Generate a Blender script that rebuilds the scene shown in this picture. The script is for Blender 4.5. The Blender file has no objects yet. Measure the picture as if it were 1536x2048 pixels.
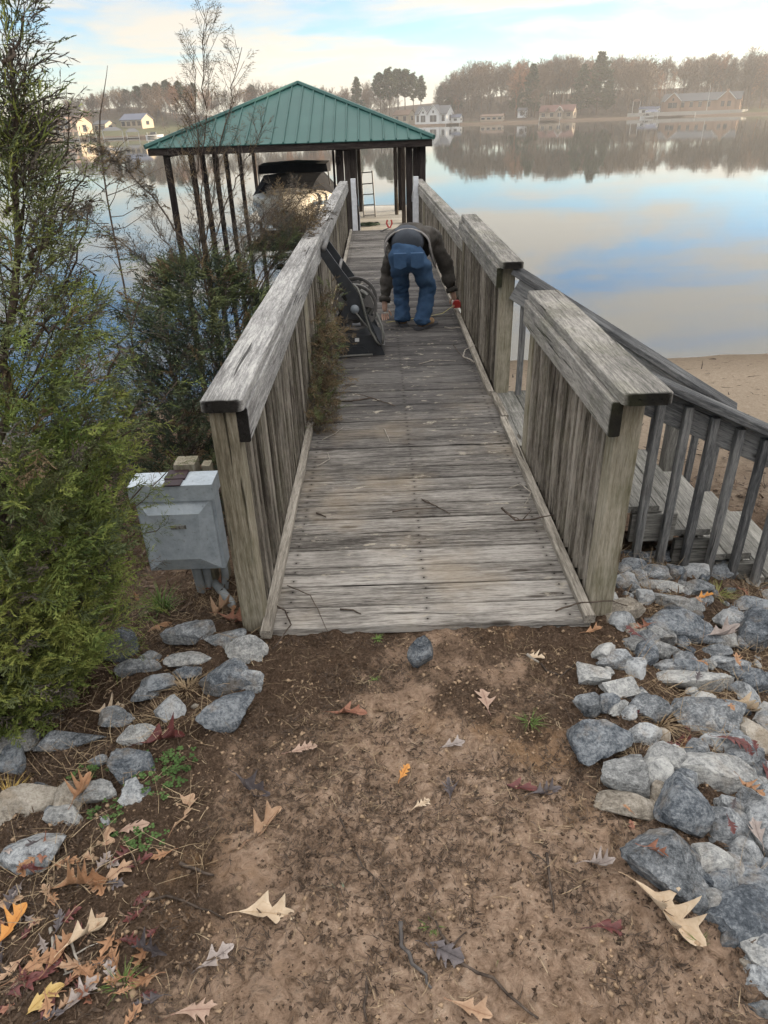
import bpy, bmesh, math, random
import numpy as np
from mathutils import Vector, Matrix, Quaternion
R = math.radians
scn = bpy.context.scene
COL = scn.collection

# ------------------------------------------------------------------ camera
FPX, CAMH = 1390.0, 1.72                      # focal length in photo pixels, eye height above the deck
YAW, PITCH, ROLL = R(-0.265), R(29.431), R(2.0)
_f = Vector((math.sin(YAW)*math.cos(PITCH), math.cos(YAW)*math.cos(PITCH), -math.sin(PITCH)))
_r0 = Vector((math.cos(YAW), -math.sin(YAW), 0)); _u0 = _r0.cross(_f)
_r = _r0*math.cos(ROLL) - _u0*math.sin(ROLL); _u = _u0*math.cos(ROLL) + _r0*math.sin(ROLL)
CAM = Vector((0, 0, CAMH))
cd = bpy.data.cameras.new('camera'); cam = bpy.data.objects.new('camera', cd); COL.objects.link(cam)
M = Matrix((( _r.x, _u.x, -_f.x), (_r.y, _u.y, -_f.y), (_r.z, _u.z, -_f.z))).to_4x4(); M.translation = CAM
cam.matrix_world = M
cd.sensor_fit = 'VERTICAL'; cd.sensor_height = 24.0; cd.lens = FPX/2048*24.0
cd.clip_start = 0.05; cd.clip_end = 9000
scn.camera = cam

# ------------------------------------------------------------------ light
SUN_AZ, SUN_EL = R(74), R(9.5)
w = bpy.data.worlds.new('World'); scn.world = w; w.use_nodes = True
nt = w.node_tree; nt.nodes.clear()
def wn(t, **k):
    n = nt.nodes.new(t)
    for a, b in k.items(): setattr(n, a, b)
    return n
def lk(a, b): nt.links.new(a, b)
sky = wn('ShaderNodeTexSky', sky_type='NISHITA'); sky.sun_disc = False
sky.sun_elevation = SUN_EL; sky.sun_rotation = SUN_AZ; sky.altitude = 200; sky.air_density = 1.0; sky.dust_density = 0.4; sky.ozone_density = 3.5
tc = wn('ShaderNodeTexCoord'); sp = wn('ShaderNodeSeparateXYZ'); lk(tc.outputs['Generated'], sp.inputs[0])
def wm(op, a, b=None, clamp=False):
    n = wn('ShaderNodeMath', operation=op); n.use_clamp = clamp
    for i, v in enumerate((a, b)):
        if v is None: continue
        if isinstance(v, (int, float)): n.inputs[i].default_value = v
        else: lk(v, n.inputs[i])
    return n.outputs[0]
zz = wm('MAXIMUM', sp.outputs[2], 0.0)
den = wm('ADD', zz, 0.10)
cx = wm('DIVIDE', sp.outputs[0], den); cy = wm('DIVIDE', sp.outputs[1], den)
cb = wn('ShaderNodeCombineXYZ'); lk(wm('MULTIPLY', cx, 0.85), cb.inputs[0]); lk(wm('MULTIPLY', cy, 1.0), cb.inputs[1])
n1 = wn('ShaderNodeTexNoise'); n1.inputs['Scale'].default_value = 0.8; n1.inputs['Detail'].default_value = 7; n1.inputs['Roughness'].default_value = 0.64; n1.inputs['Distortion'].default_value = 0.45
mpn = wn('ShaderNodeMapping'); mpn.inputs['Location'].default_value = (9.8, 9.6, 5.5); lk(cb.outputs[0], mpn.inputs[0]); lk(mpn.outputs[0], n1.inputs['Vector'])
rmp = wn('ShaderNodeMapRange'); rmp.interpolation_type = 'SMOOTHSTEP'
rmp.inputs['From Min'].default_value = 0.38; rmp.inputs['From Max'].default_value = 0.60; 
hi_ = wn('ShaderNodeMapRange'); hi_.interpolation_type = 'SMOOTHSTEP'; hi_.inputs['From Min'].default_value = 0.22; hi_.inputs['From Max'].default_value = 0.5
hi_.inputs['To Min'].default_value = 0.0; hi_.inputs['To Max'].default_value = 0.12; lk(zz, hi_.inputs['Value'])      # the cloud deck closes overhead
lk(wm('ADD', n1.outputs['Fac'], hi_.outputs[0]), rmp.inputs['Value'])
# cirrus thins out overhead, thickens to a milky band low down
low = wn('ShaderNodeMapRange'); low.interpolation_type = 'SMOOTHSTEP'
low.inputs['From Min'].default_value = 0.08; low.inputs['From Max'].default_value = 0.0
low.inputs['To Min'].default_value = 0.0; low.inputs['To Max'].default_value = 0.86; lk(zz, low.inputs['Value'])
cov = wm('MAXIMUM', wm('MULTIPLY', rmp.outputs[0], 0.9), low.outputs[0])
# cloud colour: warm near the sun's side, cooler away from it
dv = wn('ShaderNodeVectorMath', operation='DOT_PRODUCT'); lk(tc.outputs['Generated'], dv.inputs[0])
dv.inputs[1].default_value = (math.sin(SUN_AZ)*math.cos(SUN_EL), math.cos(SUN_AZ)*math.cos(SUN_EL), math.sin(SUN_EL))
side = wn('ShaderNodeMapRange'); side.inputs['From Min'].default_value = 0.0; side.inputs['From Max'].default_value = 1.0; lk(dv.outputs['Value'], side.inputs['Value'])
ccol = wn('ShaderNodeMix', data_type='RGBA'); lk(side.outputs[0], ccol.inputs['Factor'])
CLOUD_A, CLOUD_B = (2.4, 2.14, 1.76, 1), (2.75, 2.55, 2.18, 1)
ccol.inputs['A'].default_value = CLOUD_A; ccol.inputs['B'].default_value = CLOUD_B
cool = wn('ShaderNodeMapRange'); cool.interpolation_type = 'SMOOTHSTEP'; cool.inputs['From Min'].default_value = 0.24; cool.inputs['From Max'].default_value = 0.6; lk(zz, cool.inputs['Value'])
cc2 = wn('ShaderNodeMix', data_type='RGBA'); lk(cool.outputs[0], cc2.inputs['Factor']); lk(ccol.outputs['Result'], cc2.inputs['A']); cc2.inputs['B'].default_value = (6.1, 5.9, 5.6, 1)
ccol = cc2
mx = wn('ShaderNodeMix', data_type='RGBA'); lk(cov, mx.inputs['Factor']); 
tint = wn('ShaderNodeMix', data_type='RGBA', blend_type='MULTIPLY'); tint.inputs['Factor'].default_value = 1.0; lk(sky.outputs[0], tint.inputs['A']); tint.inputs['B'].default_value = (0.68, 0.73, 0.79, 1); lk(tint.outputs['Result'], mx.inputs['A']); lk(ccol.outputs['Result'], mx.inputs['B'])
bg = wn('ShaderNodeBackground'); bg.inputs['Strength'].default_value = 0.05
lk(mx.outputs['Result'], bg.inputs['Color'])
wo = wn('ShaderNodeOutputWorld'); lk(bg.outputs[0], wo.inputs['Surface'])

sl = bpy.data.lights.new('sun', 'SUN'); sl.energy = 2.0; sl.angle = R(0.6); sl.color = (1.0, 0.80, 0.56)
so = bpy.data.objects.new('sun', sl); COL.objects.link(so)
SUNV = Vector((math.sin(SUN_AZ)*math.cos(SUN_EL), math.cos(SUN_AZ)*math.cos(SUN_EL), math.sin(SUN_EL)))
so.rotation_euler = SUNV.to_track_quat('Z', 'Y').to_euler(); so.location = (60, 40, 60)
vs = scn.view_settings; vs.view_transform = 'Standard'; vs.look = 'None'; vs.exposure = 3.0; vs.gamma = 1.0; vs.use_curve_mapping = False
scn.render.engine = 'CYCLES'
cy_ = scn.cycles; cy_.use_denoising = True; cy_.max_bounces = 8; cy_.transparent_max_bounces = 8; cy_.volume_bounces = 1
cy_.diffuse_bounces = 3; cy_.glossy_bounces = 3; cy_.caustics_reflective = False; cy_.caustics_refractive = False

# ------------------------------------------------------------------ helpers
def ray(x, y): return _r*((x-768)/FPX) + _u*((1024-y)/FPX) + _f
def gr(x, y, z=0.0):
    d = ray(x, y); return CAM + d*((z-CAMH)/d.z)
def at(x, y, Y):
    d = ray(x, y); return CAM + d*(Y/d.y)
def proj(P):
    d = Vector(P)-CAM; q = d.dot(_f); return 768+FPX*d.dot(_r)/q, 1024-FPX*d.dot(_u)/q, q

_rs = np.random.RandomState(7)
_tab = _rs.rand(256, 256)
def vnoise(x, y):
    xi = np.floor(x).astype(int); yi = np.floor(y).astype(int); fx = x-xi; fy = y-yi
    fx = fx*fx*(3-2*fx); fy = fy*fy*(3-2*fy)
    a = _tab[xi & 255, yi & 255]; b = _tab[(xi+1) & 255, yi & 255]; c = _tab[xi & 255, (yi+1) & 255]; d = _tab[(xi+1) & 255, (yi+1) & 255]
    return (a*(1-fx)+b*fx)*(1-fy)+(c*(1-fx)+d*fx)*fy
def fbm(x, y, o=4, g=0.5):
    s = 0; a = 1; t = 0
    for i in range(o):
        s = s+a*vnoise(x*2**i+17.3*i, y*2**i+9.1*i); t += a; a *= g
    return s/t

def sstep(a, b, x):
    t = np.clip((x-a)/(b-a), 0, 1); return t*t*(3-2*t)

def link(o, parent=None):
    COL.objects.link(o)
    if parent is not None:
        o.parent = parent
        o.matrix_parent_inverse = Matrix.Translation(-parent.location) if parent.parent is None else parent.matrix_basis.inverted()
    return o
def tag(o, label=None, cat=None, group=None, kind=None):
    if label: o['label'] = label
    if cat: o['category'] = cat
    if group: o['group'] = group
    if kind: o['kind'] = kind
    return o
def thing(name, loc, label, cat, group=None):
    o = bpy.data.objects.new(name, None); COL.objects.link(o); o.location = loc; o.empty_display_size = 0.1
    return tag(o, label, cat, group)

class MB:
    def __init__(s): s.v = []; s.f = []; s.m = []; s.mi = 0
    def add(s, vs, fs):
        b = len(s.v); s.v.extend([tuple(p) for p in vs]); s.f.extend([tuple(i+b for i in f) for f in fs]); s.m.extend([s.mi]*len(fs))
    def box(s, x0, x1, y0, y1, z0, z1):
        s.add([(x0,y0,z0),(x1,y0,z0),(x1,y1,z0),(x0,y1,z0),(x0,y0,z1),(x1,y0,z1),(x1,y1,z1),(x0,y1,z1)],
              [(0,3,2,1),(4,5,6,7),(0,1,5,4),(1,2,6,5),(2,3,7,6),(3,0,4,7)])
    def tube(s, pts, rad, n=6, cap=True):
        pts = [Vector(p) for p in pts]; k = len(pts)
        if not hasattr(rad, '__len__'): rad = [rad]*k
        ref = Vector((0, 0, 1)); rings = []
        for i, p in enumerate(pts):
            t = (pts[min(i+1, k-1)]-pts[max(i-1, 0)])
            if t.length < 1e-9: t = Vector((0, 0, 1))
            t.normalize()
            if abs(t.dot(ref)) > 0.95: ref = Vector((1, 0, 0)) if abs(t.x) < 0.9 else Vector((0, 1, 0))
            a = t.cross(ref).normalized(); b = t.cross(a); ref = b.cross(t) if False else ref
            rings.append([p+(a*math.cos(2*math.pi*j/n)+b*math.sin(2*math.pi*j/n))*rad[i] for j in range(n)])
        vs = [q for r in rings for q in r]; fs = []
        for i in range(k-1):
            for j in range(n):
                fs.append((i*n+j, i*n+(j+1) % n, (i+1)*n+(j+1) % n, (i+1)*n+j))
        if cap: fs.append(tuple(range(n-1, -1, -1))); fs.append(tuple((k-1)*n+j for j in range(n)))
        s.add(vs, fs)
    def prism(s, poly, ax, a0, a1):
        """extrude a 2-D polygon along axis ax ('x','y','z') from a0 to a1"""
        def P(u, v, a): return {'x': (a, u, v), 'y': (u, a, v), 'z': (u, v, a)}[ax]
        n = len(poly); vs = [P(u, v, a0) for u, v in poly]+[P(u, v, a1) for u, v in poly]
        fs = [tuple(range(n-1, -1, -1)), tuple(range(n, 2*n))]+[(i, (i+1) % n, n+(i+1) % n, n+i) for i in range(n)]
        s.add(vs, fs)
    def lathe(s, prof, c, ax='y', n=24, cap=False):
        c = Vector(c); vs = []; k = len(prof)
        for r, h in prof:
            for j in range(n):
                a = 2*math.pi*j/n; ca, sa = r*math.cos(a), r*math.sin(a)
                vs.append(c+Vector({'x': (h, ca, sa), 'y': (ca, h, sa), 'z': (ca, sa, h)}[ax]))
        fs = [(i*n+j, i*n+(j+1) % n, (i+1)*n+(j+1) % n, (i+1)*n+j) for i in range(k-1) for j in range(n)]
        if cap: fs += [tuple(range(n)), tuple((k-1)*n+j for j in range(n))]
        s.add(vs, fs)
    def mesh(s, name, mats, smooth=False):
        me = bpy.data.meshes.new(name); me.from_pydata(s.v, [], s.f)
        for m in (mats if isinstance(mats, (list, tuple)) else [mats]): me.materials.append(m)
        if any(s.m): me.polygons.foreach_set('material_index', s.m)
        me.update()
        b = bmesh.new(); b.from_mesh(me); bmesh.ops.recalc_face_normals(b, faces=b.faces); b.to_mesh(me); b.free()
        if smooth: me.shade_smooth()
        return me
    def build(s, name, mats, parent=None, smooth=False):
        return link(bpy.data.objects.new(name, s.mesh(name, mats, smooth)), parent)

def np_mesh(name, V, F, mats, smooth=False, matidx=None):
    """fast mesh from arrays; F an (n,3) or (n,4) int array"""
    me = bpy.data.meshes.new(name); n, k = F.shape
    me.vertices.add(len(V)); me.vertices.foreach_set('co', np.asarray(V, np.float32).ravel())
    me.loops.add(n*k); me.loops.foreach_set('vertex_index', F.astype(np.int32).ravel())
    me.polygons.add(n); me.polygons.foreach_set('loop_start', np.arange(0, n*k, k, dtype=np.int32))
    for m in (mats if isinstance(mats, (list, tuple)) else [mats]): me.materials.append(m)
    if matidx is not None: me.polygons.foreach_set('material_index', np.asarray(matidx, np.int32))
    me.update(calc_edges=True)
    if smooth: me.shade_smooth()
    return me

_beam = {}
def beam(name, A, B, wd, ht, mat, parent, up=(0, 0, 1), ch=0.004, mv=0):
    """a chamfered board from A to B, long axis = local X (grain), shared mesh for equal sizes"""
    A, B = Vector(A), Vector(B); L = (B-A).length
    key = (round(L, 3), wd, ht, mat.name, ch, mv)
    if key not in _beam:
        rg = random.Random(len(_beam)*7+mv); m = MB(); hw, hh = wd/2, ht/2
        cs = [(-hw+ch, -hh), (hw-ch, -hh), (hw, -hh+ch), (hw, hh-ch), (hw-ch, hh), (-hw+ch, hh), (-hw, hh-ch), (-hw, -hh+ch)]
        seg = max(1, min(12, int(L/0.35))); vs = []; fs = []
        for i in range(seg+1):
            dy, dz = rg.uniform(-1, 1)*0.0018, rg.uniform(-1, 1)*0.0018
            for u, v in cs: vs.append((L*i/seg, u+dy+rg.uniform(-1, 1)*0.0008, v+dz+rg.uniform(-1, 1)*0.0008))
        for i in range(seg):
            for j in range(8): fs.append((i*8+j, i*8+(j+1) % 8, i*8+8+(j+1) % 8, i*8+8+j))
        fs.append(tuple(range(7, -1, -1))); fs.append(tuple(seg*8+j for j in range(8)))
        m.add(vs, fs); _beam[key] = m.mesh(name, mat)
    o = bpy.data.objects.new(name, _beam[key]); link(o, parent)
    x = (B-A).normalized(); z = Vector(up); y = z.cross(x).normalized(); z = x.cross(y)
    T = Matrix((x, y, z)).transposed().to_4x4(); T.translation = A
    o.matrix_basis = T
    return o
def copy_tree(o, parent=None):
    c = o.copy(); COL.objects.link(c); c.parent = parent
    for ch in list(o.children): copy_tree(ch, c)
    return c
# ------------------------------------------------------------------ materials
class Mat:
    def __init__(s, name, rough=0.8, spec=0.3):
        s.m = bpy.data.materials.new(name); s.m.use_nodes = True; s.t = s.m.node_tree
        s.b = s.t.nodes['Principled BSDF']; s.b.inputs['Roughness'].default_value = rough; s.b.inputs['Specular IOR Level'].default_value = spec
        s._tc = None
    def n(s, t, **k):
        q = s.t.nodes.new(t)
        for a, b in k.items(): setattr(q, a, b)
        return q
    def l(s, a, b): s.t.links.new(a, b); return s
    def setin(s, node, i, v):
        if isinstance(v, bpy.types.NodeSocket): s.l(v, node.inputs[i])
        else: node.inputs[i].default_value = v
    def co(s, which='Object'):
        if s._tc is None: s._tc = s.n('ShaderNodeTexCoord')
        return s._tc.outputs[which]
    def pos(s): return s.n('ShaderNodeNewGeometry').outputs['Position']
    def rnd(s): return s.n('ShaderNodeObjectInfo').outputs['Random']
    def map(s, v, scale=(1, 1, 1), loc=(0, 0, 0)):
        q = s.n('ShaderNodeMapping'); s.l(v, q.inputs[0]); s.setin(q, 'Scale', scale); s.setin(q, 'Location', loc); return q.outputs[0]
    def noise(s, v, scale, detail=4, rough=0.55, dist=0.0):
        q = s.n('ShaderNodeTexNoise'); s.l(v, q.inputs['Vector']); q.inputs['Scale'].default_value = scale; q.inputs['Detail'].default_value = detail
        q.inputs['Roughness'].default_value = rough; q.inputs['Distortion'].default_value = dist; return q.outputs['Fac']
    def vor(s, v, scale, feature='F1', out='Distance'):
        q = s.n('ShaderNodeTexVoronoi', feature=feature); s.l(v, q.inputs['Vector']); q.inputs['Scale'].default_value = scale; return q.outputs[out]
    def math(s, op, a, b=0.0, clamp=False):
        q = s.n('ShaderNodeMath', operation=op); q.use_clamp = clamp; s.setin(q, 0, a); s.setin(q, 1, b); return q.outputs[0]
    def vadd(s, a, b):
        q = s.n('ShaderNodeVectorMath', operation='ADD'); s.setin(q, 0, a); s.setin(q, 1, b); return q.outputs[0]
    def vscale(s, a, k):
        q = s.n('ShaderNodeVectorMath', operation='SCALE'); s.setin(q, 0, a); s.setin(q, 'Scale', k); return q.outputs[0]
    def comb(s, x, y=None, z=None):
        q = s.n('ShaderNodeCombineXYZ')
        for i, v in enumerate((x, y, z)):
            if v is not None: s.setin(q, i, v)
        return q.outputs[0]
    def rng(s, v, a, b, c=0.0, d=1.0, smooth=True):
        q = s.n('ShaderNodeMapRange'); q.interpolation_type = 'SMOOTHSTEP' if smooth else 'LINEAR'; s.setin(q, 0, v)
        for i, x in enumerate((a, b, c, d)): s.setin(q, i+1, x)
        return q.outputs[0]
    def ramp(s, v, stops):
        q = s.n('ShaderNodeValToRGB'); s.l(v, q.inputs[0]); e = q.color_ramp.elements
        while len(e) < len(stops): e.new(0.5)
        for i, (p, c) in enumerate(stops): e[i].position = p; e[i].color = tuple(c)+((1,) if len(c) == 3 else ())
        return q.outputs[0]
    def mix(s, f, a, b, mode='MIX'):
        q = s.n('ShaderNodeMix', data_type='RGBA', blend_type=mode)
        for k, v in (('Factor', f), ('A', a), ('B', b)):
            if isinstance(v, tuple) and len(v) == 3: v = v+(1,)
            s.setin(q, [i for i, t in enumerate(q.inputs) if t.name == k and (t.type == 'RGBA' or k == 'Factor') and t.enabled][0], v)
        return [o for o in q.outputs if o.type == 'RGBA'][0]
    def color(s, c):
        if isinstance(c, tuple): s.b.inputs['Base Color'].default_value = c if len(c) == 4 else c+(1,)
        else: s.l(c, s.b.inputs['Base Color'])
        return s
    def bump(s, h, dist=0.01, strength=1.0):
        q = s.n('ShaderNodeBump'); s.l(h, q.inputs['Height']); q.inputs['Distance'].default_value = dist; q.inputs['Strength'].default_value = strength
        s.l(q.outputs[0], s.b.inputs['Normal']); return s

def simple(name, col, rough=0.7, spec=0.3, metal=0.0, var=0.12, scale=14, bump=0.0):
    """plain coloured surface with a little uneven tone"""
    m = Mat(name, rough, spec); n = m.noise(m.co(), scale, 5, 0.6)
    lo = tuple(c*(1-var*1.6) for c in col); hi = tuple(min(1, c*(1+var)) for c in col)
    m.color(m.ramp(n, [(0.3, lo), (0.7, hi)])); m.b.inputs['Metallic'].default_value = metal
    if bump: m.bump(n, bump)
    return m.m

def wood(name, dark, mid, light, green=0.0, wet=0.0, grime=0.25, fleck=0.0, tone=0.35, rot=0.0, nails=False):
    """weathered board; grain runs along local X"""
    m = Mat(name, 0.9, 0.07); r = m.rnd()
    v = m.vadd(m.co(), m.comb(m.math('MULTIPLY', r, 37.0), m.math('MULTIPLY', r, 11.0), m.math('MULTIPLY', r, 5.0)))
    warp = m.noise(m.map(v, (2.2, 5, 5)), 1.0, 2)
    vv = m.vadd(v, m.comb(0.0, m.math('MULTIPLY', warp, 0.030), m.math('MULTIPLY', warp, 0.02)))
    g1 = m.noise(m.map(vv, (5.0, 78, 78)), 1.0, 6, 0.7)
    g2 = m.noise(m.map(vv, (26, 230, 230)), 1.0, 4, 0.65)
    big = m.noise(m.map(v, (1.3, 5, 5)), 1.0, 3)
    f = m.math('ADD', m.math('MULTIPLY', g1, 0.62), m.math('MULTIPLY', g2, 0.38))
    f = m.math('ADD', f, m.math('MULTIPLY', m.math('SUBTRACT', big, 0.5), 0.35))
    f = m.math('ADD', f, m.math('MULTIPLY', m.math('SUBTRACT', r, 0.5), tone*0.5))
    c = m.ramp(f, [(0.36, dark), (0.49, mid), (0.63, light)])
    crack = m.rng(m.noise(m.map(vv, (1.3, 62, 62)), 1.0, 2, 0.5), 0.335, 0.27)
    c = m.mix(m.math('MULTIPLY', crack, 0.85), c, tuple(x*0.25 for x in dark))
    kn = m.rng(m.vor(m.map(v, (2.1, 8.5, 8.5)), 1.0), 0.13, 0.05); c = m.mix(m.math('MULTIPLY', kn, 0.8), c, (dark[0]*.55, dark[1]*.45, dark[2]*.38))
    p = m.pos()
    if rot:
        sx_ = m.n('ShaderNodeSeparateXYZ'); m.l(m.co(), sx_.inputs[0]); ed = m.rng(m.math('ADD', sx_.outputs[0], m.math('MULTIPLY', m.noise(m.map(p, (20, 20, 20)), 1.0, 3), 0.02)), 0.030, 0.010); c = m.mix(m.math('MULTIPLY', ed, rot), c, (0.012, 0.011, 0.010))
    if green:
        gq = m.rng(m.noise(p, 5.0, 4), 0.42, 0.7); c = m.mix(m.math('MULTIPLY', gq, green), c, (0.10, 0.105, 0.045))
    if grime:
        gd = m.rng(m.noise(p, 2.6, 6, 0.65), 0.48, 0.72); c = m.mix(m.math('MULTIPLY', gd, grime), c, (0.045, 0.04, 0.036))
    if wet:
        sp_ = m.n('ShaderNodeSeparateXYZ'); m.l(p, sp_.inputs[0])
        wz = m.math('ADD', sp_.outputs[1], m.math('MULTIPLY', m.noise(p, 1.7, 4), 2.4))
        wa = m.math('MULTIPLY', m.rng(wz, 4.2, 6.4), m.rng(wz, 12.5, 9.5, 0.45, 1.0))
        c = m.mix(m.math('MULTIPLY', wa, wet), c, (0.032, 0.032, 0.037))
        tn = m.math('MULTIPLY', m.rng(m.noise(p, 1.15, 5, 0.6), 0.47, 0.66), m.rng(wz, 6.5, 4.8))
        c = m.mix(m.math('MULTIPLY', tn, 0.5), c, (0.30, 0.24, 0.17))
    if fleck:
        fl = m.rng(m.noise(m.map(p, (8, 17, 16)), 1.0, 5, 0.7), 0.585, 0.65)
        fl = m.math('MULTIPLY', fl, m.rng(m.noise(p, 1.4, 2), 0.42, 0.6))
        c = m.mix(m.math('MULTIPLY', fl, fleck), c, (0.42, 0.38, 0.31))
    if nails:
        sn_ = m.n('ShaderNodeSeparateXYZ'); m.l(m.co(), sn_.inputs[0]); dots = None
        for nx_ in (0.075, 0.635, 1.195):
            dx_ = m.math('SUBTRACT', sn_.outputs[0], nx_); dy_ = m.math('SUBTRACT', m.math('ABSOLUTE', sn_.outputs[1]), 0.034)
            rr_ = m.math('SQRT', m.math('ADD', m.math('MULTIPLY', dx_, dx_), m.math('MULTIPLY', dy_, dy_))); q_ = m.rng(rr_, 0.0060, 0.0035)
            st_ = m.math('MULTIPLY', m.rng(rr_, 0.022, 0.004), 0.4); q_ = m.math('MAXIMUM', q_, st_); dots = q_ if dots is None else m.math('MAXIMUM', dots, q_)
        c = m.mix(dots, c, (0.022, 0.018, 0.016))
    m.color(c); h = m.math('SUBTRACT', f, m.math('MULTIPLY', crack, 0.8)); m.bump(h, 0.009, 1.0)
    return m.m

W_DECK = wood('deck_wood', (0.060, 0.054, 0.049), (0.20, 0.185, 0.168), (0.40, 0.375, 0.345), wet=0.66, grime=0.4, fleck=0.8, tone=0.22, nails=True)
W_CAP = wood('cap_wood', (0.13, 0.125, 0.12), (0.27, 0.265, 0.26), (0.50, 0.49, 0.47), grime=0.3, tone=0.1, rot=0.97)
W_CAPR = wood('cap_wood_dark', (0.09, 0.088, 0.08), (0.20, 0.19, 0.175), (0.37, 0.35, 0.32), green=0.25, grime=0.4, tone=0.1, rot=0.97)
W_POST = wood('post_wood', (0.14, 0.12, 0.085), (0.25, 0.225, 0.17), (0.38, 0.345, 0.28), green=0.3, grime=0.25, tone=0.1)
W_BAL = wood('baluster_wood', (0.050, 0.043, 0.036), (0.150, 0.132, 0.110), (0.32, 0.29, 0.25), green=0.15, grime=0.45, tone=0.45)
W_STAIR = wood('stair_wood', (0.10, 0.098, 0.092), (0.20, 0.195, 0.18), (0.33, 0.32, 0.295), green=0.1, grime=0.35, tone=0.3)
W_HAND = wood('handrail_wood', (0.05, 0.052, 0.055), (0.12, 0.122, 0.125), (0.24, 0.24, 0.235), grime=0.3, tone=0.3)
W_KERB = wood('kerb_wood', (0.13, 0.115, 0.095), (0.27, 0.245, 0.21), (0.42, 0.385, 0.335), grime=0.35, tone=0.3)
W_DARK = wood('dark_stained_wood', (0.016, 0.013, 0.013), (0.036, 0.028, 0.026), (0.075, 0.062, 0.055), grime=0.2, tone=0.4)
W_DOCK = wood('dock_wood', (0.22, 0.215, 0.20), (0.36, 0.35, 0.325), (0.47, 0.46, 0.43), grime=0.15, tone=0.3)
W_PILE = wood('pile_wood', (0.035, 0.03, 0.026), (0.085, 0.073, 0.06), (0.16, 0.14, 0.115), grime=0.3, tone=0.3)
W_WHITE = simple('white_painted_rail', (0.62, 0.63, 0.66), 0.5, 0.4, var=0.10)

def ground_mat():
    m = Mat('bank_soil', 1.0, 0.02); p = m.pos()
    a = m.n('ShaderNodeAttribute', attribute_name='zone'); sep = m.n('ShaderNodeSeparateColor'); m.l(a.outputs['Color'], sep.inputs[0])
    sand, litter, wet = sep.outputs[0], sep.outputs[1], sep.outputs[2]
    n1 = m.noise(p, 3.4, 7, 0.66, 0.5); n2 = m.noise(p, 26, 7, 0.75, 0.6); n3 = m.noise(p, 110, 4, 0.7)
    clay = m.ramp(n2, [(0.30, (0.085, 0.054, 0.037)), (0.41, (0.30, 0.205, 0.142)), (0.54, (0.51, 0.36, 0.262)), (0.72, (0.66, 0.505, 0.385))])
    orange = m.rng(m.noise(m.map(p, (1, 1, 1), (4, 2, 0)), 2.1, 4, 0.6), 0.56, 0.70); clay = m.mix(m.math('MULTIPLY', orange, 0.5), clay, (0.36, 0.21, 0.10))
    mulch = m.ramp(n3, [(0.3, (0.024, 0.016, 0.011)), (0.52, (0.085, 0.057, 0.040)), (0.74, (0.22, 0.155, 0.112))])
    k = m.math('ADD', m.math('MULTIPLY', n1, 0.55), m.math('MULTIPLY', n2, 0.45))
    mk = m.rng(m.math('ADD', k, m.math('MULTIPLY', litter, 0.34)), 0.60, 0.69)
    c = m.mix(m.math('MULTIPLY', mk, 0.88), clay, mulch)
    sd = m.ramp(n2, [(0.25, (0.26, 0.205, 0.15)), (0.55, (0.40, 0.325, 0.25)), (0.8, (0.50, 0.42, 0.33))])
    tr = m.rng(m.noise(m.map(p, (1.0, 2.6, 1)), 5.5, 6, 0.7), 0.60, 0.66)
    sd = m.mix(m.math('MULTIPLY', tr, 0.75), sd, (0.06, 0.042, 0.03))
    sd = m.mix(wet, sd, (0.16, 0.125, 0.09))
    c = m.mix(sand, c, sd)
    peb = m.rng(m.vor(p, 75), 0.16, 0.06); peb = m.math('MULTIPLY', peb, m.rng(m.noise(p, 9, 3), 0.5, 0.62))
    c = m.mix(m.math('MULTIPLY', peb, 0.5), c, (0.36, 0.30, 0.24))
    m.color(c)
    h = m.math('ADD', m.math('MULTIPLY', n2, 1.0), m.math('MULTIPLY', n3, 0.45)); m.bump(h, 0.045, 1.0)
    return m.m
G_MAT = ground_mat()

def rock_mat(name, lo, mid, hi, band=0.4, warm=0.32):
    m = Mat(name, 0.85, 0.12); r = m.rnd()
    v = m.vadd(m.co(), m.comb(m.math('MULTIPLY', r, 31.0), m.math('MULTIPLY', r, 17.0), m.math('MULTIPLY', r, 53.0)))
    sc = m.noise(v, 7, 6, 0.7, 0.4); fine = m.noise(v, 130, 4, 0.75); sp_ = m.noise(v, 48, 5, 0.7)
    bd = m.noise(m.map(v, (6, 9, 52)), 1.0, 5, 0.65, 0.6)
    f = m.math('ADD', m.math('MULTIPLY', sc, 0.30), m.math('MULTIPLY', fine, 0.32)); f = m.math('ADD', f, m.math('MULTIPLY', sp_, 0.38-band*0.2)); f = m.math('ADD', f, m.math('MULTIPLY', m.math('SUBTRACT', bd, 0.25), band*0.55))
    f = m.math('ADD', f, m.math('MULTIPLY', m.math('SUBTRACT', r, 0.5), 0.10))
    c = m.ramp(f, [(0.39, lo), (0.49, mid), (0.60, hi)])
    wq = m.rng(m.noise(v, 9.0, 5, .65), 0.52, 0.66); c = m.mix(m.math('MULTIPLY', wq, warm), c, (0.30, 0.235, 0.165))
    m.color(c); m.bump(f, 0.022, 1.0)
    return m.m
ROCK = {'d': rock_mat('dark_gneiss', (0.028, 0.034, 0.042), (0.095, 0.108, 0.125), (0.28, 0.30, 0.32)),
        'g': rock_mat('grey_gneiss', (0.050, 0.056, 0.063), (0.18, 0.192, 0.205), (0.44, 0.455, 0.465)),
        'p': rock_mat('pale_gneiss', (0.085, 0.087, 0.088), (0.25, 0.255, 0.255), (0.50, 0.50, 0.485), band=0.3, warm=0.2),
        't': rock_mat('tan_rock', (0.10, 0.085, 0.07), (0.27, 0.24, 0.20), (0.46, 0.42, 0.365), band=0.3, warm=0.5)}

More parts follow.
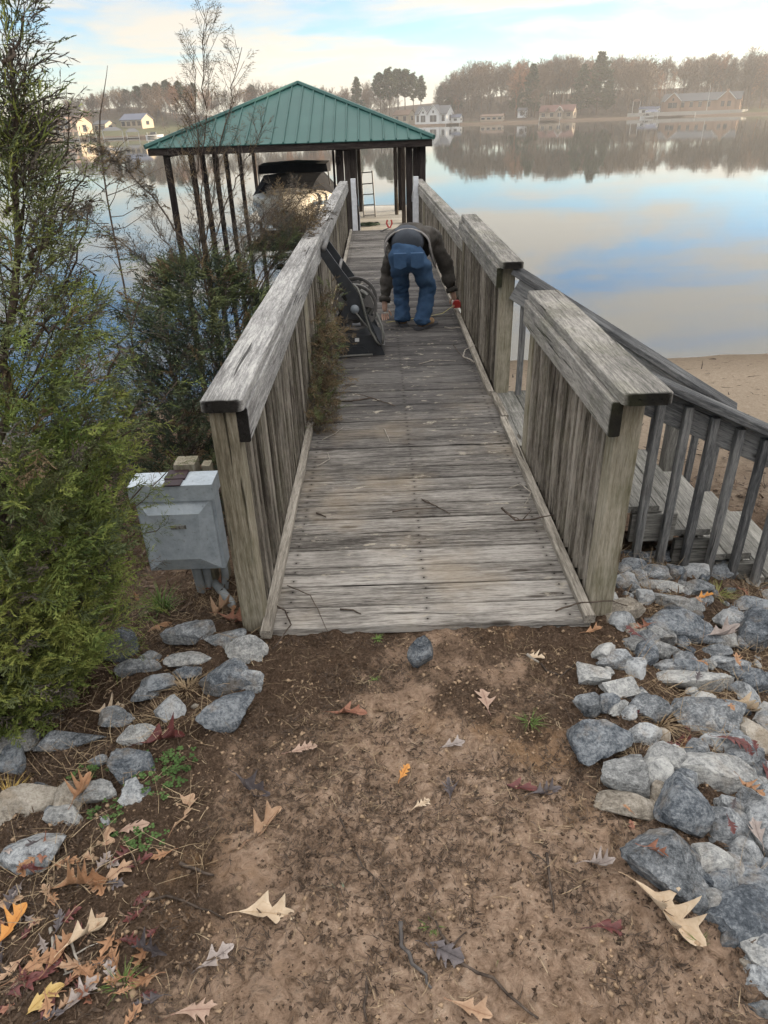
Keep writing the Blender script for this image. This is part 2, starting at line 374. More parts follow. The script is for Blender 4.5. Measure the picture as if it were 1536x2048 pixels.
def leaf_mat(name, base, edge, vein, rough=0.6, spot=0.25):
    m = Mat(name, rough, 0.3); u = m.n('ShaderNodeUVMap'); s_ = m.n('ShaderNodeSeparateXYZ'); m.l(u.outputs[0], s_.inputs[0])
    x, y = s_.outputs[0], s_.outputs[1]; ax = m.math('ABSOLUTE', y)
    n = m.noise(m.co(), 42, 5, 0.65); f = m.math('ADD', m.math('MULTIPLY', n, 0.8), m.math('MULTIPLY', ax, 0.25))
    c = m.ramp(f, [(0.3, base), (0.72, edge)])
    mid = m.rng(ax, 0.06, 0.02); vv = m.math('FRACT', m.math('MULTIPLY', m.math('SUBTRACT', x, m.math('MULTIPLY', ax, 0.28)), 7.0)); sv = m.rng(m.math('ABSOLUTE', m.math('SUBTRACT', vv, 0.5)), 0.07, 0.03)
    c = m.mix(m.math('MULTIPLY', m.math('MAXIMUM', mid, m.math('MULTIPLY', sv, 0.5)), 0.7), c, vein)
    sq = m.rng(m.noise(m.co(), 95, 3, 0.6), 0.62, 0.70); c = m.mix(m.math('MULTIPLY', sq, spot), c, tuple(q*0.3 for q in base))
    m.color(c); m.bump(m.math('ADD', n, m.math('MULTIPLY', mid, 0.5)), 0.004, 0.7); return m.m
LEAF = {'tan': leaf_mat('leaf_tan', (0.27, 0.165, 0.10), (0.44, 0.30, 0.20), (0.23, 0.12, 0.07)),
        'cream': leaf_mat('leaf_cream', (0.40, 0.30, 0.205), (0.58, 0.47, 0.345), (0.40, 0.28, 0.17), spot=0.15),
        'red': leaf_mat('leaf_redbrown', (0.19, 0.080, 0.050), (0.30, 0.145, 0.095), (0.14, 0.05, 0.03), 0.45),
        'maroon': leaf_mat('leaf_maroon', (0.075, 0.022, 0.022), (0.15, 0.05, 0.045), (0.05, 0.02, 0.02), 0.35),
        'orange': leaf_mat('leaf_orange', (0.42, 0.17, 0.04), (0.55, 0.27, 0.075), (0.40, 0.14, 0.03)),
        'yellow': leaf_mat('leaf_yellow', (0.38, 0.25, 0.08), (0.50, 0.36, 0.15), (0.33, 0.20, 0.05), spot=0.5),
        'grey': leaf_mat('leaf_grey', (0.20, 0.165, 0.15), (0.36, 0.31, 0.285), (0.13, 0.10, 0.09), spot=0.5),
        'dark': leaf_mat('leaf_dark', (0.050, 0.042, 0.045), (0.13, 0.112, 0.115), (0.03, 0.025, 0.025), 0.45, 0.4),
        'pink': leaf_mat('leaf_pinkish', (0.27, 0.18, 0.135), (0.40, 0.285, 0.22), (0.24, 0.13, 0.10)),
        'brown': leaf_mat('leaf_brown', (0.24, 0.125, 0.065), (0.40, 0.23, 0.13), (0.15, 0.075, 0.04))}

def foliage(name, a, b, c_, scale=3.0, trans=0.25):
    m = Mat(name, 0.7, 0.2); p = m.pos(); n = m.noise(p, scale, 3); n2 = m.noise(p, scale*14, 2)
    f = m.math('ADD', m.math('MULTIPLY', n, 0.6), m.math('MULTIPLY', n2, 0.4))
    m.color(m.ramp(f, [(0.34, a), (0.5, b), (0.66, c_)])); return m.m
CEDAR = foliage('cedar_needles', (0.085, 0.130, 0.038), (0.180, 0.215, 0.055), (0.32, 0.325, 0.09), 2.6)
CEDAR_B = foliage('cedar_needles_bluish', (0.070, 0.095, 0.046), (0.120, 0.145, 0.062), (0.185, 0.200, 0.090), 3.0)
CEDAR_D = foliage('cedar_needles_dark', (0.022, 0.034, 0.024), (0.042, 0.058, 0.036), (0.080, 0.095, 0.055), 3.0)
CEDAR_R = foliage('cedar_needles_brown', (0.075, 0.055, 0.035), (0.150, 0.108, 0.060), (0.235, 0.175, 0.10), 4.0)
CEDAR_G = foliage('cedar_twigs_grey', (0.050, 0.043, 0.036), (0.090, 0.077, 0.062), (0.14, 0.12, 0.10), 4.0)
BARK = simple('bark', (0.11, 0.085, 0.068), 0.9, 0.1, var=0.35, scale=30, bump=0.01)
BARK_G = simple('bark_grey', (0.105, 0.095, 0.09), 0.9, 0.1, var=0.3, scale=25, bump=0.008)
TWIG = simple('twig', (0.085, 0.066, 0.054), 0.9, 0.1, var=0.4, scale=30)
TWIG_P = simple('twig_pale', (0.33, 0.30, 0.26), 0.9, 0.1, var=0.25, scale=30)
GRASS = foliage('grass_blades', (0.055, 0.10, 0.022), (0.10, 0.16, 0.04), (0.17, 0.22, 0.07), 12)
CLOVER = foliage('clover_leaves', (0.03, 0.06, 0.016), (0.055, 0.10, 0.028), (0.085, 0.14, 0.045), 12)
STRAW = foliage('dry_straw', (0.16, 0.11, 0.065), (0.30, 0.22, 0.135), (0.46, 0.37, 0.25), 9)
MULCH = foliage('mulch', (0.025, 0.017, 0.012), (0.075, 0.050, 0.034), (0.20, 0.14, 0.095), 40)
# ------------------------------------------------------------------ land and water
WZ = -1.35
def terr(x, y):
    x = np.asarray(x, float); y = np.asarray(y, float)
    ys = y+np.interp(x, [-4, -0.6], [2.3, 0.0])
    b = np.interp(ys, [-60, -6, 1.0, 2.2, 3.2, 4.0, 5.0, 9.9, 14, 40, 90], [1.9, 0.25, 0.01, -0.03, -0.20, -0.52, -1.02, WZ, -1.9, -5, -7])
    side = -0.27*np.clip(x-0.78, 0, 4.0)-0.13*np.clip(-x-0.75, 0, 3.0)
    side = side*sstep(-1.5, 0.9, y)
    beach = np.interp(ys, [0, 5.0, 9.9, 14, 40, 90], [-0.98, -1.02, WZ, -1.9, -5, -7])
    z = np.maximum(b+side, beach)
    return np.where(y < 0, np.maximum(z, b-0.3), z)
def terr1(x, y): return float(terr(np.array([x]), np.array([y]))[0])
def on(x, y):
    """where the sight line of a photo pixel meets the bank"""
    d = ray(x, y); t = 0.6
    for _ in range(400):
        p = CAM+d*t
        if p.z <= terr1(p.x, p.y): break
        t *= 1.012
    return Vector((p.x, p.y, terr1(p.x, p.y)))

def gz(x, y):
    """bank height with its clods, as meshed"""
    X = np.array([float(x)]); Y = np.array([float(y)]); nr = sstep(5.2, 2.6, Y)*sstep(6, 2.2, np.abs(X))
    return float((terr(X, Y)+nr*((fbm(X*9, Y*9, 5, 0.6)-0.5)*0.062+(fbm(X*38+5, Y*38+2, 3, 0.6)-0.5)*0.030)+(fbm(X*1.3, Y*1.3, 3)-0.5)*0.05*nr)[0])
def axis(lo, f0, f1, hi, fine, grow=1.16):
    a = list(np.arange(f0, f1, fine)); s = fine; v = f0
    left = []
    while v > lo: s *= grow; v -= s; left.append(v)
    s = fine; v = a[-1]; right = []
    while v < hi: s *= grow; v += s; right.append(v)
    return np.array(left[::-1]+a+right)
gx = axis(-900, -1.75, 2.1, 900, 0.0095); gy = axis(-80, 0.55, 2.7, 95, 0.0095)
GX, GY = np.meshgrid(gx, gy, indexing='ij')
Z = terr(GX, GY)
near = sstep(5.2, 2.6, GY)*sstep(6, 2.2, np.abs(GX))
path = np.exp(-((GX-0.14+0.25*(fbm(GX*1.7, GY*1.7+5, 3)-.5))/0.50)**2)
cl = fbm(GX*9, GY*9, 5, 0.6); fine = fbm(GX*38+5, GY*38+2, 3, 0.6)
Z = Z+near*((cl-0.5)*0.062+(fine-0.5)*0.030)
Z = Z+(fbm(GX*1.3, GY*1.3, 3)-0.5)*0.05*near+(fbm(GX*0.9+3, GY*0.9, 4)-0.5)*0.09*sstep(4.5, 5.5, GY)*sstep(11, 9.2, GY)
Z = np.where((GX > -0.52) & (GX < 0.80) & (GY > 2.16), np.minimum(Z, -0.06), Z)
Z = np.where((GX > 0.8) & (GX < 2.7) & (GY > 2.95) & (GY < 4.8), np.minimum(Z, -0.02-0.65*np.maximum(GX-1.36, 0)-0.10), Z)
V = np.stack([GX, GY, Z], -1).reshape(-1, 3); nx, ny = GX.shape
I = np.arange(nx*ny).reshape(nx, ny)
Fq = np.stack([I[:-1, :-1], I[1:, :-1], I[1:, 1:], I[:-1, 1:]], -1).reshape(-1, 4)
gm = np_mesh('ground', V, Fq, G_MAT, smooth=True)
yy = GY+np.interp(GX, [-4, -0.6], [2.3, 0.0])
sand = sstep(4.6, 5.6, yy+(fbm(GX*2, GY*2)-0.5)*1.5)*(sstep(-0.5, 0.5, GX)+0.6*sstep(8.6, 9.3, yy)*sstep(0.5, -0.5, GX))
litter = 0.35+0.9*(1-path)*sstep(0.5, 2.0, GY)*0.5+0.55*sstep(1.55, 2.1, GY+(fbm(GX*3+1, GY*3, 3)-.5)*.9)*fbm(GX*5, GY*5+4, 3)-0.4*path*sstep(2.0, 1.0, GY)
litter = litter*0.85+0.9*sstep(-0.55, -0.8, GX)*sstep(2.2, 3.0, GY)+0.55*sstep(0.6, 1.1, GX)+0.45*sstep(-0.45, -0.8, GX)
strand = np.exp(-((yy-5.6-(fbm(GX*1.1, GY*1.1)-0.5)*1.6)/0.5)**2); sand = sand*(1-0.6*strand)
wet = sstep(9.0, 9.9, yy)
ca = gm.color_attributes.new('zone', 'FLOAT_COLOR', 'POINT')
cc = np.stack([sand, np.clip(litter, 0, 1.3), wet, np.ones_like(sand)], -1).reshape(-1).astype(np.float32)
ca.data.foreach_set('color', cc)
link(tag(bpy.data.objects.new('ground', gm), 'bare clay bank and sandy beach running down to the lake', kind='structure'))

# lake
m = Mat('lake_water', 0.015, 0.5); m.b.inputs['IOR'].default_value = 3.0; m.color((0.012, 0.018, 0.017))
p = m.pos(); wv = m.math('ADD', m.math('MULTIPLY', m.noise(m.map(p, (0.30, 1.1, 1)), 1.0, 4, 0.5), 1.0), m.math('MULTIPLY', m.noise(m.map(p, (1.6, 5.0, 1)), 1.0, 3, 0.5), 0.10))
m.bump(wv, 0.012, 0.16)
mb = MB(); mb.add([(-1500, 4.2, WZ), (1500, 4.2, WZ), (1500, 1900, WZ), (-1500, 1900, WZ)], [(0, 1, 2, 3)])
link(tag(bpy.data.objects.new('lake_water', mb.mesh('lake_water', m.m)), 'still lake mirroring sky and far trees', kind='structure'))

# far shore: waterline given by pixels of the photo on the water plane
SHORE = [gr(x, y, WZ) for x, y in [(-250, 297.5), (-60, 290), (130, 281.5), (330, 274.5), (480, 268.0), (620, 262.0), (760, 255.8), (870, 251.2), (960, 248.3), (1080, 244.0), (1180, 240.3), (1290, 236.3), (1400, 232.3), (1500, 229.0), (1600, 226)]]
P0 = np.array([[p.x, p.y] for p in SHORE])
ext_r = np.array([[330, 285], [360, 200], [350, 120], [330, 20], [335, -90]]); ext_l = np.array([[-420, 60], [-330, 150]])
P0 = np.vstack([ext_l, P0, ext_r])
segl = np.r_[0, np.cumsum(np.linalg.norm(np.diff(P0, axis=0), axis=1))]
TT = np.linspace(0, segl[-1], 260); SX = np.interp(TT, segl, P0[:, 0]); SY = np.interp(TT, segl, P0[:, 1])
tx = np.gradient(SX); ty = np.gradient(SY); ln = np.hypot(tx, ty); NX, NY = -ty/ln, tx/ln          # outward (away from the lake)
kk = np.ones(21)/21; NX = np.convolve(np.pad(NX, 10, 'edge'), kk, 'valid'); NY = np.convolve(np.pad(NY, 10, 'edge'), kk, 'valid'); ln = np.hypot(NX, NY); NX /= ln; NY /= ln
DD = np.array([-6, -0.5, 0.0, 0.8, 2.5, 8, 16, 26, 38, 55, 75, 100, 140, 200, 320, 520])
az = np.degrees(np.arctan2(SX, SY))
def hill(a):   # ridge height above the water, by bearing from the walkway
    return np.interp(a, [-60, -40, -26, -20, -13, -7, -2, 2, 6, 12, 20, 28, 40, 60, 90, 120], [10, 8, 7, 10, 11, 9, 6, 5, 8, 12, 13, 15, 17, 18, 18, 16])
def shore_z(a, d): return WZ+np.where(d < 0, d*0.3, np.where(d < 1, 0.35+d*0.35, 0.7+hill(a)*sstep(0, 110, d-4)))
FX = SX[:, None]+NX[:, None]*DD; FY = SY[:, None]+NY[:, None]*DD; FZ = shore_z(az[:, None], np.broadcast_to(DD, FX.shape))+np.where(DD > 3, (fbm(FX*0.05, FY*0.05, 3)-0.5)*2.0, 0)
V = np.stack([FX, FY, FZ], -1).reshape(-1, 3); I = np.arange(len(V)).reshape(FX.shape)
Fq = np.stack([I[:-1, :-1], I[1:, :-1], I[1:, 1:], I[:-1, 1:]], -1).reshape(-1, 4)[:, ::-1]
m = Mat('far_bank', 0.95, 0.1); p = m.pos(); n_ = m.noise(p, 0.05, 5, 0.6); n2_ = m.noise(p, 0.5, 4)
a_ = m.n('ShaderNodeAttribute', attribute_name='lawn'); s_ = m.n('ShaderNodeSeparateColor'); m.l(a_.outputs['Color'], s_.inputs[0])
floor_ = m.ramp(n2_, [(0.3, (0.035, 0.026, 0.019)), (0.7, (0.085, 0.065, 0.047))]); lawn_ = m.ramp(n2_, [(0.3, (0.050, 0.055, 0.026)), (0.7, (0.085, 0.085, 0.045))])
c_ = m.mix(s_.outputs[0], floor_, lawn_); c_ = m.mix(s_.outputs[1], c_, (0.11, 0.078, 0.056)); m.color(c_)
fm = np_mesh('far_shore', V, Fq, m.m, smooth=True)
lawnf = ((az[:, None] < -11) & (az[:, None] > -34)) * sstep(70, 40, DD)[None, :] + ((az[:, None] > 21.5) & (az[:, None] < 31.0))*sstep(34, 20, DD)[None, :]+((az[:, None] > 2) & (az[:, None] < 8))*sstep(25, 12, DD)[None, :]*0.7
clayf = np.broadcast_to(np.where((DD > -1) & (DD < 2.6), 1.0, 0.0)[None, :], FX.shape)
ca = fm.color_attributes.new('lawn', 'FLOAT_COLOR', 'POINT')
ca.data.foreach_set('color', np.stack([np.clip(lawnf, 0, 1), clayf, 0*clayf, 1+0*clayf], -1).reshape(-1).astype(np.float32))
link(tag(bpy.data.objects.new('far_shore', fm), 'wooded hills and lawns along the opposite shore', kind='structure'))
def far(px, d=0.0):
    """point of the far shore under photo column px, d metres inland; returns (x, y, z, bearing)"""
    q = ray(px, 250); a = math.atan2(q.x, q.y); i = int(np.argmin(np.abs(np.arctan2(SX, SY)-a)+1e3*(SY < 60)))
    x, y = SX[i]+NX[i]*d, SY[i]+NY[i]*d; r0 = math.hypot(SX[i], SY[i])
    # move along the bearing so the column stays right
    r = math.hypot(x, y); x, y = r*math.sin(a), r*math.cos(a)
    return x, y, float(shore_z(np.array(math.degrees(a)), np.array(d))), a
# ------------------------------------------------------------------ the walkway
DECK_END = 13.32
walk = thing('boardwalk', (0.15, 2.14, -0.04), 'narrow weathered grey plank walkway leading out over the lake to the boathouse', 'walkway')
rg = random.Random(3)
def plank_mesh(k, L=1.27, wd=0.1325, th=0.036):
    r = random.Random(90+k); n = 10; m = MB(); vs = []; fs = []
    cup = r.uniform(-0.002, 0.0025)
    for i in range(n+1):
        x = L*i/n; e0, e1 = r.uniform(-1, 1)*0.0016, r.uniform(-1, 1)*0.0016; dz = r.uniform(-1, 1)*0.0012
        for (y, z) in [(-wd/2+e0, -th), (wd/2+e1, -th), (wd/2+e1, -0.004), (wd/2-0.004+e1, dz), (0.0, dz+cup), (-wd/2+0.004+e0, dz), (-wd/2+e0, -0.004)]: vs.append((x, y, z))
    for i in range(n):
        for j in range(7): fs.append((i*7+j, i*7+(j+1) % 7, i*7+7+(j+1) % 7, i*7+7+j))
    fs += [tuple(range(6, -1, -1)), tuple(n*7+j for j in range(7))]
    m.add(vs, fs); return m.mesh('plank', W_DECK)
PL = [plank_mesh(k) for k in range(8)]
y = 2.14+0.07; k = 0
while y < DECK_END:
    o = bpy.data.objects.new('plank', PL[rg.randrange(8)]); link(o, walk)
    flip = rg.random() < 0.5
    o.matrix_basis = Matrix.Translation((0.15+rg.uniform(-.004, .004), y, rg.uniform(-.003, .003))) @ Matrix.Rotation((math.pi if flip else 0)+rg.uniform(-.0025, .0025), 4, 'Z') @ Matrix.Translation((-0.635, 0, 0))
    y += 0.142; k += 1
# kerb strips lying on the plank ends, a few lengths each side
def kerb(side, pieces):
    for (ya, yb, xa, xb, rot) in pieces:
        beam('kerb_board', (xa, ya, 0.021), (xb, yb, 0.021+rg.uniform(-.002, .004)), 0.042, 0.036, W_KERB, walk, mv=int(ya*10))
kerb(-1, [(2.085, 4.95, -0.476, -0.470, 0), (4.97, 8.2, -0.472, -0.475, 0), (8.22, 11.0, -0.472, -0.472, 0), (11.02, 13.3, -0.472, -0.472, 0)])
kerb(1, [(2.12, 4.18, 0.767, 0.769, 0), (4.2, 4.62, 0.785, 0.775, 0), (4.66, 7.3, 0.760, 0.768, 0), (7.32, 10.4, 0.766, 0.768, 0), (10.42, 13.3, 0.768, 0.768, 0)])
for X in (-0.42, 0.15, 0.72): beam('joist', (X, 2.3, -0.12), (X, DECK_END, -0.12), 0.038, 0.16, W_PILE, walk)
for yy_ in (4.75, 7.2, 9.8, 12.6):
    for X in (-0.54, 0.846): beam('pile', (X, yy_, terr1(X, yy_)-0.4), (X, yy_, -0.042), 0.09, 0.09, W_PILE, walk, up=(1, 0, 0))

def railing(label, capA, capB, capw, inner, s, posts, post_h, bal, base=lambda y: 0.0, capm=W_CAP, group=None, end=True, postm=W_POST):
    """cap board from capA to capB (top-surface centre line), side board under its inner edge, posts and balusters below.
    s = +1: deck lies towards +x of this rail, -1: towards -x"""
    capA, capB = Vector(capA), Vector(capB)
    t = thing('railing', (capA.x, capA.y, 0), label, 'railing', group)
    def zt(y): return capA.z+(capB.z-capA.z)*(y-capA.y)/(capB.y-capA.y)
    def xo(y): return (capB.x-capA.x)*(y-capA.y)/(capB.y-capA.y)
    # cap with worn, clipped near corners
    L = (capB-capA).length; m = MB(); w2 = capw/2; c = 0.022; vs = []; n = 14; r = random.Random(int(abs(capA.y)*100)+5)
    prof = lambda i: (w2+r.uniform(-1, 1)*0.0018)
    rows = []
    for i in range(n+1):
        x = L*i/n; k_ = 1.0
        if i == 0 and end: rows.append((0.0, w2-c)); rows.append((c*0.45, w2-c*0.3)); rows.append((c, w2)); continue
        rows.append((x, prof(i)))
    th = 0.040
    for x, hw in rows:
        dz = r.uniform(-1, 1)*0.0012
        for u, v in [(-hw, -th), (hw, -th), (hw, -0.005+dz), (hw-0.006, dz), (0, dz+0.001), (-hw+0.006, dz), (-hw, -0.005+dz)]: vs.append((x, u, v))
    fs = [(i*7+j, i*7+(j+1) % 7, i*7+7+(j+1) % 7, i*7+7+j) for i in range(len(rows)-1) for j in range(7)]
    fs += [tuple(range(6, -1, -1)), tuple((len(rows)-1)*7+j for j in range(7))]
    m.add(vs, fs); o = m.build('cap_rail', capm, t)
    x = (capB-capA).normalized(); z = Vector((0, 0, 1)); y_ = z.cross(x).normalized(); z = x.cross(y_)
    T = Matrix((x, y_, z)).transposed().to_4x4(); T.translation = capA; o.matrix_basis = T
    ya, yb = capA.y+0.045, capB.y-0.02
    beam('side_board', (inner+s*-0.019+xo(ya), ya, zt(ya)-0.042-0.062), (inner+s*-0.019+xo(yb), yb, zt(yb)-0.042-0.062), 0.038, 0.122, capm, t)
    for (py, pz0) in posts:
        px_ = inner-s*(0.040+0.045)+xo(py)
        beam('post', (px_, py, pz0), (px_, py, zt(py)-0.042), 0.09, 0.09, postm, t, up=(0, 1, 0), mv=int(py*10))
    yb0, yb1, pitch = bal; y = yb0; i = 0
    bx = inner-s*(0.040+0.020)
    while y < yb1:
        if all(abs(y-p[0]) > 0.07 for p in posts):
            lz = base(y)
            beam('baluster', (bx+xo(y), y, lz+rg.uniform(-.004, .004)), (bx+xo(y)+rg.uniform(-.002, .002), y+rg.uniform(-.003, .003), zt(y)-0.050), 0.031, 0.034, W_BAL, t, up=(0, 1, 0), ch=0.003, mv=rg.randrange(3))
        y += pitch
    # rail that carries the baluster feet
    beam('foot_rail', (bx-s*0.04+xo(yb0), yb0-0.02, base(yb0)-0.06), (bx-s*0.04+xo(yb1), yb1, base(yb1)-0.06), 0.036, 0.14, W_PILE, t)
    return t
railing('left walkway railing, near length, pale grey cap rail and slats with a cedar pushing through', (-0.5275, 2.135, 0.945), (-0.5275, 7.36, 0.935), 0.140, -0.452, 1, [(2.215, -0.16), (4.75, -0.05), (7.28, -0.05)], 0.9, (2.305, 7.24, 0.088))
railing('left walkway railing, far length, running on to the boathouse posts', (-0.548, 7.40, 0.885), (-0.555, 13.15, 0.825), 0.14, -0.475, 1, [(9.8, -0.05), (12.9, -0.05)], 0.9, (7.45, 13.1, 0.092), end=False)
railing('short right railing beside the beach stairs, mossy cap with a rounded end', (0.862, 2.125, 0.925), (0.862, 3.74, 0.915), 0.165, 0.758, -1, [(2.262, -0.22), (3.66, -0.05)], 0.9, (2.35, 3.62, 0.082), capm=W_CAPR)
railing('right walkway railing, middle length, between the beach stairs and the far length', (0.858, 4.62, 0.905), (0.858, 7.02, 0.925), 0.14, 0.762, -1, [(4.755, -0.05), (6.95, -0.05)], 0.9, (4.84, 6.92, 0.088), capm=W_CAPR)
railing('right walkway railing, far length, lower cap running out past the bending man', (0.90, 7.08, 0.735), (0.80, 14.4, 0.735), 0.14, 0.815, -1, [(7.16, -0.05), (9.8, -0.05), (12.6, -0.05), (14.3, -1.6)], 0.9, (7.24, 14.3, 0.092), capm=W_CAPR, end=False)

# beach stairs
ST = thing('beach_stairs', (1.4, 3.5, -0.6), 'grey wooden steps with slatted handrails going down to the beach on the right', 'stairs')
Y0, Y1 = 3.01, 3.98
for i in range(4):
    X = 0.865+0.142*i; beam('landing_plank', (X, Y0+(0 if i > 0 else 0.78), -0.012), (X, 4.74-(0.0 if i < 2 else 0.12*i), -0.012), 0.138, 0.036, W_STAIR, ST, mv=i)
for k in range(1, 7):
    for j in range(2):
        X = 1.385+0.241*(k-1)+0.065+0.128*j
        beam('tread', (X, Y0, -0.157*k-0.018+0.02), (X, Y1, -0.157*k-0.018+0.02), 0.124, 0.036, W_STAIR, ST, mv=k*2+j)
    zt_ = -0.157*(k-1)-0.02
    beam('riser', (1.385+0.241*(k-1)-0.02, Y0+0.012, zt_-0.076), (1.385+0.241*(k-1)-0.02, Y1, zt_-0.076), 0.030, 0.13, W_STAIR, ST)
    x0 = 1.385+0.241*(k-1)
    beam('side_block', (x0-0.155, Y0+0.012, zt_-0.10-(0.0)), (x0+0.07, Y0+0.012, zt_-0.10), 0.032, 0.16, W_STAIR, ST, mv=k)
def stair_rail(A, B, zb, nb, side, posts=()):
    A, B = Vector(A), Vector(B); d = (B-A).normalized(); up = Vector((0, 0, 1))
    nrm = d.cross(up).normalized()*side
    beam('handrail', A, B, 0.135, 0.036, W_HAND, ST)
    dn = Vector((0, 0, -0.10)); off = nrm*0.035
    beam('handrail_board', A+dn+off+d*0.02, B+dn+off-d*0.06, 0.036, 0.145, W_HAND, ST)
    for i in range(nb):
        f = (i+0.55)/nb; p = A.lerp(B, f)-nrm*0.004
        w_ = 0.09 if i in posts else 0.038
        beam('post' if i in posts else 'baluster', (p.x, p.y, zb(f)), (p.x, p.y, p.z-0.045), w_, w_, W_HAND if i not in posts else W_STAIR, ST, up=(0, 1, 0), mv=i)
stair_rail((0.93, 2.975, 0.80), (2.62, 2.975, 0.03), lambda f: -0.10-1.02*f+0.02, 13, -1, posts=())
stair_rail((0.885, 4.70, 0.845), (2.19, 4.06, 0.085), lambda f: -0.02-0.75*max(0, f-0.25), 11, 1, posts=(8,))

# white stair rails at the end of the walkway, down to the dock
DZ = -0.90
def white_rail(X, label):
    t = thing('dock_stair_rail', (X, 13.45, -0.9), label, 'railing', 'white rails of the dock stairs')
    a, b = Vector((X, 13.42, 0.80)), Vector((X, 15.6, -0.02))
    beam('post', (X, 13.44, -0.9), (X, 13.44, 0.84), 0.085, 0.085, W_WHITE, t, up=(0, 1, 0))
    beam('post', (X, 15.6, -0.9), (X, 15.6, 0.02), 0.085, 0.085, W_WHITE, t, up=(0, 1, 0))
    beam('top_rail', a, b, 0.05, 0.085, W_WHITE, t); 
    for i in range(1, 9):
        p = a.lerp(b, i/9); beam('baluster', (X, p.y, p.z-0.85), (X, p.y, p.z-0.04), 0.036, 0.036, W_WHITE, t, up=(0, 1, 0))
    return t
white_rail(-0.40, 'white slatted rail left of the steps down onto the dock')
white_rail(0.70, 'white slatted rail right of the steps down onto the dock')
DS = thing('dock_stairs', (0.15, 14.4, -0.9), 'steps from the walkway end down to the boathouse dock', 'stairs')
for k in range(5): beam('tread', (-0.36, 13.55+0.34*k, -0.15*(k+1)), (0.66, 13.55+0.34*k, -0.15*(k+1)), 0.30, 0.036, W_DOCK, DS)
for X in (-0.33, 0.63): beam('stringer', (X, 13.36, -0.14), (X, 15.4, -0.98), 0.04, 0.2, W_DOCK, DS)
# ------------------------------------------------------------------ boathouse
ROOF_G = Mat('green_metal_roof', 0.5, 0.3); ROOF_G.color(ROOF_G.ramp(ROOF_G.noise(ROOF_G.pos(), 0.9, 5), [(0.3, (0.022, 0.078, 0.070)), (0.7, (0.034, 0.105, 0.094))])); ROOF_G = ROOF_G.m
BH = thing('boathouse', (-1.54, 19.6, -1.3), 'open boathouse with green ribbed metal hip roof on dark posts', 'boathouse')
X0, X1, YF, YB, ZE = -4.17, 1.075, 14.28, 25.3, 1.40
HW = (X1-X0)/2; RISE = 1.02
def roof_side(origin, ux, vin, length, full):
    """strips of ribbed sheet on one slope. ux along the eave, vin inwards; full = ridge-parallel slope"""
    n = max(2, int(round(length/0.232))); step = length/n
    def h(s): return min(s, length-s, HW)
    for i in range(n):
        a, b = i*step, (i+1)*step-0.004; pts = [(a, 0.0), (b, 0.0), (b, h(b))]
        for q in ((HW, length-HW) if full else (HW,)):
            if a < q < b: pts.append((q, HW))
        pts.append((a, h(a)))
        def P(s, v, dz): return Vector(origin)+Vector(ux)*s+Vector(vin)*(v-0.0)+Vector((0, 0, RISE*v/HW+dz))
        m = MB(); k = len(pts); top = [P(s, v, 0) for s, v in pts]; bot = [P(s, v, -0.012) for s, v in pts]
        m.add(top+bot, [tuple(range(k)), tuple(range(2*k-1, k-1, -1))]+[(j, k+j, k+(j+1) % k, (j+1) % k) for j in range(k)])
        o = m.build('roof_panel', ROOF_G, BH)
        if h(a) > 0.05:
            m = MB(); A_, B_ = P(a, 0, 0.0), P(a, h(a), 0.0); ww = Vector(ux)*0.018; hh = Vector((0, 0, 0.026))
            m.add([A_-ww, A_+ww, A_+ww*0.5+hh, A_-ww*0.5+hh, B_-ww, B_+ww, B_+ww*0.5+hh, B_-ww*0.5+hh], [(0, 1, 2, 3), (1, 5, 6, 2), (2, 6, 7, 3), (3, 7, 4, 0), (4, 7, 6, 5)])
            m.build('rib', ROOF_G, o)
LW, LD = X1-X0, YB-YF
roof_side((X0, YF, ZE), (1, 0, 0), (0, 1, 0), LW, False); roof_side((X1, YB, ZE), (-1, 0, 0), (0, -1, 0), LW, False)
roof_side((X0, YB, ZE), (0, -1, 0), (1, 0, 0), LD, True); roof_side((X1, YF, ZE), (0, 1, 0), (-1, 0, 0), LD, True)
ap = [Vector((X0+HW, YF+HW, ZE+RISE)), Vector((X0+HW, YB-HW, ZE+RISE))]
for a, b in [((X0, YF, ZE), ap[0]), ((X1, YF, ZE), ap[0]), ((X0, YB, ZE), ap[1]), ((X1, YB, ZE), ap[1]), (ap[0], ap[1])]:
    m = MB(); m.tube([Vector(a)+Vector((0, 0, .018)), Vector(b)+Vector((0, 0, .018))], 0.045, 6); m.build('ridge_cap', ROOF_G, BH)
for a, b in [((X0+.03, YF+.05), (X1-.03, YF+.05)), ((X0+.03, YB-.05), (X1-.03, YB-.05)), ((X0+.05, YF+.07), (X0+.05, YB-.07)), ((X1-.05, YF+.07), (X1-.05, YB-.07))]:
    beam('fascia', (*a, ZE-0.075), (*b, ZE-0.075), 0.036, 0.115, W_DARK, BH)
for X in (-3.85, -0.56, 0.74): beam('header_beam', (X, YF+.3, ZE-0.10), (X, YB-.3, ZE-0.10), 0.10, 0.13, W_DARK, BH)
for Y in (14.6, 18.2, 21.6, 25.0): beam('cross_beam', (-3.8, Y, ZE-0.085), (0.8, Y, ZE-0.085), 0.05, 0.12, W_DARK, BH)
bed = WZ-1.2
for Y in (14.45, 16.38, 17.42, 18.75, 20.15, 22.2, 24.75): beam('post', (-3.85, Y, bed), (-3.85, Y, ZE-0.1), 0.105, 0.105, W_DARK, BH, up=(0, 1, 0))
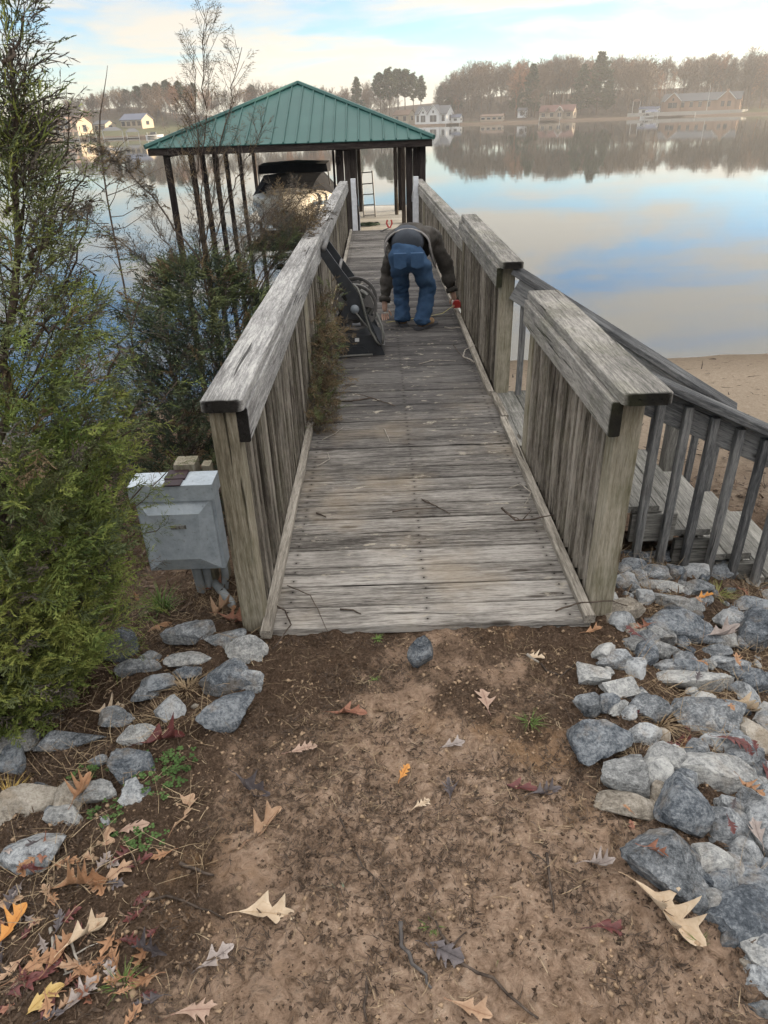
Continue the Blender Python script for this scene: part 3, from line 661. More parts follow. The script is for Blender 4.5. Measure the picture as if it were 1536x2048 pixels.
for X, Ys in ((-0.66, (14.62, 18.2, 21.6, 24.9)), (-0.53, (14.66, 24.95)), (-0.41, (14.72,)), (0.64, (14.62, 24.9)), (0.77, (14.66, 18.2, 21.6, 24.9)), (0.885, (14.62,))):
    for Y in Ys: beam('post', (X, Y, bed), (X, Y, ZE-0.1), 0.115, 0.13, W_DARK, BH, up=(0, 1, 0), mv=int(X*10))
for X in (-0.80, -0.735): 
    m = MB(); m.tube([(X, 14.9, bed), (X, 14.9, ZE-.1)], 0.022, 8); m.build('lift_pipe', W_DARK, BH)
m = MB(); m.lathe([(0.02, 0.10), (0.045, 0.09), (0.05, 0), (0.03, -0.05)], (-0.70, 14.55, 1.06), 'z', 10, True); m.build('hanging_lamp', W_DARK, BH)

DK = thing('dock', (-0.2, 19.8, -1.3), 'pale grey plank dock under the boathouse reaching past its far posts', 'dock')
y = 15.05; i = 0
while y < 26.6:
    wide = y > 23.2
    beam('plank', (-0.72 if not wide else -4.2, y, DZ-0.02), (1.05 if not wide else 1.35, y, DZ-0.02), 0.138, 0.036, W_DOCK, DK, mv=i % 3); y += 0.145; i += 1
for X in (-0.68, 0.98): beam('stringer', (X, 15.0, DZ-0.14), (X, 26.5, DZ-0.14), 0.05, 0.18, W_DARK, DK)
beam('edge_board', (-4.2, 26.62, DZ-0.1), (1.35, 26.62, DZ-0.1), 0.05, 0.2, W_DARK, DK)
for X in (-0.3, 0.5): 
    for Y in (19.9, 23.4): beam('pile', (X, Y, bed), (X, Y, DZ-0.05), 0.14, 0.14, W_DARK, DK, up=(0, 1, 0))

STEEL = simple('dull_steel', (0.16, 0.16, 0.165), 0.45, 0.5, 0.6, 0.2)
a, b = gr(728, 434.5, DZ), gr(751, 433, DZ); Yl = a.y
LD_ = thing('swim_ladder', (a.x, Yl, DZ), 'thin metal swim ladder standing up at the dock edge', 'ladder')
ta, tb = at(722.5, 343, Yl), at(744, 341, Yl)
for A_, B_, (q0, q1) in ((a, ta, (0, 1)), (b, tb, (0, 1))):
    m = MB(); m.tube([Vector((A_.x, Yl, DZ-0.6)), (A_.x, Yl, DZ), B_], 0.021, 8); m.build('rail', STEEL, LD_)
for f in (0.04, 0.27, 0.50, 0.73, 0.97):
    m = MB(); p_, q_ = a.lerp(ta, f), b.lerp(tb, f); m.tube([p_, q_], 0.017, 6); m.build('rung', STEEL, LD_)
a = gr(793.5, 429, DZ); tp = at(792, 375, a.y)
m = MB(); m.tube([(a.x, a.y, WZ-1), (a.x, a.y, DZ+0.3), (tp.x, a.y, tp.z)], [0.062, 0.06, 0.058], 10); o = m.build('mooring_post', W_PILE, smooth=False)
tag(o, 'single dark mooring post standing up from the dock edge', 'post')
# coil of green rope on the dock
m = MB(); c = gr(734, 451, DZ); pts = []
for i in range(90):
    t_ = i/90; an = t_*2*math.pi*4.2; rr = 0.10+0.17*t_+0.02*math.sin(an*1.7); pts.append((c.x+rr*math.cos(an)*1.5, c.y+rr*math.sin(an), DZ+0.02+0.035*(math.sin(i*1.3)+1)*0.5))
m.tube(pts, 0.016, 5); o = m.build('rope_coil', simple('green_rope', (0.03, 0.05, 0.032), 0.9), smooth=True); tag(o, 'dark green coil of rope lying on the dock beyond the steps', 'rope')
# red pair of clamps
RED = simple('red_plastic', (0.45, 0.035, 0.03), 0.4, 0.5)
c = gr(779, 458, 0.0)
t = thing('red_clamps', (c.x, c.y, 0), 'small red tool lying at the far end of the walkway', 'tool')
m = MB()
for s in (-1, 1): m.tube([(c.x+s*0.01, c.y, 0.02), (c.x+s*0.05, c.y+.02, 0.09), (c.x+s*0.035, c.y+.03, 0.15)], 0.016, 6)
m.build('handle', RED, t); m = MB(); m.tube([(c.x, c.y, 0.02), (c.x-.12, c.y-.22, 0.012), (c.x-.16, c.y-.35, 0.012)], 0.010, 5); m.build('jaw', STEEL, t)

# ---- the boat on its lift, bow towards the walkway
HULL = simple('cream_gelcoat', (0.66, 0.62, 0.54), 0.25, 0.5, var=0.05); HULL_B = simple('blue_hull_stripe', (0.10, 0.14, 0.19), 0.3, 0.5)
CANVAS = simple('navy_canvas', (0.012, 0.014, 0.020), 0.85, 0.2, var=0.2, bump=0.01); GLASS = simple('tinted_windscreen', (0.02, 0.022, 0.025), 0.1, 0.6)
BT = thing('motorboat', (-2.05, 19.4, -0.75), 'cream motorboat with navy canvas cover moored inside the boathouse', 'boat')
bcx, yb0, L = -2.05, 16.6, 5.6
def sec(f):   # half beam, sheer height, chine height, keel height at fraction f from the bow
    hb = 1.06*(1-(1-min(1, f/0.55))**2.1)**0.6*(1-0.06*f); sh = 0.24-0.16*f+0.05*(1-f)**2; ch = -0.38+0.42*(1-min(1, f/0.4))**2; ke = -0.72+0.75*(1-min(1, f/0.45))**2.4
    return max(hb, 0.012), sh, ch, min(ke, ch-0.01)
fs_ = np.linspace(0, 1, 22); vs = []; N = 9
for f in fs_:
    hb, sh, ch, ke = sec(f); y = yb0+L*f
    for (u, v) in [(-hb*.98, sh), (-hb, sh-.08), (-hb*.95, (sh+ch)/2), (-hb*.84, ch), (0, ke), (hb*.84, ch), (hb*.95, (sh+ch)/2), (hb, sh-.08), (hb*.98, sh)]: vs.append((bcx+u, y, v))
m = MB(); fc = [(i*N+j, i*N+j+1, i*N+N+j+1, i*N+N+j) for i in range(21) for j in range(8)]; fc.append(tuple(21*N+j for j in range(N)))
m.add(vs, fc); m.build('hull', HULL, BT, True)
m = MB(); vs = []; 
for f in fs_:
    hb, sh, ch, ke = sec(f); y = yb0+L*f; r_ = 0.10*math.sin(min(1, f/0.5)*math.pi/2)
    for u, v in [(-hb*1.0, sh-.01), (-hb*.9, sh+.05), (-hb*.5, sh+.05+r_), (0, sh+.06+r_*1.2), (hb*.5, sh+.05+r_), (hb*.9, sh+.05), (hb*1.0, sh-.01)]: vs.append((bcx+u, y, v))
m.add(vs, [(i*7+j, i*7+j+1, i*7+8+j, i*7+7+j) for i in range(21) for j in range(6)]); m.build('deck', HULL, BT, True)
m = MB(); vs = []
for f in np.linspace(0.12, 0.98, 18):
    hb, sh, ch, ke = sec(f); y = yb0+L*f
    for s in (-1, 1): vs += [(bcx+s*(hb*0.985+.012), y, sh-.20), (bcx+s*(hb*1.0+.012), y, sh-.12)]
m.add(vs, [(i*4+k, i*4+k+1, i*4+k+5, i*4+k+4) for i in range(17) for k in (0, 2)]); m.build('hull_stripe', HULL_B, BT)
def cover(prof, name, mat):
    m = MB(); n = len(prof[0][1]); vs = []
    for y, row in prof: vs += [(bcx+u, y, v) for u, v in row]
    k = len(prof); f = [(i*n+j, i*n+j+1, i*n+n+j+1, i*n+n+j) for i in range(k-1) for j in range(n-1)]
    f += [tuple(range(n)), tuple((k-1)*n+j for j in range(n))]
    m.add(vs, f); return m.build(name, mat, BT, False)
cover([(18.0, [(-.82, .22), (-.5, .30), (0, .33), (.5, .30), (.82, .22)]), (18.55, [(-.96, .20), (-.6, .50), (0, .52), (.6, .50), (.96, .20)]), (19.0, [(-1.0, .18), (-.7, .62), (0, .66), (.7, .62), (1.0, .18)]), (21.75, [(-.95, .12), (-.6, .50), (0, .56), (.6, .50), (.95, .12)])], 'cockpit_cover', CANVAS)
cover([(19.15, [(-.86, .64), (-.84, .82), (0, .86), (.84, .82), (.86, .64)]), (20.25, [(-.88, .60), (-.86, .84), (0, .88), (.86, .84), (.88, .60)])], 'canopy', CANVAS)
for s in (-1, 1): 
    m = MB(); m.tube([(bcx+s*.9, 19.35, .2), (bcx+s*.86, 19.25, .7)], 0.018, 6); m.build('canopy_strut', STEEL, BT)
m = MB(); m.tube([(bcx-.35, 17.2, .36), (bcx-.28, 16.85, .42), (bcx, 16.65, .43), (bcx+.28, 16.85, .42), (bcx+.35, 17.2, .36)], 0.016, 6); m.build('bow_rail', STEEL, BT, True)
for dx, dy in ((.52, 17.45), (.62, 17.8), (-.5, 17.45)):
    m = MB(); m.tube([(bcx+dx, dy, .29), (bcx+dx, dy+.12, .33)], 0.03, 6); m.build('cleat', GLASS, BT)
for yc in (17.45, 21.05): m = MB(); m.box(bcx-.9, bcx+.9, yc, yc+.15, -0.86, -0.72); m.build('lift_cradle', W_DARK, BT)
# ------------------------------------------------------------------ rocks of the bank
def ico(sub=3):
    b = bmesh.new(); bmesh.ops.create_icosphere(b, subdivisions=sub, radius=1); v = np.array([q.co[:] for q in b.verts]); f = np.array([[q.index for q in t.verts] for t in b.faces]); b.free(); return v, f
ICO, ICF = ico(4); ICO3, ICF3 = ico(3)
def rock_obj(name, seed, dims, loc, rotz, mat, point=0.0, sharp=0.9, hi=True):
    r = np.random.RandomState(seed); base, fc = (ICO, ICF) if hi else (ICO3, ICF3); base = base @ np.linalg.qr(r.normal(size=(3, 3)))[0]
    nrm = r.normal(size=(15, 3)); nrm /= np.linalg.norm(nrm, axis=1)[:, None]; d = r.uniform(0.50, 0.92, 15)
    dots = base @ nrm.T; rad = np.where(dots > 0.08, d/np.maximum(dots, 0.08), 9.0)
    k = 110.0; rad = -np.log(np.exp(-k*np.minimum(rad, 1.35)).sum(1))/k                     # soft minimum: worn facets
    rad = np.clip(rad, 0.35, 1.15); P = base*rad[:, None]
    q = P*2.3+seed*1.7
    n = fbm(q[:, 0]+q[:, 2]*0.7, q[:, 1]-q[:, 2]*0.6, 4, 0.6)-0.5; n2 = fbm(q[:, 0]*4+3, q[:, 1]*4+q[:, 2]*4, 3, 0.6)-0.5
    P = P*(1+n*0.15+n2*0.12)[:, None]
    P /= np.abs(P).max(0)
    if point: P[:, 0:2] *= (1-point*np.clip(P[:, 2]*.9+.1, 0, 1))[:, None]; P[:, 0] += point*.25*P[:, 2]
    P /= np.abs(P).max(0); P = P*np.array(dims)/2
    me = np_mesh(name, P, fc, mat, smooth=True)
    me.set_sharp_from_angle(angle=R(28)) if hasattr(me, 'set_sharp_from_angle') else None
    o = bpy.data.objects.new(name, me); link(o); o.location = loc; o.rotation_euler = (r.uniform(-.12, .12), r.uniform(-.12, .12), rotz)
    return o
# pixel centre, pixel width and height, tone, turn, label
ROCKS = [
 (845, 1330, 52, 62, 'd', 0.2, 'small dark pointed rock alone on the bare path before the planks', 0.8),
 (1178, 1352, 58, 62, 'p', 0.3, 'pale angular rock at the path edge, nearest the kerb end', 0), (1233, 1325, 66, 42, 'g', -0.4, 'grey slanting rock behind the pale angular rock at the path edge', 0),
 (1170, 1408, 58, 54, 'g', 0.5, 'blue-grey flat-faced rock at the path edge above the big pyramid rock', 0), (1240, 1380, 64, 52, 'p', 0.1, 'pale blocky rock next to the blue-grey flat-faced rock', 0),
 (1233, 1425, 46, 32, 'p', 0.9, 'little pale rock tucked above the small square rock', 0), (1290, 1417, 78, 64, 'g', 0.2, 'rounded mid-grey rock above the dry grass tuft', 0),
 (1185, 1478, 116, 98, 'd', 0.15, 'big dark blue-grey pyramid-shaped rock on the path edge', 0.3), (1280, 1475, 64, 50, 'g', 0.0, 'small square grey rock right of the big pyramid rock', 0),
 (1255, 1555, 98, 78, 'p', 0.3, 'pale grey lumpy rock just below the big pyramid rock', 0.1), (1250, 1618, 104, 56, 't', -0.5, 'flat crumbly sand-coloured rock sunk in the soil', 0),
 (1350, 1608, 88, 112, 'd', -0.3, 'dark blue wedge-shaped rock standing between two pale rocks', 0.1), (1340, 1520, 62, 40, 'p', 0.4, 'small pale rock left of the large streaked rock', 0),
 (1435, 1550, 166, 106, 'p', -0.2, 'large pale streaked rock with a flat top', 0), (1440, 1655, 124, 98, 'g', 0.2, 'striped blue-grey block under the large pale streaked rock', 0),
 (1333, 1725, 164, 132, 'g', -0.6, 'large speckled flat slab lowest on the path side of the rock pile', 0), (1418, 1430, 134, 84, 'g', 0.1, 'large smooth grey rock in the middle of the right rock pile', 0),
 (1448, 1487, 108, 68, 'g', -0.3, 'oval grey rock below the large smooth one, maroon leaf under it', 0), (1393, 1362, 140, 58, 'p', -0.05, 'long pale ridge-backed rock above the large smooth grey rock', 0),
 (1350, 1338, 90, 38, 'g', 0.1, 'thin grey rock lying behind the long ridge-backed rock', 0), (1293, 1300, 98, 44, 'p', -0.25, 'long pale rock below the largest dark boulder by the stairs', 0),
 (1350, 1255, 140, 68, 'd', 0.05, 'largest smooth dark boulder, right of the walkway end', 0), (1453, 1243, 64, 54, 'g', 0.4, 'grey upright rock right of the smooth dark boulder', 0.2),
 (1438, 1278, 74, 34, 'p', 0.1, 'low pale rock with a grey leaf lying over it', 0), (1513, 1262, 96, 100, 'd', 0.2, 'tall dark boulder at the right picture edge', 0),
 (1435, 1308, 64, 38, 'g', -0.2, 'small blue-grey rock under the low pale rock', 0), (1463, 1335, 84, 48, 'g', 0.3, 'smooth grey rock right of the long ridge-backed rock', 0),
 (1500, 1362, 84, 66, 'd', -0.3, 'blue-grey rock at the right edge below the tall dark boulder', 0), (1493, 1465, 62, 84, 't', 0.2, 'brownish rock standing under a curled cream leaf', 0),
 (1528, 1460, 44, 74, 'g', 0.0, 'grey rock cut off by the right edge beside the cream leaf', 0), (1523, 1650, 76, 140, 'g', 0.1, 'tall grey rock cut off by the right edge beside the striped block', 0),
 (1492, 1830, 146, 132, 'd', -0.3, 'big blue-grey slab low at the right edge', 0), (1524, 2020, 64, 42, 'g', 0.2, 'small rock in the bottom right corner', 0),
 (1248, 1220, 80, 52, 't', 0.2, 'pale tan rock at the foot of the right railing post', 0), (1368, 1425, 42, 42, 'g', 0.7, 'small round rock left of the large smooth grey rock', 0),
 (1518, 1545, 54, 40, 'g', 0.2, 'small grey rock above the dark red leaf at the right edge', 0), (1278, 1272, 44, 28, 't', 0.1, 'small tan rock between the dark boulder and the soil', 0),
 (1265, 1112, 76, 44, 'd', -0.5, 'sloping dark slab behind the right railing post', 0), (1324, 1119, 78, 38, 'd', -0.2, 'flat dark rock against the lowest stair block', 0),
 (1256, 1135, 56, 48, 'd', 0.3, 'dark rock just right of the railing post, below the sloping slab', 0), (1300, 1150, 84, 42, 'g', 0.0, 'long grey rock under the sloping dark slab', 0),
 (1344, 1156, 42, 50, 'd', 0.6, 'dark upright wedge near the stair foot', 0.2), (1376, 1143, 56, 44, 'g', 0.2, 'round grey rock touching the stair side', 0),
 (1432, 1142, 76, 50, 'd', 0.1, 'blue-black block under the third stair tread', 0), (1312, 1174, 86, 40, 'p', -0.1, 'long pale rock two above the smooth dark boulder', 0),
 (1248, 1172, 50, 42, 'g', 0.4, 'grey rock beside the railing post above the tan one', 0), (1318, 1198, 96, 42, 'p', -0.2, 'pale flat rock directly above the smooth dark boulder', 0),
 (1383, 1180, 64, 42, 'g', 0.3, 'mid-grey rock left of the yellow-green tuft', 0), (1365, 1213, 66, 34, 'p', 0.0, 'pale low rock between the boulder and the yellow-green tuft', 0),
 (1403, 1204, 42, 26, 'g', 0.5, 'small grey rock by the orange leaf scrap', 0), (1496, 1215, 90, 42, 'd', 0.0, 'flat dark rock below the stairs at the right edge', 0), (1500, 1150, 60, 34, 'g', 0.2, 'grey rock under the lower stair treads at the edge', 0),
 (386, 1272, 94, 68, 'g', 0.2, 'large grey rock below the meter box', 0), (456, 1281, 72, 46, 'g', 0.0, 'grey rock beside the left railing post foot', 0), (488, 1303, 76, 52, 'p', 0.5, 'two-toned wedge rock touching the corner of the walkway', 0.15),
 (248, 1294, 64, 78, 'd', 0.2, 'dark rock half under the green cedar', 0), (272, 1340, 84, 44, 'g', 0.1, 'flat grey rock below the half-hidden dark rock', 0), (303, 1316, 44, 30, 'g', 0.4, 'small grey rock between the cedar and the large grey rock', 0),
 (308, 1370, 78, 54, 'd', -0.1, 'dark rounded rock among dry grass on the left bank', 0), (379, 1321, 78, 40, 'p', 0.1, 'pale low rock below the large grey rock', 0), (384, 1346, 58, 36, 'd', 0.2, 'dark low rock in front of the pale low one', 0),
 (447, 1362, 104, 78, 'd', -0.2, 'dark boulder, upper of the two by the path on the left', 0), (446, 1425, 106, 92, 'd', 0.3, 'darkest boulder, lower of the two by the path on the left', 0), (339, 1421, 54, 56, 'g', 0.4, 'greyish rock hidden in dry grass left of the dark boulders', 0),
 (230, 1440, 64, 48, 'g', 0.2, 'grey rock with a pale leaf on top, at the cedar foot', 0), (277, 1474, 74, 42, 'p', 0.0, 'pale rock behind the dark red leaf', 0), (44, 1490, 88, 62, 'p', 0.1, 'pale rock at the left edge under the cedar', 0),
 (144, 1487, 110, 44, 'g', 0.0, 'long blue-grey rock beneath the cedar foot', 0), (8, 1528, 42, 40, 'd', 0.2, 'dark rock cut off by the left edge', 0), (265, 1532, 88, 72, 'd', -0.3, 'dark blocky rock with green clover beside it', 0),
 (203, 1583, 68, 58, 'p', 0.4, 'pale triangular rock left of the clover', 0.1), (133, 1632, 62, 54, 'p', 0.2, 'pale round rock between the slab and the white-blue boulder', 0), (68, 1597, 122, 76, 't', 0.55, 'long pale slab slanting at the left edge', 0),
 (73, 1710, 122, 104, 'g', 0.1, 'big rounded blue-white boulder low on the left', 0.1), (200, 1520, 36, 28, 'g', 0.2, 'tiny grey rock above the pale triangular one', 0)]
ROCKPOS = []
for i, (x, y, wpx, hpx, tone, rz, lab, pt) in enumerate(ROCKS):
    c = on(x, y+hpx*0.32); q = proj(c)[2]; wd = wpx*q/FPX*1.32; dep = hpx*q/FPX
    sy = dep*1.2; sz = dep*(0.80 if pt == 0 else (1.0 if pt < .5 else 1.35)); c2 = on(x, y+hpx*0.16)
    ROCKPOS.append((c2.x, c2.y, wd*0.5))
    if pt >= .8: wd *= .92; sy = wd*.8; sz = wd*1.5; c2.z = gz(c2.x, c2.y)+.02
    o = rock_obj('rock', 100+i*3, (wd, sy, sz*1.15), (c2.x, c2.y, c2.z+sz*0.20), rz*0.6, ROCK[tone], pt, hi=wpx > 58)
    tag(o, lab, 'rock', 'riprap rocks right of the walkway' if x > 1100 else ('riprap rocks left of the path' if x < 520 else None))
# smaller stones wedged between the large ones
rk = np.random.RandomState(5)
small = []
for i in range(260):
    if rk.rand() < 0.93: x, y = rk.uniform(1190, 1545), rk.uniform(1090, 2000)
    else: x, y = rk.uniform(0, 520), rk.uniform(1260, 1700)
    lim = 1150+max(0, (y-1420))*0.55 if x > 800 else 0
    if x > 800 and x < lim+50: continue
    if x < 800 and x > 520-max(0, y-1350)*0.9: continue
    c = on(x, y); s = 0.022+0.085*rk.rand()**1.6
    tn = ('g', 'p', 'd', 'g', 'd', 'g', 'p', 't')[rk.randint(8)]
    o = rock_obj('small_stone', 900+i, (s*1.45, s*1.15, s*1.05), (c.x, c.y, c.z+s*0.12), rk.uniform(0, 3), ROCK[tn], hi=False)
    side = 'right' if x > 800 else 'left'
    tw = {'g': 'grey', 'p': 'pale', 'd': 'dark', 't': 'tan'}[tn]; zone = 'beside the stairs and railing post' if y < 1250 and x > 800 else ('beside the large smooth rocks' if y < 1480 and x > 800 else ('near the big speckled slab' if x > 800 else ('under the meter box' if y < 1420 else 'near the clover')))
    tag(o, '%s %s stone wedged between rocks on the %s bank %s' % ('tiny' if s < .04 else 'small', tw, side, zone), 'stone', 'small stones on the %s bank' % side)

# ------------------------------------------------------------------ fallen leaves
def oak_leaf(seed, L=0.11, Wd=0.075, curl=0.5, lobes=3, twist=0.3):
    """pin-oak leaf: pointed lobes of unequal length either side of the midrib, dried and curled"""
    r = random.Random(seed*13+5); nst = 40; cols = [-1, -0.62, -0.25, 0, 0.25, 0.62, 1]; vs = []; uv = []
    def edge():
        key = [(0, .03), (.10+r.uniform(-.02, .02), .10)]; n = lobes
        for k in range(n):
            c = .24+.58*(k+.25+r.uniform(-.12, .12))/n; w_ = .38/n
            key += [(c-w_*.55, r.uniform(.16, .30)), (c+w_*.25, r.uniform(.62, 1.05)*math.sin(math.pi*(.22+.58*(k+.5)/n))), (c+w_*.62, r.uniform(.24, .42))]
        key += [(.90, .20), (.96, .10), (1.0, .01)]; key.sort(); return [q[0] for q in key], [q[1] for q in key]
    E = {-1: edge(), 1: edge()}; bend = r.uniform(-.6, .6); cup = r.choice((-1, 1, 1)); fold = r.uniform(.1, .9); ph = r.uniform(0, 6)
    for i in range(nst+1):
        t = i/nst
        for u in cols:
            s_ = 1 if u > 0 else -1; hw = Wd/2*float(np.interp(t, *E[s_])); a_ = abs(u); y_ = s_*hw*a_ if u else 0.0; ad = abs(y_)
            x = t*L+a_*a_*hw*0.45+(0); z = fold*curl*ad*.55+cup*curl*ad*ad*14+.18*curl*math.sin(9*t+s_*1.3+ph)*ad
            z += curl*L*(.30*(t-.5)**2*cup+.05*math.sin(5*t+ph)); yy2 = y_*(1-.25*curl*a_)+bend*L*.25*(t-.5)**2
            tw = twist*(t-.5)*curl*2; vs.append((x-L/2, yy2*math.cos(tw)-z*math.sin(tw), z*math.cos(tw)+yy2*math.sin(tw))); uv.append((t, u))
    n = len(cols); fs = [(i*n+j, i*n+j+1, i*n+n+j+1, i*n+n+j) for i in range(nst) for j in range(n-1)]
    st = len(vs); x0, y0, z0 = vs[3]
    for k in range(5):
        f = k/4
        for dy in (-0.0011, 0.0011): vs.append((x0-L*.22*f, y0+dy+L*.06*f*f*math.sin(seed), z0-.004*f)); uv.append((0, 0))
    fs += [(st+2*k, st+2*k+1, st+2*k+3, st+2*k+2) for k in range(4)]
    return vs, fs, uv
_lm = {}
def leaf_mesh(seed, col, **k):
    key = (seed, col, tuple(k.items()))
    if key not in _lm:
        vs, fs, uv = oak_leaf(seed, **k); me = np_mesh('fallen_leaf', np.array(vs), np.array(fs), LEAF[col], smooth=True)
        ul = me.uv_layers.new(name='UVMap'); idx = np.zeros(len(me.loops), np.int32); me.loops.foreach_get('vertex_index', idx)
        ul.data.foreach_set('uv', np.array(uv, np.float32)[idx].ravel()); _lm[key] = me
    return _lm[key]
def place_leaf(x, y, sizepx, ang, col, lab, seed, curl=0.5, lobes=3, wd=0.85, lift=0.007, tilt=(0, 0), group=None, flat=False):
    c = on(x, y); q = proj(c)[2]; L = sizepx*q/FPX*.9
    o = bpy.data.objects.new('fallen_leaf', leaf_mesh(seed, col, L=round(L, 3), Wd=round(L*wd, 3), curl=round(curl*1.5+.15, 2), lobes=lobes)); link(o)
    hz = lift
    for (rx, ry, rr) in ROCKPOS:
        if math.hypot(rx-c.x, ry-c.y) < rr*0.75: hz = max(hz, rr*0.62)
    g_ = max(gz(c.x+a_*L*.3, c.y+b_*L*.3) for a_, b_ in ((0, 0), (1, 0), (-1, 0), (0, 1), (0, -1))) if hz <= .02 else c.z
    o.location = (c.x, c.y, g_+(hz if hz > .02 else .001)); o.rotation_euler = (tilt[0], tilt[1], R(ang))
    return tag(o, lab, 'leaf', group)
LV = [
 (697, 1430, 92, -15, 'red', 'red-brown oak leaf above the middle of the bare path', .5), (607, 1512, 66, 20, 'pink', 'faded greyish-pink leaf left of the path centre', .3), (505, 1585, 100, -25, 'dark', 'wet blackish curled leaf left of the path', .9),
 (367, 1628, 92, 75, 'tan', 'tan star-lobed leaf beside the clover', .35), (530, 1662, 104, 52, 'tan', 'long pointed tan leaf on the bare clay left of centre', .8), (268, 1665, 72, 10, 'pink', 'pinkish-tan leaf, topmost of the row down the left bank', .5),
 (222, 1700, 100, 100, 'tan', 'folded tan leaf hanging down the middle of the left leaf row', 1.0), (172, 1602, 92, 95, 'brown', 'narrow grey-brown leaf by the pale triangular rock', .8), (235, 1752, 86, 40, 'tan', 'tan leaf at the lower end of the left leaf row', .5),
 (165, 1782, 118, 12, 'brown', 'orange-brown curled leaf right of the white-blue boulder', 1.1), (537, 1832, 132, -8, 'cream', 'bright cream oak leaf alone on dark soil, low left of centre', .4), (30, 1862, 96, 65, 'orange', 'bright orange leaf at the left edge', .35),
 (178, 1880, 100, 48, 'cream', 'pale leaf under twigs at the lower left', .7), (75, 1938, 100, 35, 'brown', 'dull brown leaf below the bright orange one', .4), (88, 2005, 96, 40, 'yellow', 'spotted yellow leaf in the bottom left corner', .5),
 (170, 2005, 94, 50, 'grey', 'grey-tan lobed leaf in the bottom left, left of the grass tuft', .4), (435, 1920, 86, 30, 'grey', 'wet greyish leaf pressed into mud right of the purple leaf', .3), (400, 2030, 100, 10, 'pink', 'wet pinkish leaf at the bottom edge', .3),
 (327, 1487, 96, 15, 'maroon', 'dark red leaf leaning on the pale rock', .8), (215, 1420, 76, 15, 'cream', 'pale leaf lying on a rock at the cedar foot', .8), (20, 1812, 70, 10, 'tan', 'tan leaf at the left edge above the orange one', .5),
 (70, 1775, 62, 0, 'maroon', 'crumpled red-brown leaf below the white-blue boulder', 1.2), (45, 1978, 96, 20, 'maroon', 'wet dark red leaf beneath the brown and yellow leaves', .4),
 (1332, 1848, 176, -48, 'cream', 'big pale tan oak leaf at the lower right', .5), (1218, 1872, 88, -10, 'maroon', 'maroon leaf left of the big pale tan one', .6), (1196, 1740, 76, 10, 'grey', 'withered grey-brown leaf with a stalk, above the maroon leaf', .7),
 (943, 2036, 92, -20, 'tan', 'orange-tan leaf cut by the bottom edge', .4), (1520, 1788, 84, 20, 'pink', 'pinkish leaf on the big slab at the right edge', .5), (1490, 1424, 84, -20, 'cream', 'curled cream leaf perched on the brownish rock', .9),
 (1370, 1490, 70, -10, 'maroon', 'glossy maroon leaf wedged left of the oval grey rock', .7), (970, 1405, 66, 95, 'pink', 'small pinkish leaf pressed into the path, upper right', .15), (843, 1615, 46, 30, 'cream', 'small cream leaf scrap in the middle of the path', .5),
 (1438, 1292, 90, 25, 'grey', 'grey leaf draped over the low pale rock', .7), (1483, 1630, 76, -70, 'brown', 'narrow brown leaf between the striped block and the edge rock', .9), (1500, 1700, 70, 80, 'grey', 'grey leaf below the narrow brown one', .6),
 (888, 1910, 96, -25, 'dark', 'wet dark grey leaf by the long stick, low centre', .3), (1040, 1585, 76, -15, 'maroon', 'dark purple leaf right of the path centre', .35), (1090, 1590, 74, 15, 'dark', 'blackish leaf beside the dark purple one', .6),
 (1531, 1562, 60, 60, 'maroon', 'dark red leaf at the right edge', .5), (1460, 1512, 76, -15, 'maroon', 'maroon leaf under the oval grey rock', .5), (1298, 1750, 58, -25, 'red', 'narrow reddish leaf at the slab edge', .9),
 (472, 1250, 82, -10, 'red', 'maroon-brown leaf at the foot of the left railing post', .7), (440, 1232, 64, 60, 'tan', 'tan leaf left of the railing post foot', .9), (808, 1540, 44, 60, 'orange', 'small orange leaf scrap on the path', .3),
 (905, 1490, 60, 10, 'grey', 'pinkish-grey leaf scrap right of the path centre', .3), (900, 1590, 64, 90, 'dark', 'dark leaf stuck in mud, right of the cream scrap', .4), (320, 1262, 60, 30, 'brown', 'brown leaf above the large grey rock below the meter box', .7),
 (1068, 1322, 46, -20, 'cream', 'small whitish leaf scrap above the path edge rocks', .4), (1405, 1208, 40, 10, 'orange', 'orange leaf scrap by the yellow-green tuft', .6), (300, 1905, 96, -10, 'dark', 'crumpled dark purple leaf, low on the left', 1.3),
 (430, 1180, 56, 30, 'red', 'rust leaf behind the meter box pipes', .6), (125, 1915, 84, 70, 'brown', 'brown leaf half covered, between the orange and the pale leaf', .6), (1185, 1262, 44, 20, 'brown', 'brown leaf scrap beyond the kerb end', .6)]
for i, (x, y, s, a, col, lab, cu) in enumerate(LV):
    place_leaf(x, y, s, a, col, lab, i, cu, lobes=2+(i*7) % 2, wd=0.84+0.12*((i*5) % 4)/3, tilt=(((i*37) % 11-5)*0.03, ((i*53) % 11-5)*0.03))
# leaf litter behind the rocks and under the cedars
r = random.Random(12)
for i in range(135):
    zone = r.random()
    if zone < 0.62: x, y = r.uniform(0, 330), r.uniform(1720, 2048); lab, g = 'dull brown leaf in the drift at the lower left', 'leaf drift at the lower left'
    elif zone < 0.80: x, y = r.uniform(200, 470), r.uniform(860, 1230); lab, g = 'dead leaf on the dark bank behind the meter box', 'leaves behind the meter box'
    else: x, y = r.uniform(1230, 1536), r.uniform(1180, 1700); lab, g = 'dead leaf caught between the right bank rocks', 'leaves between the right bank rocks'
    if zone < 0.62 and x > 330-(y-1720)*0.1 : continue
    place_leaf(x, y, r.uniform(36, 72) if zone < 0.62 else r.uniform(24, 46), r.uniform(0, 360), r.choice(['brown', 'brown', 'tan', 'maroon', 'grey', 'dark', 'red', 'brown']), lab, 60+i % 7, r.uniform(.4, 1.0), lift=r.uniform(0.006, 0.014), tilt=(r.uniform(-.2, .2), r.uniform(-.2, .2)), group=g)

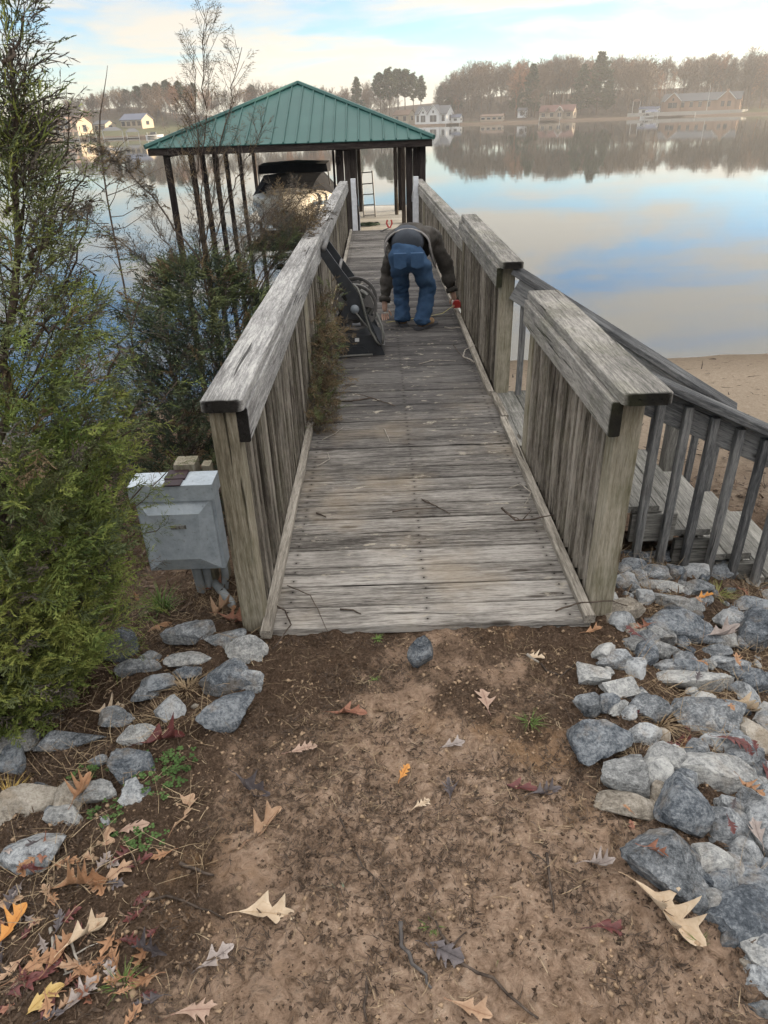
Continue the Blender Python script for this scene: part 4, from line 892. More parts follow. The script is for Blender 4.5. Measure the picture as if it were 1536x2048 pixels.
# ------------------------------------------------------------------ twigs
def twig(pxs, rad, lab, mat=TWIG, z=None, side=None):
    pts = []
    rr = random.Random(int(pxs[0][0]))
    for (x, y) in pxs:
        p = gr(x, y, z+0.008) if z is not None else on(x, y); pts.append(p)
    fine_ = []
    for a, b in zip(pts[:-1], pts[1:]):
        n = max(2, int((b-a).length/0.03))
        for k in range(n):
            p = a.lerp(b, k/n)
            if z is None: p.z = gz(p.x, p.y)+rad*.6
            fine_.append(p+Vector((rr.uniform(-1, 1), rr.uniform(-1, 1), rr.uniform(0, 1)))*rad*0.7)
    if z is None: pts[-1].z = gz(pts[-1].x, pts[-1].y)+rad*.6
    fine_.append(pts[-1]); n = len(fine_); m = MB(); m.tube(fine_, [rad*(1-0.55*i/n) for i in range(n)], 6)
    if side:
        for f, dx, dy in side:
            p = fine_[int(f*(n-1))]; e = p+Vector((dx, dy, 0.01)); m.tube([p, p.lerp(e, .5)+Vector((0.004, 0.003, 0.004)), e], [rad*.6, rad*.45, rad*.25], 5)
    return tag(m.build('twig', mat, smooth=True), lab, 'twig')
D0 = 0.0
twig([(672, 802), (702, 803), (742, 796), (790, 812)], 0.006, 'dark forked twig on the planks below the hose reel', z=D0, side=[(.55, -.12, .06)])
twig([(690, 770), (712, 768)], 0.004, 'short dark twig on the planks above the forked one', z=D0)
twig([(645, 880), (672, 866), (686, 855)], 0.003, 'thin curved twig on the planks by the left kerb', TWIG_P, z=D0)
twig([(636, 932), (660, 918), (655, 905)], 0.003, 'thin pale hooked stem on the planks near the left kerb', TWIG_P, z=D0)
twig([(768, 857), (775, 872), (780, 884)], 0.003, 'thin pale stem upright on the planks in mid deck', TWIG_P, z=D0)
twig([(845, 1000), (872, 1012), (900, 1028)], 0.004, 'dark twig on the planks right of mid deck', z=D0, side=[(.4, -.05, .04)])
twig([(785, 1024), (820, 1018), (872, 1018)], 0.0035, 'long thin dark twig across the planks in mid deck', z=D0)
twig([(634, 1026), (652, 1034)], 0.005, 'short thick twig bit on the planks by the left kerb', z=D0)
twig([(680, 1219), (705, 1221), (722, 1228)], 0.004, 'dark twig on the second plank', z=D0)
twig([(1004, 1018), (1030, 1042), (1060, 1040), (1108, 1030)], 0.006, 'stout dark twig leaning over the right kerb strip', z=0.03, side=[(.5, .06, .08), (.3, .03, -.05)])
twig([(1018, 978), (1040, 968), (1062, 985), (1048, 1012)], 0.004, 'pale broken stem by the right kerb strip', TWIG_P, z=0.02)
twig([(948, 724), (926, 713), (930, 700), (950, 690)], 0.006, 'pale looped vine on the right kerb strip', TWIG_P, z=0.035)
twig([(905, 688), (918, 706), (936, 726)], 0.003, 'thin brown stem left of the pale looped vine', z=D0)
twig([(838, 728), (870, 720), (912, 722)], 0.0035, 'thin pale stem lying across the dark planks', TWIG_P, z=D0)
twig([(890, 655), (905, 657), (922, 655)], 0.006, 'white flaky scrap of bark by the right kerb strip', TWIG_P, z=0.02)
twig([(575, 1172), (620, 1190), (636, 1220), (655, 1262)], 0.0025, 'hair-thin vine trailing over the plank ends at the near left corner', z=0.006)
twig([(540, 1204), (570, 1222), (582, 1250), (560, 1282), (545, 1298)], 0.004, 'dark vine curling over the near end of the left kerb strip', z=0.01)
twig([(1112, 1222), (1165, 1205), (1225, 1202), (1255, 1212)], 0.004, 'dark twig crossing the near end of the right kerb strip', z=0.03)
twig([(800, 1850), (806, 1890), (825, 1930), (852, 1962), (862, 1985)], 0.0062, 'curved grey stick in the mud low in the middle', BARK_G)
twig([(880, 1880), (918, 1930), (985, 1970), (1040, 2015), (1075, 2046)], 0.0050, 'long straight dark stick running to the bottom edge', side=[(.1, -.03, .05), (.2, .04, .03)])
twig([(1093, 1715), (1098, 1755), (1104, 1800), (1106, 1835)], 0.0042, 'upright thin dark stick right of centre', side=[(.2, -.05, .03)])
twig([(1058, 1712), (1088, 1738)], 0.003, 'short dark stick crossing the upright one')
twig([(680, 1640), (705, 1690), (725, 1735), (768, 1790), (782, 1830)], 0.0028, 'very thin dark stem winding down the path left of centre')
twig([(290, 1810), (340, 1803), (400, 1815), (450, 1840)], 0.0042, 'dark stick lying below the left leaf row')
twig([(360, 1732), (395, 1742), (430, 1760)], 0.0055, 'short dark thick stick left of the path', )
twig([(120, 1885), (150, 1898), (162, 1940), (130, 1955)], 0.004, 'pale lichened twig curling over leaves at the lower left', TWIG_P, side=[(.5, .05, .02)])
twig([(108, 1870), (118, 1930), (135, 1950)], 0.005, 'pale upright lichened twig at the lower left', TWIG_P)
twig([(1080, 1335), (1110, 1352), (1118, 1360), (1150, 1330)], 0.004, 'thin stem on the path edge left of the pale angular rock', TWIG)
twig([(1052, 1312), (1078, 1324)], 0.006, 'short pale stick beside the path edge rocks', TWIG_P)
twig([(735, 1970), (728, 2010), (735, 2046)], 0.004, 'brown stick at the bottom edge left of centre')
twig([(262, 1700), (275, 1740)], 0.003, 'short brown stem beside the left leaf row')
twig([(262, 828), (272, 805), (278, 795)], 0.016, 'bleached branch stub lying on the bank by the bare sapling', TWIG_P, z=-0.75)

# ------------------------------------------------------------------ loose stuff on the soil
def scatter(name, n, density, lw, mat, lab, seed, lift=0.006, up=0.25, curve=0.4, region=None):
    r = np.random.RandomState(seed); x0, x1, y0, y1 = region; X = r.uniform(x0, x1, n*4); Y = r.uniform(y0, y1, n*4)
    d = density(X, Y); k = r.rand(n*4) < d; X, Y = X[k][:n], Y[k][:n]; n = len(X)
    nearm = sstep(5.2, 2.6, Y)*sstep(6, 2.2, np.abs(X))
    Zg = terr(X, Y)+nearm*((fbm(X*9, Y*9, 5, 0.6)-0.5)*0.062+(fbm(X*38+5, Y*38+2, 3, 0.6)-0.5)*0.030)+(fbm(X*1.3, Y*1.3, 3)-0.5)*0.05*nearm
    a = r.uniform(0, 2*np.pi, n); L = r.uniform(*lw[0], n); W_ = r.uniform(*lw[1], n); el = r.normal(0, up, n); el = np.abs(el)
    D = np.stack([np.cos(a)*np.cos(el), np.sin(a)*np.cos(el), np.sin(el)], -1); S = np.stack([-np.sin(a), np.cos(a), r.normal(0, .5, n)], -1); S /= np.linalg.norm(S, axis=1)[:, None]
    P = np.stack([X, Y, Zg+lift*r.rand(n)], -1); B = (np.stack([-np.sin(a), np.cos(a), r.normal(0.1, .3, n)], -1))*(L*curve*r.normal(0, 1, n))[:, None]
    rows = []
    for f in (0, 0.35, 0.7, 1.0):
        c = P+D*(L*(f-0.15))[:, None]+B*(f*f); w_ = (W_*(1-0.75*f*f)/2)[:, None]; rows += [c-S*w_, c+S*w_]
    V = np.stack(rows, 1).reshape(-1, 3); b = np.arange(n)*8
    F = np.concatenate([np.stack([b+2*i, b+2*i+1, b+2*i+3, b+2*i+2], -1) for i in range(3)])
    o = bpy.data.objects.new(name, np_mesh(name, V, F, mat)); link(o); return tag(o, lab, kind='stuff')
def dens_mulch(X, Y):
    k = 0.55*fbm(X*3.1, Y*3.1, 4)+0.45*fbm(X*11, Y*11, 3); e = 0.5*np.exp(-((X-0.12)/0.6)**2)*sstep(2.0, 1.2, Y)*1.6
    return np.clip((k-0.475-0.03*e)*11, 0.015, 1)*((X < -0.5) | (X > 0.8) | (Y < 2.12))
REG = (-1.7, 2.0, 0.6, 2.7)
scatter('mulch', 20000, dens_mulch, ((0.006, 0.026), (0.002, 0.008)), MULCH, 'dark scraps of bark and rotten leaf over the clay', 1, up=0.35, region=REG)
scatter('mulch_fibres', 9000, dens_mulch, ((0.012, 0.05), (0.0008, 0.0022)), TWIG, 'dark fine rootlets and stems strewn over the clay', 2, up=0.3, curve=0.5, region=REG)
scatter('straw', 3000, lambda X, Y: np.clip((fbm(X*4+9, Y*4, 3)-0.42)*5, 0.03, 1)*((X < -0.5) | (X > 0.8) | (Y < 2.12)), ((0.015, 0.06), (0.0008, 0.002)), STRAW, 'pale dry straw strewn over soil and rocks', 3, lift=0.012, up=0.25, region=REG)
scatter('straw', 2600, lambda X, Y: (sstep(0.75, 0.95, X)*sstep(2.2, 1.4, X-0.4*(Y-1.5))+0.8*sstep(-0.45, -0.6, X))*np.clip((fbm(X*6, Y*6, 3)-0.4)*6, 0, 1), ((0.04, 0.15), (0.001, 0.0024)), STRAW, 'long dry grass between the bank rocks', 4, lift=0.03, up=0.5, curve=0.3, region=(-1.6, 2.1, 1.0, 3.0))
scatter('bank_litter', 5000, lambda X, Y: np.where(((X < -0.62) | (X > 0.95)), 0.7, 0)*np.where((X > 0.9) & (X < 2.5) & (Y > 2.9) & (Y < 4.8), 0.3, 1), ((0.02, 0.08), (0.004, 0.025)), MULCH, 'dark leaf litter on the slope beneath the cedars and stairs', 5, up=0.4, region=(-3.4, 3.2, 2.4, 5.2))
scatter('beach_debris', 2600, lambda X, Y: np.exp(-((Y-5.9-0.4*np.sin(X))/0.7)**2)+0.05, ((0.02, 0.14), (0.003, 0.02)), TWIG, 'line of dark sticks and leaves washed up on the sand', 6, up=0.25, region=(-2.5, 9.0, 4.6, 9.6))

def clods(name, n, density, mat, lab, seed, region, size):
    r = np.random.RandomState(seed); x0, x1, y0, y1 = region; X = r.uniform(x0, x1, n*4); Y = r.uniform(y0, y1, n*4); k = r.rand(n*4) < density(X, Y); X, Y = X[k][:n], Y[k][:n]; n = len(X)
    Zg = terr(X, Y)+(fbm(X*9, Y*9, 5, 0.6)-0.5)*0.062+(fbm(X*38+5, Y*38+2, 3, 0.6)-0.5)*0.030+(fbm(X*1.3, Y*1.3, 3)-0.5)*0.05
    O = np.array([[1, 0, 0], [-1, 0, 0], [0, 1, 0], [0, -1, 0], [0, 0, 1], [0, 0, -1.0]]); F = np.array([[0, 2, 4], [2, 1, 4], [1, 3, 4], [3, 0, 4], [2, 0, 5], [1, 2, 5], [3, 1, 5], [0, 3, 5]])
    s = size[0]+(size[1]-size[0])*r.rand(n)**3; V = O[None]*r.uniform(.5, 1.25, (n, 6, 1))*s[:, None, None]+r.normal(0, .25, (n, 6, 3))*s[:, None, None]; V[:, :, 2] *= .7
    V += np.stack([X, Y, Zg+s*.2], -1)[:, None]; o = bpy.data.objects.new(name, np_mesh(name, V.reshape(-1, 3), (F[None]+(np.arange(n)*6)[:, None, None]).reshape(-1, 3), mat)); link(o); return tag(o, lab, kind='stuff')
OFFDECK = lambda X, Y: ((X < -0.52) | (X > 0.82) | (Y < 2.13))
clods('clods', 8000, lambda X, Y: np.clip((fbm(X*4, Y*4, 4)-.46)*7, .01, 1)*OFFDECK(X, Y), MULCH, 'dark crumbs of mud and mulch all over the path', 51, (-1.6, 1.9, .6, 2.5), (.002, .009))
clods('clods', 6000, lambda X, Y: np.clip((fbm(X*4+7, Y*4, 4)-.36)*4, .08, 1)*OFFDECK(X, Y), simple('clay_crumbs', (0.33, 0.235, 0.155), .95, .1, var=.3), 'small tan clay crumbs on the path', 52, (-1.6, 1.9, .6, 2.5), (.0025, .010))
def blades(name, c, n, h, spread, mat, lab, cat='grass', wd=0.0035, seed=1, droop=0.5):
    r = random.Random(seed); m = MB()
    for i in range(n):
        a = r.uniform(0, 2*math.pi); rr = spread*r.random()**0.7*0.35; b = Vector((c.x+rr*math.cos(a), c.y+rr*math.sin(a), c.z-0.005)); L = h*r.uniform(.5, 1.1)
        out = Vector((math.cos(a+r.uniform(-.5, .5)), math.sin(a+r.uniform(-.5, .5)), 0))*spread*r.uniform(.4, 1); s = Vector((-out.y, out.x, 0)).normalized(); vs = []
        for k in range(5):
            f = k/4; p = b+out*f*f*0.9+Vector((0, 0, L*(f-droop*f*f*r.uniform(.6, 1)))); w_ = wd*(1-f*0.92)/2; vs += [p-s*w_, p+s*w_]
        m.add(vs, [(2*k, 2*k+1, 2*k+3, 2*k+2) for k in range(4)])
    return tag(m.build(name, mat), lab, cat)
blades('grass_tuft', on(248, 1978), 46, 0.05, 0.055, GRASS, 'green grass tuft at the lower left below the purple leaf', seed=1)
blades('grass_tuft', on(325, 1228), 60, 0.17, 0.12, GRASS, 'long-bladed green plant under the meter box', 'plant', wd=0.010, seed=2)
blades('grass_tuft', on(865, 1862), 26, 0.03, 0.035, GRASS, 'small green sprout by the curved grey stick', seed=3, wd=0.005)
blades('grass_tuft', on(1000, 1900), 22, 0.025, 0.04, GRASS, 'thin yellowish sprout low in the middle of the soil', seed=4)
blades('grass_tuft', on(1060, 1452), 40, 0.035, 0.06, GRASS, 'grass tuft on the path left of the big pyramid rock', seed=5, wd=0.003)
blades('grass_tuft', on(1398, 1888), 24, 0.025, 0.04, GRASS, 'green blades beside the big pale tan leaf', seed=6)
blades('grass_tuft', on(755, 1284), 24, 0.02, 0.03, GRASS, 'tiny weed in front of the first plank', seed=7, wd=0.007)
blades('grass_tuft', on(748, 1366), 16, 0.02, 0.025, GRASS, 'tiny weed on the path left of the lone rock', seed=17, wd=0.006)
blades('grass_tuft', on(690, 1800), 20, 0.02, 0.045, simple('grey_green_leaf', (0.13, 0.15, 0.10), 0.8), 'flat grey-green rosette weed low left of centre', 'weed', wd=0.012, seed=8, droop=0.8)
blades('grass_tuft', on(1432, 1198), 70, 0.09, 0.11, foliage('yellow_green_weed', (0.10, 0.12, 0.03), (0.19, 0.20, 0.06), (0.27, 0.26, 0.10), 9), 'yellow-green weed tuft below the stairs', seed=9, wd=0.006)
blades('grass_tuft', on(1318, 1455), 90, 0.07, 0.10, STRAW, 'dry brown grass tuft among the right bank rocks', seed=10)
blades('grass_tuft', on(1275, 1520), 70, 0.05, 0.09, STRAW, 'matted dry grass under the small square rock', seed=11)
blades('grass_tuft', on(375, 1385), 80, 0.06, 0.10, STRAW, 'dry grass clump left of the dark boulders', seed=12)
blades('grass_tuft', on(325, 1440), 70, 0.05, 0.09, STRAW, 'dry grass below the greyish hidden rock', seed=13)
blades('grass_tuft', on(20, 1600), 70, 0.07, 0.09, foliage('gold_grass', (0.30, 0.20, 0.05), (0.45, 0.31, 0.09), (0.55, 0.42, 0.16), 9), 'golden dry grass clump at the left edge', seed=14)
m = MB(); r = random.Random(4)
for (x, y, n, sp_) in [(300, 1560, 36, 0.12), (330, 1580, 26, 0.08), (215, 1640, 20, 0.06), (255, 1545, 18, .06), (300, 1690, 24, .06), (360, 1530, 30, .06), (235, 1690, 16, .04), (170, 1560, 20, .05)]:
    c = on(x, y)
    for i in range(n):
        a, d = r.uniform(0, 6.3), sp_*math.sqrt(r.random()); p = Vector((c.x+d*math.cos(a), c.y+d*math.sin(a)*.8, 0)); p.z = terr1(p.x, p.y)+r.uniform(0.008, 0.03)
        for k in range(3):
            b = a+k*2.1; q = p+Vector((math.cos(b), math.sin(b), 0))*0.0055; s = r.uniform(.0035, .0058)
            m.add([q+Vector((s*math.cos(t_), s*math.sin(t_), r.uniform(-.002, .002))) for t_ in [j*1.0472 for j in range(6)]], [tuple(range(6))])
o = tag(m.build('clover', CLOVER), 'small green clover creeping round the left bank rocks', kind='stuff')

# ------------------------------------------------------------------ meter box
BOX = Mat('galvanised_grey_paint', 0.5, 0.4); n_ = BOX.noise(BOX.pos(), 16, 6, 0.7); n2_ = BOX.noise(BOX.pos(), 60, 4, .6)
c_ = BOX.ramp(n_, [(0.3, (0.33, 0.38, 0.43)), (0.55, (0.46, 0.52, 0.575)), (0.78, (0.57, 0.62, 0.66))]); BOX.color(BOX.mix(BOX.math('MULTIPLY', BOX.rng(n2_, .58, .72), .45), c_, (0.12, 0.125, 0.11))); BOX.bump(n2_, 0.002); BOX = BOX.m
PVC = simple('grey_conduit', (0.24, 0.26, 0.27), 0.55, 0.4, var=0.2); TAPE = simple('dark_hasp', (0.035, 0.018, 0.02), 0.5)
UB = thing('meter_box', (-0.90, 2.60, -0.15), 'grey metal electrical box with pyramid-shaped door on a post beside the railing', 'electrical box')
bx0, bx1, bz0, bz1, by0, by1 = -1.045, -0.715, 0.025, 0.43, 2.55, 2.64
m = MB(); m.prism([(bx0, bz0), (bx1, bz0), (bx1, bz1), (bx0, bz1)], 'y', by0, by1); m.build('case', BOX, UB)
m = MB(); e = 0.012; A = [(bx0+e, bz0+e), (bx1-e, bz0+e), (bx1-e, bz1-.055), (bx0+e, bz1-.055)]; B = [(bx0+.085, bz0+.085), (bx1-.085, bz0+.085), (bx1-.06, bz1-.10), (bx0+.06, bz1-.10)]
vs = [(x, by0-.004, z) for x, z in A]+[(x, by0-.016, z) for x, z in A]+[(x, by0-.052, z) for x, z in B]
m.add(vs, [(4, 5, 9, 8), (5, 6, 10, 9), (6, 7, 11, 10), (7, 4, 8, 11), (8, 9, 10, 11)]+[(i, (i+1) % 4, 4+(i+1) % 4, 4+i) for i in range(4)]); door = m.build('door', BOX, UB)
m = MB(); m.prism([(bx0-.008, bz1-.05), (bx1+.008, bz1-.05), (bx1+.008, bz1+.022), (bx0-.008, bz1+.022)], 'y', by0-.03, by1+.01); m.build('lid', BOX, UB)
m = MB(); cxm = (bx0+bx1)/2+.01; m.box(cxm-.042, cxm+.042, by0+.02, by1+.012, bz1+.0225, bz1+.03); m.box(cxm-.036, cxm+.036, by0-.036, by0+.02, bz1+.0225, bz1+.0275); m.build('hasp', TAPE, UB)
PL_ = Mat('worn_nameplate', 0.6); pn = PL_.noise(PL_.map(PL_.co(), (90, 1, 60)), 1.0, 2); PL_.color(PL_.ramp(pn, [(0.45, (0.13, 0.125, 0.115)), (0.55, (0.27, 0.27, 0.255))]))
m = MB(); m.box(cxm-.030, cxm+.034, by0-.0555, by0-.0515, .262, .279); m.build('nameplate', PL_.m, door)
beam('post', (cxm+.02, by1+.06, -0.5), (cxm+.02, by1+.06, bz1+.05), 0.09, 0.09, W_POST, UB, up=(0, 1, 0))
beam('backing_post', (cxm+.105, by1+.07, -0.5), (cxm+.105, by1+.07, bz1+.03), 0.036, 0.06, W_POST, UB, up=(0, 1, 0))
for pts, rr in (([(cxm+.005, 2.60, bz0+.01), (cxm+.012, 2.60, -.1), (cxm+.03, 2.6, -.5)], .021), ([(cxm+.045, 2.62, bz0+.01), (cxm+.05, 2.62, -.5)], .018), ([(bx1-.02, 2.6, bz0+.01), (bx1-.022, 2.6, -.05), (bx1-.035, 2.585, -.14), (bx1-.06, 2.58, -.3)], .0165)):
    m = MB(); m.tube(pts, rr, 12); m.build('conduit', PVC, UB, True)
m = MB(); a = on(432, 1178); b = on(462, 1212); m.tube([a+Vector((-.03, .03, .0)), a+Vector((0, 0, .03)), b+Vector((0, 0, .012)), b+Vector((.03, -.04, -.02))], .019, 12); tag(m.build('conduit_pipe', PVC, smooth=True), 'loose grey conduit running into leaves by the left railing post', 'pipe')
# ------------------------------------------------------------------ cedars
def spray(seed, L=0.13, density=1.0, thick=0.0030):
    """one flat feathery cedar spray along +X; returns V (n,4,3) ribbons"""
    r = np.random.RandomState(seed); Q = []
    def rib(a, b, w0, w1):
        d = b-a; s = np.cross(d, r.normal(size=3)); s /= np.linalg.norm(s)+1e-9
        Q.append([a-s*w0/2, a+s*w0/2, b+s*w1/2, b-s*w1/2])
    def branch(p, d, l, lev):
        n = 3 if lev < 2 else 1; pts = [p]
        for k in range(n):
            d = d+r.normal(0, .10, 3)+np.array([0.02, 0, .05]); d /= np.linalg.norm(d); pts.append(pts[-1]+d*l/n)
        th = thick*(1.0, 1.7, 2.0)[lev]
        for k in range(n): rib(pts[k], pts[k+1], th*(1-.2*k/n), th*(1-.2*(k+1)/n) if k < n-1 else th*0.35)
        if lev < 2:
            m = int((9 if lev == 0 else 5)*density)
            for k in range(m):
                f = 0.12+0.85*(k+r.rand()*.6)/m; i = min(int(f*n), n-1); q = pts[i]+(pts[i+1]-pts[i])*(f*n-i)
                side = 1 if (k % 2) else -1; ax = np.array([0, side*0.85, r.normal(0, .28)]) if lev == 0 else np.cross(d, [0, 0, 1])*side+np.array([0, 0, r.normal(0, .45)])
                dd = d*0.75+ax*0.75; dd /= np.linalg.norm(dd); branch(q, dd, l*(0.50-0.28*f)*(1.15 if lev == 0 else .9)*r.uniform(.7, 1.2), lev+1)
    branch(np.zeros(3), np.array([1.0, 0, 0]), L, 0)
    return np.array(Q)
SPR = [spray(i, 0.13, 1.0) for i in range(6)]; SPT = [spray(20+i, 0.17, 0.75, 0.0023) for i in range(5)]
def orient(d, r):
    d = d/np.linalg.norm(d); s = np.cross(d, [0, 0, 1])+r.normal(0, .35, 3); s -= d*(s@d); s /= np.linalg.norm(s); u = np.cross(d, s); return np.stack([d, -s, u])
def cedar(base, top, prof, nb, seed, mats, pick, sets, sc=(0.7, 1.3), rise=0.45, label='', stems=(), extra=None, name='cedar_tree', xlim=None, gap=0.022, start=0.3, thin=.92, fill=None):
    r = np.random.RandomState(seed); base = np.array(base, float); top = np.array(top, float); Vs = []; mi = []; br = MB(); H = top[2]-base[2]
    def put(p, d, s, kind):
        Q = sets[kind][r.randint(len(sets[kind]))]; M_ = orient(d, r); q = (Q.reshape(-1, 3)*s) @ M_+p; Vs.append(q.reshape(-1, 4, 3)); mi.extend([pick(p, r)]*len(Q))
    def stem(a, b, rad, wob=0.02):
        n = 14; pts = [a+(b-a)*k/n+np.r_[r.normal(0, wob, 2), 0]*min(1, k/3) for k in range(n+1)]; br.tube(pts, [rad*(1-.9*k/n)+.0015 for k in range(n+1)], 7); return pts
    trunks = [(stem(base, top, 0.028*H/2.2), H, nb, 1.0)]
    for (b0, t0, frac, pr) in stems:
        b0 = np.array(b0, float); t0 = np.array(t0, float); trunks.append((stem(b0, t0, 0.012), t0[2]-b0[2], int(nb*frac), pr))
    for pts, hh, n_b, pr in trunks:
        pa = np.array(pts)
        for i in range(n_b):
            f = (i+r.rand())/n_b; j = f*(len(pa)-1); k = min(int(j), len(pa)-2); p = pa[k]+(pa[k+1]-pa[k])*(j-k)
            L = prof(f)*pr*r.uniform(.7, 1.15); a = r.uniform(0, 2*np.pi) if xlim is None else r.uniform(*xlim); el = rise+0.55*f+r.normal(0, .12)
            d = np.array([math.cos(a)*math.cos(el), math.sin(a)*math.cos(el), math.sin(el)]); m = max(4, int(L/gap)); q = p.copy(); bp = [q.copy()]
            for s in range(m):
                t = (s+1)/m; d = d+np.array([0, 0, 0.9/m*0.45])+r.normal(0, .05, 3); d /= np.linalg.norm(d); q = q+d*L/m; bp.append(q.copy())
                if t > start and r.rand() < (.92 if f < .5 else thin):
                    sd = np.cross(d, r.normal(size=3)); sd /= np.linalg.norm(sd); dd = d*0.8+sd*0.75+np.array([0, 0, .12]); put(q, dd, r.uniform(*sc)*(1.05-.35*t), 0 if f < 0.62 else 1)
            put(q, d, r.uniform(*sc)*.9, 0 if f < 0.62 else 1)
            br.tube(bp[::2]+[bp[-1]], [max(0.0011, 0.006*(L/.6)*(1-k_/len(bp[::2]))) for k_ in range(len(bp[::2])+1)], 4, cap=False)
        put(pa[-1], np.array([0, .05, 1.0]), 1.2, 1); put(pa[-1], np.array([.3, .05, 1.0]), .9, 1)
    if fill: fill(put, r)
    if extra: extra(put, br, r)
    t = thing(name, tuple(base), label, 'cedar')
    br.build('trunk', BARK, t, True)
    V = np.concatenate(Vs).reshape(-1, 3); F = np.arange(len(V)).reshape(-1, 4)
    link(bpy.data.objects.new('crown', np_mesh('crown', V, F, mats, matidx=mi)), t)
    return t
def prof_big(f): return np.interp(f, [0, .1, .3, .55, .75, .9, 1], [0.22, 0.34, 0.42, 0.42, 0.32, 0.22, 0.12])
b = on(-10, 1440); tp = at(28, 95, 2.0)
def pick_big(p, r):
    f = p[2]; q = r.rand()
    g = np.interp(f, [0, .5, 1.0, 1.5, 2.0], [.82, .66, .42, .22, .12]); n3 = np.interp(f, [0, .8, 1.2, 1.8], [.05, .06, .22, .55])
    return 0 if q < g else (3 if q > 1-n3 else (2 if r.rand() < .06 else 1))
def extra_big(put, br, r):
    # side leaders reaching out over the water view and towards the box
    for (x, y, Y, x2, y2, n) in [(60, 700, 2.0, 185, 395, 12), (40, 560, 2.0, 150, 215, 11), (60, 820, 2.1, 205, 560, 14), (120, 900, 2.2, 300, 560, 16), (80, 1000, 2.1, 350, 770, 16), (60, 1150, 2.0, 300, 990, 16), (60, 640, 1.9, 190, 640, 12), (0, 120, 1.9, 50, 12, 6), (100, 1280, 1.85, 300, 1210, 14), (130, 1050, 2.2, 345, 935, 10), (60, 1250, 2.0, 292, 1120, 16), (60, 1330, 1.9, 262, 1290, 14), (80, 1100, 2.1, 318, 1050, 16), (60, 1380, 1.8, 190, 1405, 10), (40, 1200, 2.0, 270, 1200, 14), (100, 940, 2.2, 270, 880, 12), (20, 420, 1.95, 100, 180, 10), (60, 520, 2.0, 170, 330, 10)]:
        A = np.array(at(x, y, Y)); B = np.array(at(x2, y2, Y+.15)); pts = [A+(B-A)*k/n+r.normal(0, .008, 3)+np.array([0, 0, -.03*math.sin(math.pi*k/n)]) for k in range(n+1)]
        br.tube(pts, [0.005*(1-.85*k/n)+.0008 for k in range(n+1)], 5)
        for k in range(2, n+1):
            d = (pts[k]-pts[k-1]); d /= np.linalg.norm(d)
            for s in (-1, 1):
                sd = np.cross(d, [0, 1, .3])*s; put(pts[k], d*.85+sd*.7+r.normal(0, .15, 3), r.uniform(.5, .85)*(1.1-.4*k/n), 1)
def fill_big(put, r):
    b0, t0 = np.array(b), np.array(tp)
    for i in range(5600):
        f = r.rand()**1.25*.97; c = b0+(t0-b0)*f; R_ = np.interp(f, [0, .06, .2, .4, .58, .72, .86, 1], [.12, .24, .37, .38, .30, .19, .10, .03])
        a = r.uniform(0, 2*np.pi); rad = R_*(.40+.68*math.sqrt(r.rand())); lump = .82+.36*vnoise(np.array([a*2.2+3]), np.array([f*9.0]))[0]; rad *= lump
        d = np.array([math.cos(a), math.sin(a), .55+.9*f+r.normal(0, .25)]); d /= np.linalg.norm(d); p = c+np.array([math.cos(a), math.sin(a), 0])*rad+np.array([0, 0, r.normal(0, .03)])
        if r.rand() < np.interp(f, [.36, .6, .8], [0, .55, .78]): continue
        put(p-d*.06, d+r.normal(0, .30, 3), r.uniform(.55, 1.0), 0 if f < .6 else 1)
cedar(b, tp, prof_big, 90, 11, [CEDAR, CEDAR_B, CEDAR_R, CEDAR_G], pick_big, [SPR, SPT], sc=(0.55, 1.05), label='bushy green red-cedar filling the left edge in front of the meter box', extra=extra_big, gap=0.035, fill=fill_big)

